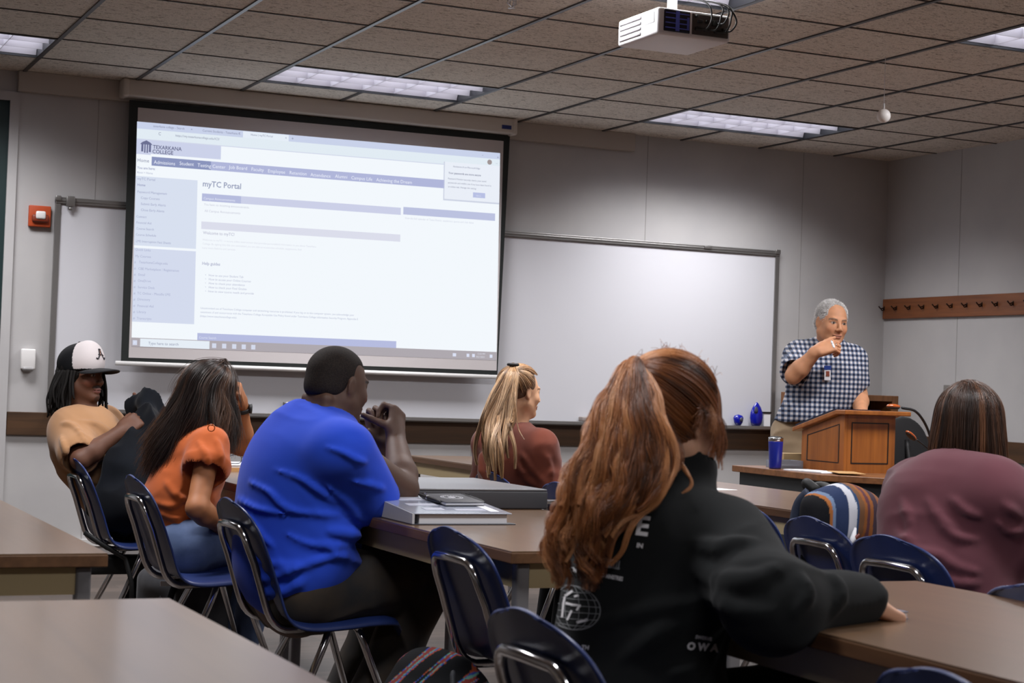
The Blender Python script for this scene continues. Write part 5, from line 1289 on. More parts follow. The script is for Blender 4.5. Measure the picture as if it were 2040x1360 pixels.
fw_ = nrm([0.92, 0.1, 0.0]); hc = D(673, 767, 5.22); HM = frame(42, -6)
S = SDF(); torso(S, P, fw_, 1.15); head(S, hc, HM, 0.97, neck=P['nek']+[0, 0, -0.02], nr=0.066, jaw=1.12)
for j in range(2): S.cone(hc+HM @ np.array([-0.045, -0.068+0.0*j, -0.050-0.026*j]), hc+HM @ np.array([0.045, -0.068+0.0*j, -0.050-0.026*j]), 0.021, k=0.010)
arm(S, P['shR'], P['elR'], P['wrR'], 1.12); arm(S, P['shL'], P['elL'], P['wrL'], 1.12)
leg(S, P['hipR'], P['knR'], P['anR'], P['toeR'], 1.1); leg(S, P['hipL'], P['knL'], P['anL'], P['toeL'], 1.1)
dR = nrm(D(792, 818, 5.42)-P['wrR'])
hand(S, P['wrR'], dR, nrm(RH*0.9+FH*-0.25+ZZ*0.25), nrm(-FH), curl=[(1.15, 1.3, 0.7), (1.25, 1.35, 0.7), (1.3, 1.4, 0.7), (1.35, 1.4, 0.7)], s=1.05, thumb=(0.35, 0.35, -0.9), tc=0.1)
dL = nrm(D(752, 838, 5.5)-P['wrL'])
hand(S, P['wrL'], dL, nrm(FH*0.8-RH*0.4), nrm(-RH), curl=(1.0, 1.1, 0.6), s=1.05)
me = S.mesh('person', 0.0045, color=skincol((86, 62, 50), hc, HM, 0.97, lips=(120, 74, 68), brow=(20, 16, 15)))
base = np.array([P['pel'][0], P['pel'][1], 0]); blue = person('large seated man in a bright blue T-shirt, hands clasped at his mouth', me, base)
S = SDF(); o_ = 0.022
S.ell(D(603, 1075, 5.2), (0.19, 0.22, 0.21), k=0); S.ell(D(583, 1130, 5.2), (0.155, 0.205, 0.15), k=0.08)
S.ell(D(600, 950, 5.2), (0.175, 0.235, 0.20), k=0.10); S.ell(D(632, 880, 5.2), (0.125, 0.20, 0.11), k=0.08)
S.cone(P['shR']+[-0.03, 0.02, 0], P['shL']+[-0.03, 0, 0], 0.088, k=0.08)
S.cone(D(610, 860, 5.2), D(648, 838, 5.2), 0.10, 0.075, k=0.05)
slR = D(742, 990, 5.12)
S.line([P['shR']+[0, 0.01, 0.0], slR], [0.094, 0.084], k=0.035)
S.line([P['shL'], P['shL']*0.35+P['elL']*0.65], [0.09, 0.08], k=0.06)
e1 = nrm(slR-P['shR']); S.cone(slR+e1*0.02, slR+e1*0.14, 0.070, 0.10, k=0.006, mode=-1); s1 = nrm(np.cross(e1, ZZ)); S.box(slR+e1*0.125, (0.09, 0.12, 0.13), np.stack([e1, s1, np.cross(s1, e1)], 1), 0.0, k=0.006, mode=-1)
S.cone(P['nek']+[0.01, 0, 0.03], P['nek']+HM[:, 1]*0.03+[0, 0, 0.12], 0.068, 0.075, k=0.006, mode=-1)
dn = nrm([0.35, 0, -1.0]); S.box(P['hipR']+[0.22, 0.1, -0.17], (0.28, 0.5, 0.10), np.stack([nrm([1, 0, 0.42]), [0, 1, 0], nrm([-0.42, 0, 1])], 1), 0.0, k=0.01, mode=-1)
fold = wrinkles(11, 0.009, (3.0, 5, 17), np.stack([nrm([0.85, 0, -0.5]), [0, 1, 0], nrm([0.5, 0, 0.85])], 1))
def bdisp(V): return fold(V)+(vnoise(V*np.array([3, 3, 3]), 8)-0.5)*0.02
for f_, rr in ((((545, 935), (595, 952), (630, 975), (665, 1000)), 0.011), (((495, 960), (535, 980), (560, 1005), (595, 1020), (670, 1025)), 0.012), (((645, 890), (680, 900), (710, 915), (730, 922)), 0.009), (((475, 995), (510, 1012), (545, 1020), (575, 1026)), 0.010), (((468, 1025), (492, 1032), (515, 1060), (545, 1090)), 0.011), (((490, 1105), (530, 1120), (590, 1128), (640, 1115), (690, 1105)), 0.012), (((645, 965), (690, 998), (716, 1032)), 0.009), (((655, 1058), (700, 1067), (730, 1070)), 0.010), (((510, 1155), (555, 1145), (600, 1128)), 0.010), (((520, 1180), (565, 1176), (610, 1152)), 0.010), (((560, 1060), (620, 1085), (690, 1088)), 0.010), (((700, 960), (735, 965), (765, 975)), 0.008)):
    ridge(S, f_, rr, 4.6, 5.5)
cloth('shirt', S, blue, m_bluecl, 0.006, bdisp, 0.022)
S = SDF()
for a, g_ in (('R', 1), ('L', 1)):
    hp, kn, an = P['hip'+a], P['kn'+a], P['an'+a]
    S.line([hp, kn], [0.125, 0.082], k=0.05); S.line([kn, kn+(an-kn)*0.4, an+[0, 0, 0.03]], [0.082, 0.078, 0.066], k=0.03)
S.cone(P['hipR'], P['hipL'], 0.125, k=0.05)
S.box(P['anR']+[0, 0.1, -0.09], (0.3, 0.5, 0.05), rr=0, k=0.003, mode=-1)
jn = cloth('jeans', S, blue, m_jean_bk, 0.007, wrinkles(21, 0.012, (14, 8, 9)), 0.014)
st = MB()
fr = []
for i in range(420):        # frayed hem threads of the ripped knee
    a = rng.uniform(-0.5, 1.25); y = rng.uniform(-0.075, 0.075)
    c_ = P['knR']+np.array([0.079*math.cos(a), y, 0.079*math.sin(a)-0.03*(a < 0)])
    o3 = nrm([math.cos(a), y*3, math.sin(a)]); fr.append(np.array([c_, c_+o3*0.008+rng.normal(0, 0.003, 3), c_+o3*0.016+rng.normal(0, 0.006, 3)]))
strands('frayed_threads', fr, mat('threads', srgb(64, 40, 26), 0.9), jn, 0.0012, 0.0006)
S = SDF(); cc = hc+HM @ np.array([0, -0.014, 0.034])*1.0
S.ell(hc+HM @ np.array([0, -0.0135, 0.0325]), np.array([0.0750, 0.0940, 0.0830]), HM, k=0)
S.ell(hc+HM @ np.array([0, -0.045, -0.012]), np.array([0.066, 0.062, 0.05]), HM, k=0.02)
S.box(hc+HM @ np.array([0, 0.112, 0.0]), (0.2, 0.05, 0.2), HM, 0.0, k=0.015, mode=-1)
for q in (-1, 1): S.ell(hc+HM @ np.array([q*0.08, 0.055, 0.03]), (0.03, 0.05, 0.06), HM, k=0.01, mode=-1)
for q in (-1, 1): S.ell(hc+HM @ np.array([q*0.082, 0.004, -0.02]), (0.02, 0.03, 0.035), HM, k=0.006, mode=-1)
S.box(hc+HM @ np.array([0, -0.02, -0.085]), (0.2, 0.2, 0.045), HM, 0.0, k=0.01, mode=-1)
m_hair_cr = mat('hair_cropped', srgb(30, 25, 23), 0.8, spec=0.2); add_noise(m_hair_cr, srgb(44, 37, 33), scale=260, bump=0.6, bscale=900, bdist=0.001)
cloth('hair', S, blue, m_hair_cr, 0.004); shoes(P, blue, m_sole)
cloth('belt', SDF().cone(P['hipR']+[-0.02, -0.02, 0.015], P['hipR']+[0.02, -0.028, 0.03], 0.012, k=0), blue, mat('belt_brown', srgb(70, 42, 24), 0.5), 0.004)

# ------------------------------------------------------------------ 2. man in the trucker cap
m_tan = fabric('tan_cotton', srgb(178, 134, 96), srgb(166, 124, 88), 0.9, scale=4)
m_blk = fabric('black_cotton', srgb(15, 16, 18), srgb(20, 21, 24), 0.95, sheen=0.03)
P = dict(pel=D(252, 1010, 7.5), wai=D(222, 960, 7.5), che=D(180, 893, 7.5), nek=D(172, 832, 7.55))
P['hipR'] = P['pel']+[0, -0.09, 0]; P['hipL'] = P['pel']+[0, 0.09, 0]
P['shR'] = D(141, 852, 7.42); P['shL'] = D(208, 848, 7.72); P['elR'] = D(160, 915, 7.2); P['wrR'] = D(243, 858, 7.3); P['elL'] = D(258, 905, 7.75); P['wrL'] = D(288, 838, 7.65)
P['knR'] = D(345, 1015, 7.35); P['anR'] = D(262, 1235, 7.3); P['knL'] = D(385, 1000, 7.7); P['anL'] = D(315, 1225, 7.75)
for a in 'RL': P['an'+a][2] = 0.09; P['toe'+a] = P['an'+a]+np.array([0.14, 0.02, -0.055])
fw_ = nrm(hdir(-10)); hc = D(163, 748, 7.55); HM = frame(-22, 2)
S = SDF(); torso(S, P, fw_, 0.95); head(S, hc, HM, 0.95, neck=P['nek'], nr=0.056)
arm(S, P['shR'], P['elR'], P['wrR'], 1.0); arm(S, P['shL'], P['elL'], P['wrL'], 1.0)
leg(S, P['hipR'], P['knR'], P['anR'], P['toeR']); leg(S, P['hipL'], P['knL'], P['anL'], P['toeL'])
hand(S, P['wrR'], nrm(P['wrR']-P['elR']), nrm(-FH*0.9+ZZ*0.4), nrm(ZZ), curl=(0.9, 1.3, 0.7), thumb=(0.5, 0.7, -0.5))
hand(S, P['wrL'], nrm(D(292, 800, 7.6)-P['wrL']), nrm(FH*0.3+RH*0.9), nrm(-RH), curl=(0.8, 1.2, 0.6), thumb=(0.6, 0.6, -0.4))
me = S.mesh('person', 0.004, color=skincol((98, 64, 48), hc, HM, 0.95, lips=(140, 90, 84), brow=(18, 14, 13), beard=(24, 18, 16)))
capm = person('seated man in a tan T-shirt and a black and white trucker cap', me, np.array([P['pel'][0], P['pel'][1], 0]))
S = SDF(); torso(S, P, fw_, 0.97, 0.022); S.ell(D(182, 900, 7.5), (0.145, 0.17, 0.16), k=0.08); S.ell(D(142, 878, 7.40), (0.085, 0.10, 0.10), k=0.06); S.ell(D(228, 985, 7.5), (0.14, 0.16, 0.10), k=0.08)
eR = P['shR']+(P['elR']-P['shR'])*0.80; S.line([P['shR'], eR], [0.086, 0.092], k=0.05); d_ = nrm(P['elR']-P['shR']); S.cone(eR+d_*0.045, eR+d_*0.16, 0.066, 0.11, k=0.005, mode=-1)
eL = P['shL']+(P['elL']-P['shL'])*0.6; S.line([P['shL'], eL], [0.082, 0.085], k=0.05)
S.cone(P['nek']+[0, 0, 0.02], P['nek']+[0, 0, 0.12], 0.066, 0.075, k=0.005, mode=-1)
for f_ in (((124, 843), (150, 850), (172, 885)), ((162, 839), (198, 848), (226, 873)), ((167, 954), (190, 958), (215, 955)), ((160, 972), (195, 980), (222, 972)), ((175, 900), (200, 912), (225, 905)), ((120, 870), (130, 895), (135, 915))): ridge(S, f_, 0.010, 7.0, 7.9)
cloth('shirt', S, capm, m_tan, 0.0065, wrinkles(31, 0.010, (4, 7, 24), np.stack([nrm([0.8, 0, -0.6]), [0, 1, 0], nrm([0.6, 0, 0.8])], 1)), 0.018)
S = SDF()
for a in 'RL': S.line([P['hip'+a], P['kn'+a]], [0.10, 0.078], k=0.05); S.line([P['kn'+a], P['an'+a]], [0.078, 0.07], k=0.03)
S.cone(P['hipR'], P['hipL'], 0.11, k=0.05)
cloth('trousers', S, capm, m_blk, 0.008, wrinkles(33, 0.01, (12, 12, 8)), 0.012); shoes(P, capm, m_sole)
# dreadlocks
hd = []; HL = MB()
HS = SDF().ell(hc+HM @ np.array([0, -0.02, 0.02]), (0.083, 0.100, 0.085), HM, k=0); HS.ell(hc+HM @ np.array([0, -0.05, -0.05]), (0.085, 0.07, 0.07), HM, k=0.03); HS.box(hc+HM @ np.array([0, 0.10, 0.0]), (0.2, 0.065, 0.2), HM, 0.0, k=0.01, mode=-1)
hair = cloth('hair', HS, capm, m_hair_bk, 0.006, lambda V: (vnoise(V*55, 3)-0.5)*0.012, 0.008)
for i in range(80):
    az = rng.uniform(1.15, 2*PI-0.75); rr = rng.uniform(0.065, 0.092); ln = rng.uniform(0.13, 0.20) if math.cos(az) < 0.4 else rng.uniform(0.10, 0.19)
    st_ = hc+HM @ np.array([math.sin(az)*rr*0.95, math.cos(az)*rr*1.12-0.015, 0.02]); fl = HM @ np.array([math.sin(az), math.cos(az), 0])*rng.uniform(0.012, 0.04)
    pts = [st_, st_+fl*0.7-ZZ*ln*0.35+rng.normal(0, 0.004, 3), st_+fl-ZZ*ln*0.7+rng.normal(0, 0.006, 3), st_+fl*1.05-ZZ*ln+rng.normal(0, 0.01, 3)]
    r0 = rng.uniform(0.0055, 0.0085); HL.tube(catmull(pts, 5), list(np.linspace(r0, r0*0.55, 16)), 7)
for q, az in ((-1, 0.5), (-1, 0.6), (-1, 0.72), (-1, 0.84)):
    st_ = hc+HM @ np.array([q*math.sin(az)*0.088, math.cos(az)*0.10-0.01, 0.02]); pts = [st_, st_+HM @ np.array([q*0.012, 0.008, -0.07]), st_+HM @ np.array([q*0.014, 0.01, -0.14]), st_+HM @ np.array([q*0.01, 0.02, -0.19])]
    HL.tube(catmull(pts, 5), list(np.linspace(0.0065, 0.004, 16)), 7)
dr = obj('dreadlocks', HL, m_hair_bk, hair); dr['kind'] = 'stuff'
# cap
CM = HM.copy(); cc = hc+HM @ np.array([0, -0.008, 0.050])
m_capk = fabric('cap_black', srgb(22, 23, 26), srgb(28, 29, 33), 0.9); m_capw = mat('cap_white', srgb(212, 205, 205), 0.85)
caps = SDF().ell(cc, (0.087, 0.106, 0.090), HM, k=0); caps.ell(cc+HM @ np.array([0, 0.045, 0.03]), (0.062, 0.055, 0.070), HM, k=0.03)
caps.box(cc+HM @ np.array([0, 0, -0.13]), (0.2, 0.2, 0.10), HM, 0.0, k=0.004, mode=-1)
def capcol(V):
    q = (V-cc) @ HM; out = np.ones((len(V), 4)); out[:, :3] = srgb(20, 21, 24)[:3]
    w_ = (q[:, 1] > 0.012+0.10*np.abs(q[:, 0])-0.10*q[:, 2]) & (q[:, 2] > -0.022); out[w_, :3] = srgb(214, 206, 206)[:3]; return out
m_cap = colmat('cap_cloth', 0.85, 0.2); cap = cloth('cap', caps, capm, m_cap, 0.0035, color=capcol)
def brim(u, v):
    a = (u-0.5)*2*1.08; r0 = 0.088; ex = 0.088*math.sqrt(max(0, 1-(abs(a)/1.09)**2.6))
    x = math.sin(a)*(r0+ex*0.15*v); y = math.cos(a)*0.104-0.004+ex*v; z = -0.030+0.012*math.cos(a)-0.050*x*x/0.006*0.22-0.004*v*v*2
    return tuple(cc+HM @ np.array([x, y, z]))
obj('brim', MB().grid(brim, 28, 8, thick=0.004), m_capk, cap)
obj('button', MB().lathe([(0.001, 0.004), (0.006, 0.002), (0.007, -0.002)], tuple(cc+HM @ np.array([0, -0.005, 0.093])), 12), m_capk, cap)
# script A emblem on the front panel, pressed onto the cap
def bvh(o):
    me_ = o.data; off_ = np.zeros(3)
    return BVHTree.FromPolygons([v.co for v in me_.vertices], [p.vertices for p in me_.polygons])
cb_ = bvh(cap)
def press(bv, p, d, lift=0.0012, wd=0.15):
    p = Vector(p); d = Vector(d).normalized(); h_ = bv.ray_cast(p, d, wd)
    if h_[0] is None: return None
    n_ = h_[1]; n_ = n_ if n_.dot(d) < 0 else -n_
    return h_[0]+n_*lift
ecx = cc+HM @ np.array([0.004, 0.20, 0.034])      # emblem plane in front of the cap
def em_line(pts, r_, name, m_):
    T_ = MB(); P3 = []
    for x, y in catmull([(p[0], p[1], 0) for p in pts], 5) if False else [(q[0], q[1]) for q in catmull([np.array([p[0], p[1]]) for p in pts], 5)]:
        q = press(cb_, ecx+HM[:, 0]*x+HM[:, 2]*y, -HM[:, 1])
        if q is not None: P3.append(q)
    if len(P3) > 1: T_.tube(P3, r_, 6)
    return T_
E_ = MB(); E2 = MB()
for pts, r_ in (([(-0.003, 0.027), (-0.006, 0.012), (-0.013, -0.004), (-0.022, -0.015), (-0.028, -0.012), (-0.027, -0.006)], 0.0022), ([(-0.006, 0.026), (0.002, 0.028), (0.005, 0.018), (0.010, 0.0), (0.018, -0.012), (0.026, -0.010)], 0.0030), ([(-0.018, 0.002), (-0.006, 0.006), (0.008, 0.003), (0.014, 0.006)], 0.0020)):
    t_ = em_line(pts, r_, '', None); E_.add(t_.v, t_.f, 0, True)
obj('cap_emblem', E_, mat('emblem_navy', srgb(28, 26, 34), 0.7), cap)
t_ = em_line([(-0.002, 0.022), (0.002, 0.010), (0.000, 0.0)], 0.0016, '', None); E2.add(t_.v, t_.f, 0, True); obj('emblem_accent', E2, mat('emblem_gold', srgb(150, 90, 50), 0.7), cap)
# jacket being pulled on
S = SDF()
S.line([D(291, 806, 7.5), D(296, 850, 7.4), D(270, 930, 7.3), D(250, 1000, 7.25)], [0.045, 0.062, 0.085, 0.12], k=0.04)
S.line([D(258, 868, 7.3), D(240, 930, 7.25), D(215, 1010, 7.25)], [0.035, 0.06, 0.075], k=0.04); S.ell(D(262, 1010, 7.3), (0.16, 0.12, 0.10), k=0.06); S.line([D(268, 815, 7.55), D(285, 800, 7.5)], [0.02, 0.035], k=0.03)
S.line([D(310, 830, 7.5), D(316, 870, 7.45), D(305, 930, 7.4)], [0.03, 0.03, 0.05], k=0.03)
tag(cloth('jacket', S, None, fabric('navy_fleece', srgb(13, 15, 20), srgb(18, 22, 29), 0.95, sheen=0.03), 0.0065, wrinkles(41, 0.028, (13, 13, 4)), 0.028), 'dark navy jacket bunched in the lap and hands of the man in the cap', 'jacket')

# ------------------------------------------------------------------ 3. woman in the orange top
m_org = fabric('orange_crepe', srgb(180, 88, 38), srgb(166, 80, 34), 0.85, scale=4)
m_denim = fabric('blue_denim', srgb(98, 114, 148), srgb(78, 94, 126), 0.9, scale=12)
P = dict(pel=D(365, 1085, 6.38), wai=D(360, 1020, 6.38), che=D(385, 925, 6.42), nek=D(420, 862, 6.48))
P['hipR'] = P['pel']+[0, -0.085, 0]; P['hipL'] = P['pel']+[0, 0.085, 0]
P['shR'] = D(418, 890, 6.3); P['shL'] = D(420, 872, 6.62); P['elR'] = D(392, 1012, 6.15); P['wrR'] = D(447, 1052, 6.3); P['elL'] = D(483, 888, 6.72); P['wrL'] = D(480, 800, 6.62)
P['knR'] = D(540, 1078, 6.5); P['anR'] = D(478, 1235, 6.45); P['knL'] = D(520, 1070, 6.8); P['anL'] = D(440, 1225, 6.75)
for a in 'RL': P['an'+a][2] = 0.09; P['toe'+a] = P['an'+a]+np.array([0.13, 0.0, -0.055])
hc = D(415, 783, 6.47); HM = frame(38, -14)
S = SDF(); torso(S, P, nrm([0.95, 0.2, 0]), 0.84); head(S, hc, HM, 0.92, neck=P['nek'], nr=0.05)
arm(S, P['shR'], P['elR'], P['wrR'], 0.92); arm(S, P['shL'], P['elL'], P['wrL'], 0.92)
leg(S, P['hipR'], P['knR'], P['anR'], P['toeR'], 0.95); leg(S, P['hipL'], P['knL'], P['anL'], P['toeL'], 0.95)
hand(S, P['wrR'], nrm([0.8, 0.3, -0.3]), nrm([0, -0.8, 0.5]), nrm(ZZ), curl=(0.5, 0.6, 0.4), s=0.88)
hand(S, P['wrL'], nrm(D(470, 750, 6.5)-P['wrL']), nrm(RH*0.9+FH*0.2), nrm(-FH), curl=(0.7, 0.9, 0.5), s=0.9, thumb=(0.5, 0.6, -0.4))
me = S.mesh('person', 0.0045, color=skincol((164, 106, 68), hc, HM, 0.92)); orw = person('seated woman in an orange top with long dark hair, hand raised to her forehead', me, np.array([P['pel'][0], P['pel'][1], 0]))
S = SDF(); torso(S, P, nrm([0.95, 0.2, 0]), 0.86, 0.02); S.ell(D(352, 990, 6.38), (0.115, 0.14, 0.12), k=0.06)
sl = P['shR']+(P['elR']-P['shR'])*0.28; S.line([P['shR']+[0, 0, 0.0], sl], [0.062, 0.090], k=0.035); d_ = nrm(P['elR']-P['shR']); S.cone(sl+d_*0.05, sl+d_*0.16, 0.074, 0.13, k=0.004, mode=-1)
sl = P['shL']+(P['elL']-P['shL'])*0.1; S.line([P['shL'], sl], [0.062, 0.064], k=0.04)
S.cone(P['nek']+[0, 0, 0.01], P['nek']+[0, 0, 0.12], 0.058, 0.07, k=0.005, mode=-1)
S.box(P['pel']+[0.02, 0, -0.05], (0.3, 0.4, 0.10), np.stack([nrm([1, 0, 0.12]), [0, 1, 0], nrm([-0.12, 0, 1])], 1), 0.0, k=0.006, mode=-1)
for f_ in (((318, 1022), (352, 1032), (385, 1020)), ((310, 1000), (345, 1008), (372, 985)), ((330, 960), (350, 985), (375, 1000)), ((395, 880), (410, 905), (415, 925)), ((430, 875), (437, 900), (440, 920))): ridge(S, f_, 0.008, 6.0, 6.8)
top_o = cloth('blouse', S, orw, m_org, 0.006, wrinkles(51, 0.009, (9, 9, 13)), 0.018)
obj('shoulder_ring', MB().tube([D(421, 852, 6.2)+RH*0.012*math.cos(a)+ZZ*0.012*math.sin(a) for a in np.linspace(0, 2*PI, 20)[:-1]], 0.0022, 8, closed=True), m_or, top_o)
S = SDF()
for a in 'RL': S.line([P['hip'+a], P['kn'+a]], [0.098, 0.068], k=0.04); S.line([P['kn'+a], P['an'+a]], [0.066, 0.055], k=0.03)
S.cone(P['hipR'], P['hipL'], 0.105, k=0.05); S.cone(P['pel'], P['pel']*0.4+P['wai']*0.6, 0.112, 0.09, k=0.04)
cloth('jeans', S, orw, m_denim, 0.007, wrinkles(53, 0.008, (14, 14, 10)), 0.01); shoes(P, orw, m_white)
HS = SDF().ell(hc+HM @ np.array([0, -0.02, 0.03])*0.92, np.array([0.081, 0.098, 0.088])*0.94, HM, k=0); HS.box(hc+HM @ np.array([0, 0.13, -0.05]), (0.2, 0.07, 0.09), HM, 0.0, k=0.01, mode=-1)
HS.line([hc+HM @ np.array([0, -0.04, -0.02]), D(398, 850, 6.45), D(378, 890, 6.42)], [0.066, 0.045, 0.02], k=0.03)
m_hb = mat('hair_dark_brown', srgb(34, 22, 16), 0.6); hair = cloth('hair', HS, orw, m_hb, 0.006)
pa = []
for i in range(5200):
    az = rng.uniform(0.35, 2*PI-0.35); back = -math.cos(az); side = math.sin(az)
    ln = 0.17+0.13*rng.random()+0.06*max(0, back)
    dr = -RH*(0.02+0.055*max(0, back)+0.04*rng.random())-FH*0.03 if (back > 0 or side > 0) else -RH*0.02
    if side > 0.3 and back < 0.25: dr = RH*0.0-FH*0.03; ln = 0.12+0.11*rng.random()
    p = fall(hc, HM, 0.92, az, ln, part=(0, 0.03, 0.12), off=0.003+0.012*rng.random(), flare=0.012+0.02*rng.random(), drift=dr+rng.normal(0, 0.008, 3))
    u_ = np.linspace(0, 1, len(p))[:, None]; p = p+np.sin(u_*11+az*9)*0.008*u_*RH+np.cos(u_*8+az*5)*0.006*u_*FH+rng.normal(0, 0.004, 3)*u_; pa.append(p)
for i in range(60): # fly-aways
    az = rng.uniform(0, 2*PI); p = fall(hc, HM, 0.92, az, 0.05, off=0.02+0.02*rng.random(), n=12); pa.append(p)
strands('hair_strands', pa, hairmat('hair_brown_strands', [(22, 14, 10), (36, 23, 17), (58, 38, 27), (96, 66, 46)], 0.36), hair, 0.0007, 0.0003)
d_ = nrm(P['wrL']-P['elL']); wc = P['wrL']-d_*0.03; Mw = np.stack([nrm(np.cross(d_, ZZ)), nrm(np.cross(np.cross(d_, ZZ), d_)), d_], 1)
wt = tag(obj('wristwatch', MB().tube([wc+(Mw[:, 0]*math.cos(a)+Mw[:, 1]*math.sin(a))*0.033 for a in np.linspace(0, 2*PI, 25)[:-1]], 0.009, 8, closed=True, flat=0.5), m_black, orw), '', 'x')
del wt['label']; del wt['category']
obj('watch_case', MB().lathe([(0.001, 0.006), (0.017, 0.005), (0.019, -0.004), (0.001, -0.005)], (0, 0, 0), 18, M=Matrix.Translation([float(x) for x in wc+RH*0.036]) @ Matrix.Rotation(PI/2, 4, Vector((-FH[0], -FH[1], 0)))), m_dark, wt)

# ------------------------------------------------------------------ 4. woman in rust with the blonde ponytail
m_rust = fabric('rust_knit', srgb(104, 50, 34), srgb(88, 42, 30), 0.9, scale=5)
P = dict(pel=D(1005, 1070, 7.3), wai=D(1015, 1000, 7.3), che=D(1030, 920, 7.32), nek=D(1030, 858, 7.35))
P['hipR'] = P['pel']+hdir(-65)*0.09; P['hipL'] = P['pel']-hdir(-65)*0.09
P['shR'] = D(1077, 892, 7.22); P['shL'] = D(975, 888, 7.52); P['elR'] = D(1098, 975, 7.2); P['wrR'] = D(1160, 968, 7.45); P['elL'] = D(966, 965, 7.6); P['wrL'] = D(1050, 970, 7.75)
P['knR'] = D(1150, 1075, 7.45); P['anR'] = D(1120, 1200, 7.4); P['knL'] = D(1120, 1065, 7.75); P['anL'] = D(1090, 1190, 7.7)
for a in 'RL': P['an'+a][2] = 0.09; P['toe'+a] = P['an'+a]+np.array([0.13, 0.0, -0.055])
hc = D(1036, 781, 7.35); HM = frame(34, -2)
S = SDF(); torso(S, P, nrm(hdir(35)), 0.84); head(S, hc, HM, 0.90, neck=P['nek'], nr=0.048)
arm(S, P['shR'], P['elR'], P['wrR'], 0.9); arm(S, P['shL'], P['elL'], P['wrL'], 0.9); leg(S, P['hipR'], P['knR'], P['anR'], P['toeR'], 0.95); leg(S, P['hipL'], P['knL'], P['anL'], P['toeL'], 0.95)
for w_, e_ in (('wrR', 'elR'), ('wrL', 'elL')): hand(S, P[w_], nrm(P[w_]-P[e_]), ZZ, nrm(FH), curl=(0.3, 0.3, 0.2), s=0.88)
me = S.mesh('person', 0.0045, color=skincol((206, 158, 124), hc, HM, 0.90, brow=(90, 64, 44))); rw = person('seated woman in a rust brown top with a long streaked blonde ponytail', me, np.array([P['pel'][0], P['pel'][1], 0]))
S = SDF(); torso(S, P, nrm(hdir(35)), 0.86, 0.02); S.ell(P['che']+[0, 0, -0.03], (0.16, 0.16, 0.14), k=0.08)
S.cone(P['nek']-[0, 0, 0.05], P['nek']-[0, 0, 0.005], 0.085, 0.055, k=0.04)
for a in 'RL': S.line([P['sh'+a], P['el'+a], P['el'+a]*0.3+P['wr'+a]*0.7], [0.072, 0.062, 0.05], k=0.05)
S.cone(P['nek']+[0, 0, 0.0], P['nek']+[0, 0, 0.1], 0.049, 0.06, k=0.004, mode=-1)
for f_ in (((1040, 905), (1060, 935), (1085, 960)), ((1035, 930), (1050, 955), (1070, 968)), ((1085, 905), (1095, 930), (1098, 955)), ((960, 905), (958, 930), (965, 955))): ridge(S, f_, 0.009, 6.8, 7.8)
cloth('blouse', S, rw, m_rust, 0.007, wrinkles(61, 0.010, (12, 12, 16)), 0.016)
S = SDF()
for a in 'RL': S.line([P['hip'+a], P['kn'+a]], [0.098, 0.068], k=0.04); S.line([P['kn'+a], P['an'+a]], [0.066, 0.05], k=0.03)
cloth('trousers', S.cone(P['hipR'], P['hipL'], 0.10, k=0.04), rw, m_blk, 0.009); shoes(P, rw, m_white)
tie = D(1022, 728, 7.27)
HS = SDF().ell(hc+HM @ np.array([0, -0.02, 0.033])*0.9, np.array([0.079, 0.096, 0.086])*0.92, HM, k=0); HS.box(hc+HM @ np.array([0, 0.12, -0.04]), (0.2, 0.075, 0.11), HM, 0.0, k=0.008, mode=-1)
for q in (-1, 1): HS.ell(hc+HM @ np.array([q*0.08, 0.012, -0.03]), (0.03, 0.035, 0.05), HM, k=0.006, mode=-1)
HS.box(hc+HM @ np.array([0, -0.02, -0.10]), (0.2, 0.2, 0.05), HM, 0.0, k=0.01, mode=-1)
HS.line([tie, D(1007, 790, 7.2), D(996, 870, 7.14)], [0.014, 0.016, 0.014], k=0.02)
hair = cloth('hair', HS, rw, mat('hair_blond_base', srgb(92, 66, 46), 0.6), 0.005)
m_bl = hairmat('hair_blond_strands', [(66, 46, 32), (200, 156, 112), (104, 76, 54), (222, 186, 146), (84, 60, 42)], 0.35)
pa = scalp_gather(hc, HM, 0.9, tie, 1300, off=0.003)
for (x0, x1, x2, ye, cnt, d2) in [(a+rng.normal(0, 2), b_+rng.normal(0, 5), c_+rng.normal(0, 7), d_-rng.uniform(-10, 60), int(e_/3), f_+rng.normal(0, 0.01)) for a, b_, c_, d_, e_, f_ in 4*[(1002, 968, 962, 955, 260, 7.15), (1010, 985, 975, 965, 330, 7.08), (1018, 998, 985, 975, 330, 7.05), (1024, 1012, 1008, 945, 260, 7.08), (1026, 1020, 1018, 900, 160, 7.12), (1016, 990, 990, 930, 200, 7.16)]]:
    pa += lock([tie, D(x0, 752, 7.2), D(x1, 830, 7.14), D(x2, (830+ye)/2, d2), D(x2+4, ye, d2)], 0.015, cnt, wave=0.003, wl=0.2, taper=0.25)
pa += lock([tie, D(1026, 790, 7.15), D(1032, 850, 7.12), D(1048, 882, 7.08)], 0.003, 30, wave=0.001)
strands('hair_strands', pa, m_bl, hair, 0.0010, 0.0005)
obj('hair_tie', MB().tube([tie+RH*0.02*math.cos(a)+FH*0.02*math.sin(a)+ZZ*0.004 for a in np.linspace(0, 2*PI, 17)[:-1]], 0.006, 8, closed=True), m_black, hair)
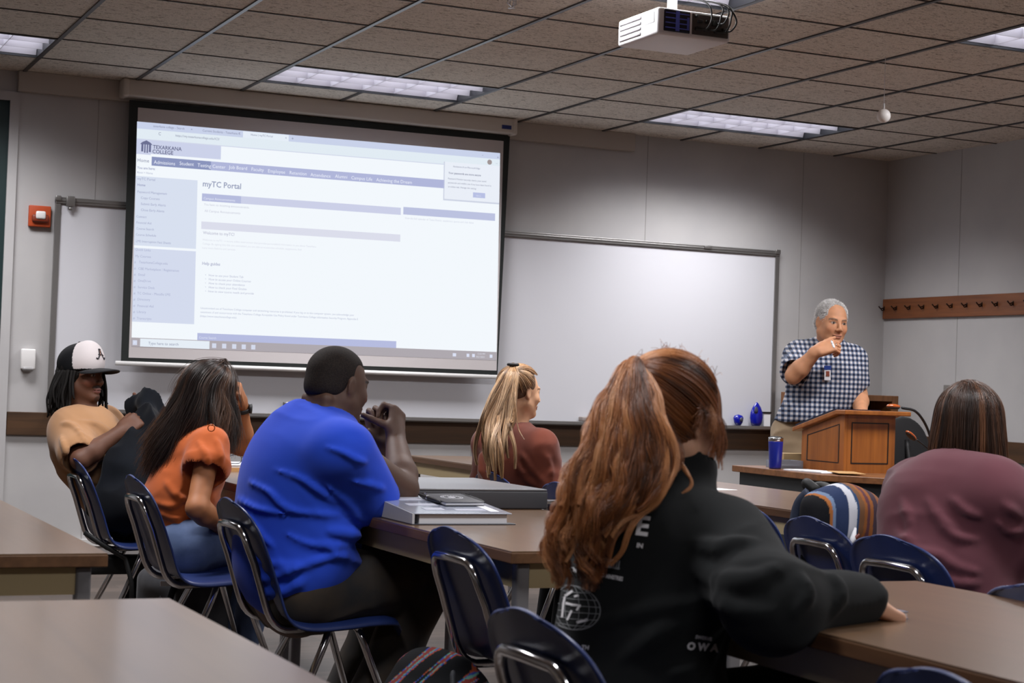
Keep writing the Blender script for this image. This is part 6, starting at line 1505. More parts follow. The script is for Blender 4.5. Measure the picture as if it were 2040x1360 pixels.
# ------------------------------------------------------------------ 5. red haired woman in the black sweatshirt
m_hood = fabric('black_sweatshirt', srgb(19, 21, 22), srgb(24, 26, 27), 0.95, scale=4, sheen=0.04)
P = dict(pel=D(1290, 1480, 3.15), wai=D(1275, 1330, 3.2), che=D(1300, 1130, 3.26), nek=D(1335, 975, 3.3))
P['hipR'] = P['pel']+hdir(-40)*0.09; P['hipL'] = P['pel']-hdir(-40)*0.09
P['shR'] = D(1440, 1082, 3.2); P['shL'] = D(1215, 1062, 3.44); P['elR'] = D(1545, 1205, 2.98); P['wrR'] = D(1718, 1194, 3.13); P['elL'] = D(1320, 1190, 3.62); P['wrL'] = D(1480, 1150, 3.75)
P['knR'] = D(1640, 1420, 3.3); P['anR'] = D(1560, 1700, 3.3); P['knL'] = D(1560, 1390, 3.5); P['anL'] = D(1490, 1660, 3.5)
for a in 'RL': P['an'+a][2] = 0.09; P['toe'+a] = P['an'+a]+np.array([0.14, 0.0, -0.055])
hc = D(1338, 838, 3.3); HM = frame(42, -10)
fw_ = nrm(hdir(18)); S = SDF(); torso(S, P, fw_, 0.84); head(S, hc, HM, 0.93, neck=P['nek'], nr=0.05)
arm(S, P['shR'], P['elR'], P['wrR'], 0.92); arm(S, P['shL'], P['elL'], P['wrL'], 0.92); leg(S, P['hipR'], P['knR'], P['anR'], P['toeR'], 0.95); leg(S, P['hipL'], P['knL'], P['anL'], P['toeL'], 0.95)
hand(S, P['wrR']+[0, 0, -0.002], nrm(RH*0.62+FH*0.25-ZZ*0.28), nrm(ZZ*0.85+RH*0.3), nrm(FH), curl=[(0.75, 1.0, 0.5), (0.9, 1.1, 0.5), (1.0, 1.1, 0.5), (1.0, 1.1, 0.5)], s=0.88, thumb=(0.5, 0.6, -0.5))
hand(S, P['wrL'], nrm(RH), ZZ, nrm(-FH), curl=(0.4, 0.4, 0.3), s=0.88)
me = S.mesh('person', 0.004, color=skincol((214, 166, 138), hc, HM, 0.93, brow=(120, 70, 40))); red = person('seated woman with long wavy red ponytail in a black printed sweatshirt, seen from behind', me, np.array([P['pel'][0], P['pel'][1], 0]))
S = SDF(); torso(S, P, fw_, 0.86, 0.03)
S.ell(D(1290, 1150, 3.26), np.array([0.17, 0.15, 0.17]), frame(18), k=0.08); S.ell(D(1270, 1310, 3.2), (0.155, 0.15, 0.17), k=0.08); S.ell(D(1270, 1440, 3.18), (0.15, 0.16, 0.12), k=0.08)
S.line([P['shR'], P['elR'], P['wrR']-(P['wrR']-P['elR'])*0.04], [0.085, 0.074, 0.050], k=0.05)
S.ell(P['elR']+[-0.01, 0, -0.01], (0.075, 0.07, 0.06), k=0.04)
S.line([P['shL'], P['elL'], P['wrL']*0.9+P['elL']*0.1], [0.08, 0.066, 0.042], k=0.05)
S.line([P['nek']+[0, 0, -0.04], P['nek']+hdir(30)*0.02+[0, 0, 0.035]], [0.088, 0.076], k=0.03)
dW = nrm(P['wrR']-P['elR']); S.cone(P['wrR']+dW*0.030, P['wrR']+dW*0.10, 0.036, 0.05, k=0.004, mode=-1)
S.cone(P['nek']+hdir(30)*0.02+[0, 0, 0.03], P['nek']+hdir(30)*0.03+[0, 0, 0.14], 0.052, 0.07, k=0.005, mode=-1)
fA = wrinkles(71, 0.010, (5, 6, 18), np.stack([nrm([0.9, 0, 0.4]), [0, 1, 0], nrm([-0.4, 0, 0.9])], 1)); 
for f_, rr in ((((1385, 1125), (1440, 1160), (1500, 1162), (1560, 1130)), 0.012), (((1390, 1085), (1440, 1095), (1500, 1080)), 0.010), (((1600, 1150), (1612, 1185), (1585, 1225)), 0.010), (((1660, 1152), (1672, 1185), (1660, 1225)), 0.008), (((1190, 1245), (1290, 1215), (1400, 1200)), 0.010), (((1240, 1310), (1320, 1262), (1400, 1225)), 0.011), (((1410, 1180), (1470, 1215), (1540, 1220)), 0.011), (((1330, 1345), (1380, 1330), (1430, 1290)), 0.010)): ridge(S, f_, rr, 2.7, 3.6)
hood = cloth('sweatshirt', S, red, m_hood, 0.006, lambda V: fA(V)+(vnoise(V*5, 4)-0.5)*0.012, 0.022)
S = SDF()
for a in 'RL': S.line([P['hip'+a], P['kn'+a]], [0.10, 0.07], k=0.04); S.line([P['kn'+a], P['an'+a]], [0.068, 0.055], k=0.03)
cloth('trousers', S.cone(P['hipR'], P['hipL'], 0.11, k=0.04), red, m_blk, 0.009); shoes(P, red, m_sole)
# white prints pressed onto the back of the sweatshirt
bh = bvh(hood)
def surf_pt(px, py, lift=0.0015):
    d = nrm(ray(px, py)); q = press(bh, CAM+d*2.4, d, lift, 1.6); return q
bmn = MB()
m_pr = mat('print_white', srgb(224, 222, 224), 0.8); m_prg = mat('print_grey_globe', srgb(132, 134, 136), 0.85)
def pressed_text(items, name, m_, parent):
    if len(items) > 1:
        for it in items: pressed_text([it], name, m_, parent)
        return
    return pressed_one(items, name, m_, parent)
def pressed_one(items, name, m_, parent):
    """items: text, photo position of the baseline start, direction (dx, dy) and height in pixels; laid on the cloth"""
    mb = MB()
    for s, px, py, dx, dy, hh, bold in items:
        me_ = textmesh([(s, (0, 0, 0), (1, 0, 0), (0, 1, 0), 1.0, bold)], 't'); 
        import bmesh
        bm = bmesh.new(); bm.from_mesh(me_); bmesh.ops.triangulate(bm, faces=bm.faces); bmesh.ops.subdivide_edges(bm, edges=[e for e in bm.edges if e.calc_length() > 0.3], cuts=2, use_grid_fill=True); bmesh.ops.triangulate(bm, faces=bm.faces)
        vs = []; ok = True
        for v in bm.verts:
            x, y = v.co.x*hh*1.38, v.co.y*hh*1.38
            q = surf_pt(px+x*dx-y*dy*0.0+y*0.18, py+x*dy-y)
            if q is None: ok = False; break
            vs.append(tuple(q))
        if ok: bm.verts.index_update(); mb.add(vs, [tuple(v.index for v in f.verts) for f in bm.faces])
        bm.free(); bpy.data.meshes.remove(me_)
    return obj(name, mb, m_, parent)
pressed_text([('E', 1264, 1064, 1.0, 0.12, 38, 0.03)], 'print_letter', m_pr, hood)
pressed_text([('IN', 1268, 1090, 1.0, 0.15, 9, 0.04), ('FOR THE WHOLE WORLD MINISTRIES', 1124, 1135, 0.62, 0.118, 8, 0.03), ('THESE DAYS', 1160, 1157, 0.5, 0.12, 4, 0.0), ('TH', 1159, 1292, 1.0, 0.1, 8, 0.03)], 'print_small_lettering', m_pr, hood)
pressed_text([('SWERVE', 1384, 1271, 0.9, 0.14, 7, 0.03), ('O W A', 1367, 1293, 0.95, 0.08, 15, 0.05)], 'print_hem_lettering', m_pr, hood)
bars = MB()
def stroke(mb, pts, w_):
    for (x0, y0), (x1, y1) in zip(pts[:-1], pts[1:]):
        n_ = max(1, int(math.hypot(x1-x0, y1-y0)/9)); dx, dy = x1-x0, y1-y0; l_ = math.hypot(dx, dy); nx, ny = -dy/l_*w_/2, dx/l_*w_/2
        for i in range(n_):
            a, b_ = i/n_, (i+1)/n_; c4 = [surf_pt(x0+dx*a+nx, y0+dy*a+ny), surf_pt(x0+dx*b_+nx, y0+dy*b_+ny), surf_pt(x0+dx*b_-nx, y0+dy*b_-ny), surf_pt(x0+dx*a-nx, y0+dy*a-ny)]
            if all(c is not None for c in c4): mb.add([tuple(c) for c in c4], [(0, 1, 2, 3)])
for i in range(11): stroke(bars, [(1193+i*4.2, 1109+i*0.75), (1184+i*4.8, 1126+i*0.85)], 2.6)
stroke(bars, [(1178, 1124), (1235, 1133)], 3)
obj('print_skyline', bars, m_prg, hood)
gl = MB(); gx_, gy_, ga, gb_ = 1141, 1210, 56, 44
def ge_(t, k=1.0, sx=1.0): return (gx_+ga*k*sx*math.cos(t)-0.0, gy_+gb_*k*math.sin(t)+0.12*ga*k*sx*math.cos(t))
stroke(gl, [ge_(t) for t in np.linspace(0, 2*PI, 37)], 1.6)
for sx in (0.25, 0.6, 0.85): stroke(gl, [ge_(t, 1, sx) for t in np.linspace(0, 2*PI, 31)], 1.1)
for v_ in (-0.75, -0.45, -0.15, 0.15, 0.45, 0.75):
    w_ = math.sqrt(1-v_*v_); stroke(gl, [(gx_-ga*w_, gy_+gb_*v_-0.12*ga*w_), (gx_, gy_+gb_*v_+3), (gx_+ga*w_, gy_+gb_*v_+0.12*ga*w_)], 1.2)
obj('print_globe', gl, m_prg, hood)
g2 = MB()
for pts, w_ in (([(1121, 1230), (1124, 1200), (1127, 1188)], 4), ([(1127, 1187), (1142, 1177)], 5), ([(1128, 1201), (1141, 1205), (1158, 1207)], 5), ([(1156, 1205), (1150, 1216)], 4), ([(1131, 1235), (1140, 1216)], 4), ([(1150, 1240), (1172, 1234)], 5), ([(1145, 1188), (1154, 1186)], 4)):
    stroke(g2, pts, w_)
obj('print_globe_marks', g2, m_pr, hood)
# hair: scalp, big wavy ponytail
tie = D(1278, 752, 3.27)
HS = SDF().ell(hc+HM @ np.array([0, -0.02, 0.033])*0.93, np.array([0.083, 0.101, 0.092])*0.95, HM, k=0); HS.box(hc+HM @ np.array([0, 0.125, -0.04]), (0.2, 0.075, 0.11), HM, 0.0, k=0.008, mode=-1)
HS.box(hc+HM @ np.array([0, -0.02, -0.125]), (0.2, 0.2, 0.035), HM, 0.0, k=0.02, mode=-1)
HS.line([tie, D(1262, 830, 3.2), D(1250, 930, 3.17), D(1220, 1020, 3.14)], [0.016, 0.024, 0.03, 0.02], k=0.02)
hair = cloth('hair', HS, red, mat('hair_red_base', srgb(84, 42, 20), 0.6), 0.006)
m_rd = hairmat('hair_red_strands', [(58, 33, 19), (100, 57, 29), (142, 84, 45), (182, 120, 72), (206, 150, 102)], 0.36, 0.5)
pa = scalp_gather(hc, HM, 0.93, tie, 7500, el_lo=-60, off=0.006, rr=(0.083, 0.104, 0.095), face_cut=0.42)
for i in range(700):
    az = rng.uniform(0.45, 1.75); pa.append(fall(hc, HM, 0.93, az, rng.uniform(0.02, 0.08) if az < 1.2 else rng.uniform(0.0, 0.05), part=(0, 0.0, 0.12), off=0.008+0.008*rng.random(), flare=0.012, drift=-HM[:, 1]*rng.uniform(0, 0.02)+rng.normal(0, 0.004, 3)))
def outl(u_, y):      # ponytail silhouette, left to right, photo measurements
    return np.interp(y, [740, 773, 836, 894, 943, 991, 1069, 1137, 1190], [1230, 1204, 1190, 1162, 1134, 1122, 1098, 1104, 1112])*(1-u_)+np.interp(y, [745, 800, 880, 940, 985, 1030, 1060, 1110, 1150, 1190], [1296, 1312, 1336, 1350, 1322, 1240, 1200, 1206, 1212, 1196])*u_
NL = 110
for i in range(NL):
    u_ = (i+0.5)/NL; u_ = min(0.98, max(0.02, u_+rng.normal(0, 0.03))); layer = rng.random()
    ye = (1142 if u_ < 0.25 else 1100 if u_ < 0.62 else 1165)+rng.normal(0, 18)
    if u_ > 0.84: ye = rng.uniform(960, 1150)
    if u_ < 0.12: ye = rng.uniform(1120, 1195)
    ys = [752, 800, 860, 930, 1000, 1070, 1130, ye]; ys = [y for y in ys if y < ye-15]+[ye]
    pts = [tie+rng.normal(0, 0.006, 3)]
    for y in ys[1:]:
        t_ = (y-752)/440; dd = 3.235-0.125*min(1, t_*1.9)-0.03*max(0, t_-0.5)-0.035*layer*min(1, t_*3)+0.03*(2*u_-1)**2*min(1, t_*3)
        pts.append(D(outl(u_, y)+rng.normal(0, 5), y, dd))
    big = rng.random() < 0.5
    pa += lock(pts, 0.011 if big else 0.007, 84 if big else 50, n=30, wave=rng.uniform(0.004, 0.011)*(1.0), wl=rng.uniform(0.075, 0.13), taper=0.4, jit=0.002)
# arching top of the ponytail
for i in range(26):
    u_ = i/25; a0 = tie+RH*0.02*(u_-0.5); 
    pa += lock([tie-FH*0.0+rng.normal(0, 0.004, 3), tie+ZZ*(0.022+0.012*math.sin(u_*PI))-FH*0.02-RH*0.03*(1-u_), D(outl(u_, 800), 800, 3.17), D(outl(u_, 880), 880, 3.12), D(outl(u_, 960), 960, 3.09), D(outl(u_, 1020+60*(i%3)), 1020+60*(i%3), 3.07)], 0.010, 60, n=30, wave=0.006, wl=0.12, taper=0.3)
for i in range(3): pa += lock([D(1340, 880, 3.2), D(1362, 930, 3.16), D(1375, 965, 3.14), D(1352+6*i, 985, 3.13)], 0.003, 26, n=18, wave=0.004, wl=0.1)
for i in range(90):
    az = rng.uniform(0, 2*PI); el = rng.uniform(0.5, 1.4); d = HM @ np.array([math.sin(az)*math.cos(el), math.cos(az)*math.cos(el), math.sin(el)]); b0 = hc+HM @ np.array([0, -0.015, 0.033])+d*0.092
    pa.append(np.array([b0, b0+d*0.004+rng.normal(0, 0.004, 3), b0+d*0.006+rng.normal(0, 0.008, 3), b0+d*0.006+rng.normal(0, 0.012, 3)]))
strands('hair_strands', pa, m_rd, hair, 0.0005, 0.00025)
# loose strands framing the face at the right; back light painted into their colour
pl = []
for i in range(22):
    x = 1388+i*2.2; pl += lock([D(1375+i*1.6, 780+i*1.5, 3.25+0.006*i), D(x+6, 850, 3.34), D(x+10+rng.normal(0, 3), 890, 3.35), D(x+2+rng.normal(0, 6), 925+rng.normal(0, 10), 3.34)], 0.006, 13, n=18, wave=0.003, wl=0.09)
strands('loose_strands', pl, hairmat('hair_backlit_strands', [(150, 92, 52), (196, 132, 82), (222, 166, 116)], 0.4), hair, 0.0004, 0.0002)

# ------------------------------------------------------------------ 6. woman in maroon
m_mar = fabric('maroon_cotton', srgb(102, 60, 68), srgb(92, 52, 60), 0.92, scale=4)
P = dict(pel=D(1885, 1215, 4.8), wai=D(1882, 1130, 4.82), che=D(1888, 1035, 4.86), nek=D(1914, 935, 4.9))
P['hipR'] = P['pel']+hdir(-25)*0.09; P['hipL'] = P['pel']-hdir(-25)*0.09
P['shR'] = D(1976, 992, 4.76); P['shL'] = D(1826, 978, 5.02); P['elR'] = D(2035, 1078, 4.78); P['wrR'] = D(2120, 1085, 4.95); P['elL'] = D(1870, 1060, 5.25); P['wrL'] = D(1985, 1050, 5.3)
P['knR'] = D(2095, 1240, 5.0); P['anR'] = D(2050, 1420, 5.0); P['knL'] = D(2060, 1215, 5.2); P['anL'] = D(2000, 1390, 5.2)
for a in 'RL': P['an'+a][2] = 0.09; P['toe'+a] = P['an'+a]+np.array([0.14, 0.0, -0.055])
hc = D(1932, 852, 4.95); HM = frame(58, -8); fw_ = nrm(hdir(50))
S = SDF(); torso(S, P, fw_, 0.9); head(S, hc, HM, 0.93, neck=P['nek'], nr=0.052)
arm(S, P['shR'], P['elR'], P['wrR'], 0.98); arm(S, P['shL'], P['elL'], P['wrL'], 0.98); leg(S, P['hipR'], P['knR'], P['anR'], P['toeR'], 0.95); leg(S, P['hipL'], P['knL'], P['anL'], P['toeL'], 0.95)
for w_, e_ in (('wrR', 'elR'), ('wrL', 'elL')): hand(S, P[w_], nrm(P[w_]-P[e_]), ZZ, nrm(FH), curl=(0.3, 0.3, 0.2), s=0.9)
me = S.mesh('person', 0.005, color=skincol((176, 116, 80), hc, HM, 0.93)); mar = person('seated woman in a loose maroon T-shirt with shoulder length brown hair', me, np.array([P['pel'][0], P['pel'][1], 0]))
P2 = dict(P); P2['nek'] = P['nek']-np.array([0, 0, 0.055]); S = SDF(); torso(S, P2, fw_, 0.95, 0.03); S.ell(D(1880, 1050, 4.86), (0.165, 0.15, 0.18), frame(50), k=0.1); S.ell(D(1888, 1130, 4.82), (0.165, 0.15, 0.13), frame(50), k=0.08)
S.cone(D(1832, 996, 4.98), D(1985, 1002, 4.76), 0.082, k=0.08); S.cone(D(1880, 985, 4.93), D(1945, 985, 4.85), 0.075, k=0.06)
eR = P['shR']+(P['elR']-P['shR'])*0.95; S.line([P['shR'], eR], [0.098, 0.108], k=0.06); S.line([P['shL'], P['shL']*0.3+P['elL']*0.7], [0.09, 0.09], k=0.05)
d_ = nrm(P['elR']-P['shR']); S.cone(eR+d_*0.04, eR+d_*0.2, 0.085, 0.12, k=0.005, mode=-1)
S.cone(P['nek']+[0, 0, 0.03], P['nek']+hdir(60)*0.02+[0, 0, 0.14], 0.062, 0.075, k=0.005, mode=-1)
fM = wrinkles(81, 0.010, (4, 6, 20), np.stack([nrm([0.8, 0.3, -0.5]), nrm([-0.3, 0.9, 0]), nrm([0.45, 0.15, 0.85])], 1))
for f_, rr in ((((1849, 997), (1874, 1034), (1904, 1052)), 0.010), (((1896, 994), (1926, 1019), (1955, 1030)), 0.010), (((1870, 1045), (1911, 1070), (1950, 1075)), 0.011), (((1845, 1095), (1874, 1108), (1904, 1128), (1950, 1140)), 0.011), (((1860, 1140), (1904, 1160), (1948, 1162)), 0.010), (((2000, 1005), (2030, 1028)), 0.009), (((1985, 1040), (2010, 1058), (2035, 1060)), 0.009), (((1800, 1000), (1815, 1040), (1812, 1085)), 0.009), (((1790, 1060), (1820, 1090), (1860, 1105)), 0.009)): ridge(S, f_, rr, 4.4, 5.2)
cloth('shirt', S, mar, m_mar, 0.0065, lambda V: fM(V)+(vnoise(V*5, 14)-0.5)*0.016, 0.028)
S = SDF()
for a in 'RL': S.line([P['hip'+a], P['kn'+a]], [0.10, 0.07], k=0.04); S.line([P['kn'+a], P['an'+a]], [0.068, 0.055], k=0.03)
cloth('trousers', S.cone(P['hipR'], P['hipL'], 0.11, k=0.04), mar, m_blk, 0.009); shoes(P, mar, m_sole)
HS = SDF().ell(hc+HM @ np.array([0, -0.02, 0.03])*0.93, np.array([0.083, 0.100, 0.09])*0.95, HM, k=0); HS.ell(hc+HM @ np.array([0, -0.03, -0.045]), (0.084, 0.082, 0.085), HM, k=0.03); HS.box(hc+HM @ np.array([0, 0.125, -0.05]), (0.2, 0.075, 0.13), HM, 0.0, k=0.008, mode=-1)
hair = cloth('hair', HS, mar, mat('hair_brown_base', srgb(42, 26, 18), 0.6), 0.006)
pa = []
for i in range(4200):
    az = rng.uniform(0.5, 2*PI-0.5); rt = math.sin(az); ln = 0.135+0.025*rng.random()+0.02*max(0, rt)
    p = fall(hc, HM, 0.93, az, ln, part=(rng.normal(0, 0.006), -0.02+rng.normal(0, 0.02), 0.12), off=0.006+0.018*rng.random(), flare=0.006+0.010*rng.random(), drift=(HM @ np.array([math.sin(az), math.cos(az), 0]))*0.0+rng.normal(0, 0.004, 3))
    u_ = np.linspace(0, 1, len(p))[:, None]; p = p+np.sin(u_*5+az*5)*0.003*u_*RH; pa.append(p)
strands('hair_strands', pa, hairmat('hair_brown2_strands', [(30, 18, 12), (44, 27, 18), (70, 44, 29), (120, 80, 54)], 0.36), hair, 0.0008, 0.0004)

# ------------------------------------------------------------------ 7. instructor
m_ging = mat('gingham_shirt', srgb(214, 212, 216), 0.85, spec=0.2)
nt, nd, lk, b = nodes(m_ging)
v_ = coords(nt, (1, 1, 1), (0, 0, 0.43)); sp = nt.nodes.new('ShaderNodeSeparateXYZ'); lk.new(v_, sp.inputs[0])
def stripe(sock, pitch, ph):
    a = nt.nodes.new('ShaderNodeMath'); a.operation = 'MULTIPLY_ADD'; a.inputs[1].default_value = 2*PI/pitch; a.inputs[2].default_value = ph; lk.new(sock, a.inputs[0])
    s_ = nt.nodes.new('ShaderNodeMath'); s_.operation = 'SINE'; lk.new(a.outputs[0], s_.inputs[0])
    c_ = nt.nodes.new('ShaderNodeMath'); c_.operation = 'MULTIPLY_ADD'; c_.inputs[1].default_value = 2.2; c_.inputs[2].default_value = 0.5; c_.use_clamp = True; lk.new(s_.outputs[0], c_.inputs[0]); return c_.outputs[0]
sx = stripe(sp.outputs['X'], 0.0255, 0); sz = stripe(sp.outputs['Z'], 0.0255, 1)
ad = nt.nodes.new('ShaderNodeMath'); ad.operation = 'ADD'; lk.new(sx, ad.inputs[0]); lk.new(sz, ad.inputs[1]); hf = nt.nodes.new('ShaderNodeMath'); hf.operation = 'MULTIPLY'; hf.inputs[1].default_value = 0.5; lk.new(ad.outputs[0], hf.inputs[0])
r = nt.nodes.new('ShaderNodeValToRGB'); el = r.color_ramp.elements; el.new(0.5); el[0].color = srgb(198, 195, 198); el[1].color = srgb(100, 110, 132); el[2].color = srgb(32, 38, 58); el[1].position = 0.5; el[2].position = 1.0
lk.new(hf.outputs[0], r.inputs['Fac']); lk.new(r.outputs['Color'], b.inputs['Base Color'])
m_khaki = fabric('khaki_twill', srgb(158, 138, 112), srgb(146, 126, 102), 0.9)
P = dict(pel=D(1611, 864, 9.45), wai=D(1624, 828, 9.42), che=D(1646, 740, 9.4), nek=D(1652, 694, 9.42))
ac = hdir(-90)   # facing the camera
P['hipR'] = P['pel']-RH*0.078; P['hipL'] = P['pel']+RH*0.078
P['shR'] = D(1594, 710, 9.40); P['shL'] = D(1698, 717, 9.44); P['elR'] = D(1581, 748, 9.16); P['wrR'] = D(1629, 698, 9.08); P['elL'] = D(1712, 788, 9.42); P['wrL'] = D(1716, 830, 9.16)
P['knR'] = np.array([*P['hipR'][:2], 0.50])+ac*0.03; P['knL'] = np.array([*P['hipL'][:2], 0.50])+ac*0.03
for a in 'RL': P['an'+a] = np.array([*P['hip'+a][:2], 0.09]); P['toe'+a] = P['an'+a]+ac*0.14+[0, 0, -0.055]
hc = D(1657, 643, 9.32); HM = frame(-74, -4, 4)
S = SDF(); torso(S, P, ac, 1.05); head(S, hc, HM, 1.0, neck=P['nek'], nr=0.062, jaw=1.1)
arm(S, P['shR'], P['elR'], P['wrR'], 1.05); arm(S, P['shL'], P['elL'], P['wrL'], 1.05); leg(S, P['hipR'], P['knR'], P['anR'], P['toeR'], 1.05); leg(S, P['hipL'], P['knL'], P['anL'], P['toeL'], 1.05)
hand(S, P['wrR'], nrm(RH*0.75+ZZ*0.25-FH*0.1), nrm(ZZ*0.6-FH*0.7), nrm(ZZ*0.6+FH*0.5), curl=[(0.8, 1.1, 0.6), (0.9, 1.2, 0.6), (1.0, 1.3, 0.6), (1.0, 1.3, 0.6)], s=1.05, thumb=(0.5, 0.7, -0.2))
hand(S, P['wrL'], nrm(-FH*0.9-ZZ*0.1), ZZ, nrm(-RH), curl=(0.2, 0.3, 0.2))
me = S.mesh('person', 0.0038, color=skincol((196, 140, 104), hc, HM, 1.0, lips=(160, 100, 86), brow=(110, 90, 76), iris=(36, 28, 24))); ins = person('grey haired man in a blue checked shirt standing behind the lectern', me, np.array([P['pel'][0], P['pel'][1], 0]))
S = SDF(); torso(S, P, ac, 1.08, 0.018); S.ell(D(1645, 770, 9.38), np.array([0.185, 0.135, 0.20]), np.stack([RH, FH, ZZ], 1), k=0.08); S.ell(D(1618, 826, 9.40), np.array([0.175, 0.145, 0.10]), np.stack([RH, FH, ZZ], 1), k=0.06)
eR = P['shR']+(P['elR']-P['shR'])*0.72; S.line([P['shR'], eR], [0.078, 0.083], k=0.04); d_ = nrm(P['elR']-P['shR']); S.cone(eR+d_*0.03, eR+d_*0.12, 0.066, 0.10, k=0.004, mode=-1)
eL = P['shL']+(P['elL']-P['shL'])*0.62; S.line([P['shL'], eL], [0.078, 0.074], k=0.04); d_ = nrm(P['elL']-P['shL']); S.cone(eL+d_*0.03, eL+d_*0.12, 0.056, 0.09, k=0.004, mode=-1)
S.line([P['nek']+[0, 0, -0.04], P['nek']+[0, 0, 0.022]], [0.09, 0.069], k=0.03); S.cone(P['nek']+ac*0.01+[0, 0, 0.0], P['nek']+ac*0.03+[0, 0, 0.1], 0.058, 0.075, k=0.004, mode=-1)
S.cone(P['nek']+ac*0.09+[0, 0, 0.03], P['nek']+ac*0.09+[0, 0, -0.06], 0.035, 0.004, k=0.005, mode=-1)
S.box(P['pel']+[0, 0, -0.035], (0.3, 0.3, 0.10), rr=0.0, k=0.01, mode=-1)
sh = cloth('shirt', S, ins, m_ging, 0.0055, wrinkles(91, 0.010, (10, 10, 10)), 0.012)
bs = bvh(sh)
def ipt(px, py, lift=0.003): d = nrm(ray(px, py)); return press(bs, CAM+d*8.6, d, lift, 2.0)
def badge(x0, y0, x1, y1, lift, name, m_, parent):
    c_ = [ipt(x, y, 0) for x, y in ((x0, y1), (x1, y1), (x1, y0), (x0, y0))]
    ctr = Vector(np.mean([tuple(q) for q in c_], axis=0))+Vector(-FW)*lift
    w_ = (x1-x0)*9.3/F_PX/2; h_ = (y1-y0)*9.3/F_PX/2; R3 = Vector(RT); U3 = Vector(UP); n_ = Vector(-FH)
    vs = [ctr-R3*w_-U3*h_, ctr+R3*w_-U3*h_, ctr+R3*w_+U3*h_, ctr-R3*w_+U3*h_]
    return obj(name, MB().add([tuple(v) for v in vs]+[tuple(v-n_*0.002) for v in vs], [(0, 1, 2, 3), (7, 6, 5, 4), (0, 4, 5, 1), (1, 5, 6, 2), (2, 6, 7, 3), (3, 7, 4, 0)]), m_, parent)
bd = badge(1641.5, 737, 1654, 757, 0.012, 'id_badge', m_paper, ins); badge(1645, 739, 1651.5, 749, 0.0145, 'badge_photo', mat('badge_photo', srgb(140, 70, 50), 0.6), bd); badge(1641, 728, 1655, 736, 0.013, 'badge_clip', mat('badge_clip', srgb(30, 60, 140), 0.5), bd)
S = SDF()
for a in 'RL': S.line([P['hip'+a], P['kn'+a]], [0.116, 0.088], k=0.04); S.line([P['kn'+a], P['an'+a]-[0, 0, 0.02]], [0.088, 0.08], k=0.03)
S.cone(P['hipR']+[0, 0, 0.0], P['hipL']+[0, 0, 0.0], 0.116, k=0.04)
tr = cloth('trousers', S, ins, m_khaki, 0.008, wrinkles(93, 0.012, (8, 8, 16)), 0.012); shoes(P, ins, m_sole)
bp_ = P['pel']+[0, 0, 0.052]; obj('belt', MB().tube([bp_+RH*0.180*math.cos(a)+FH*0.112*math.sin(a) for a in np.linspace(0, 2*PI, 33)[:-1]], 0.022, 8, closed=True, flat=0.4), m_dark, ins)
HS = SDF().ell(hc+HM @ np.array([0, -0.017, 0.036]), np.array([0.0805, 0.0985, 0.0885]), HM, k=0); HS.ell(hc+HM @ np.array([0, -0.05, -0.01]), (0.072, 0.062, 0.055), HM, k=0.02)
HS.box(hc+HM @ np.array([0, 0.115, 0.0]), (0.2, 0.058, 0.2), HM, 0.0, k=0.012, mode=-1); HS.ell(hc+HM @ np.array([0, 0.078, 0.055]), (0.056, 0.05, 0.052), HM, k=0.012, mode=-1)
for q in (-1, 1): HS.ell(hc+HM @ np.array([q*0.085, 0.006, -0.018]), (0.02, 0.03, 0.036), HM, k=0.004, mode=-1); HS.ell(hc+HM @ np.array([q*0.085, 0.05, -0.02]), (0.02, 0.035, 0.05), HM, k=0.006, mode=-1)
HS.box(hc+HM @ np.array([0, -0.02, -0.095]), (0.2, 0.2, 0.05), HM, 0.0, k=0.01, mode=-1)
m_gh = mat('hair_grey_base', srgb(178, 175, 172), 0.7); add_noise(m_gh, srgb(146, 142, 138), scale=120, bump=0.8, bscale=500, bdist=0.002)
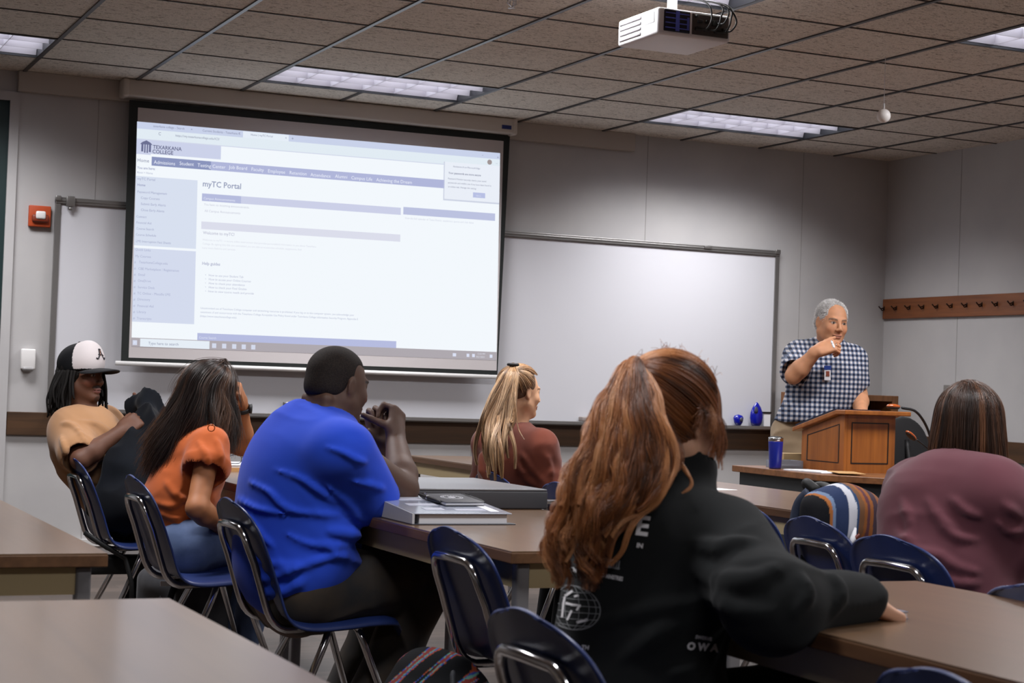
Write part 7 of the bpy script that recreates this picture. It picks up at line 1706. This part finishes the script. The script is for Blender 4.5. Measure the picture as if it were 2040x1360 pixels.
hair = cloth('hair', HS, ins, m_gh, 0.0035, lambda V: (vnoise(V*130, 3)-0.5)*0.006, 0.004)
pa = []; hv = [Vector(v.co) for v in hair.data.vertices]; hn = [Vector(v.normal) for v in hair.data.vertices]
for i in rng.choice(len(hv), 2600):
    p = np.array(hv[i]); n_ = np.array(hn[i]); q = HM.T @ (p-hc)
    cd = nrm(HM @ np.array([0.5*np.sign(q[0]+0.02), -0.5, 0.15 if q[2] > 0.05 else -0.6])+n_*0.5+rng.normal(0, 0.2, 3)); pa.append(np.array([p-n_*0.001, p+cd*0.005, p+cd*0.009-n_*0.001]))
strands('hair_strands', pa, hairmat('hair_grey_strands', [(176, 174, 172), (214, 212, 210), (236, 234, 232)], 0.5), hair, 0.0007, 0.0004)
obj('collar', MB().tube([P['nek']+[0, 0, 0.012]+RH*0.070*math.cos(a)+FH*0.066*math.sin(a)-ZZ*0.030*max(0, -math.sin(a))**3 for a in np.linspace(-PI*0.40, PI*1.40, 30)], 0.020, 8, flat=0.3), m_ging, ins)
rp = P['wrR']+nrm(RH*0.75+ZZ*0.25-FH*0.1)*0.095; 
obj('finger_ring', MB().tube([rp+ZZ*0.010*math.cos(a)-FH*0.010*math.sin(a)-FH*0.008+ZZ*0.0 for a in np.linspace(0, 2*PI, 13)[:-1]], 0.002, 6, closed=True), m_chrome, ins)
pen(tuple(D(1656, 678, 8.98)), tuple(D(1662, 693, 8.95)), 'marker', 'white marker in the raised hand of the instructor', m_paper, m_dark, 0.006)
SC.view_settings.view_transform="Standard"; SC.view_settings.look="None"; SC.view_settings.gamma=1.0; SC.view_settings.use_curve_mapping=False; SC.view_settings.exposure=0.22
try: SC.display_settings.display_device="sRGB"
except Exception: pass
SC.cycles.use_denoising=True
SC.cycles.max_bounces=8; SC.cycles.diffuse_bounces=5; SC.cycles.glossy_bounces=4; SC.cycles.transmission_bounces=6; SC.cycles.caustics_reflective=False; SC.cycles.caustics_refractive=False; SC.cycles.sample_clamp_indirect=6.0
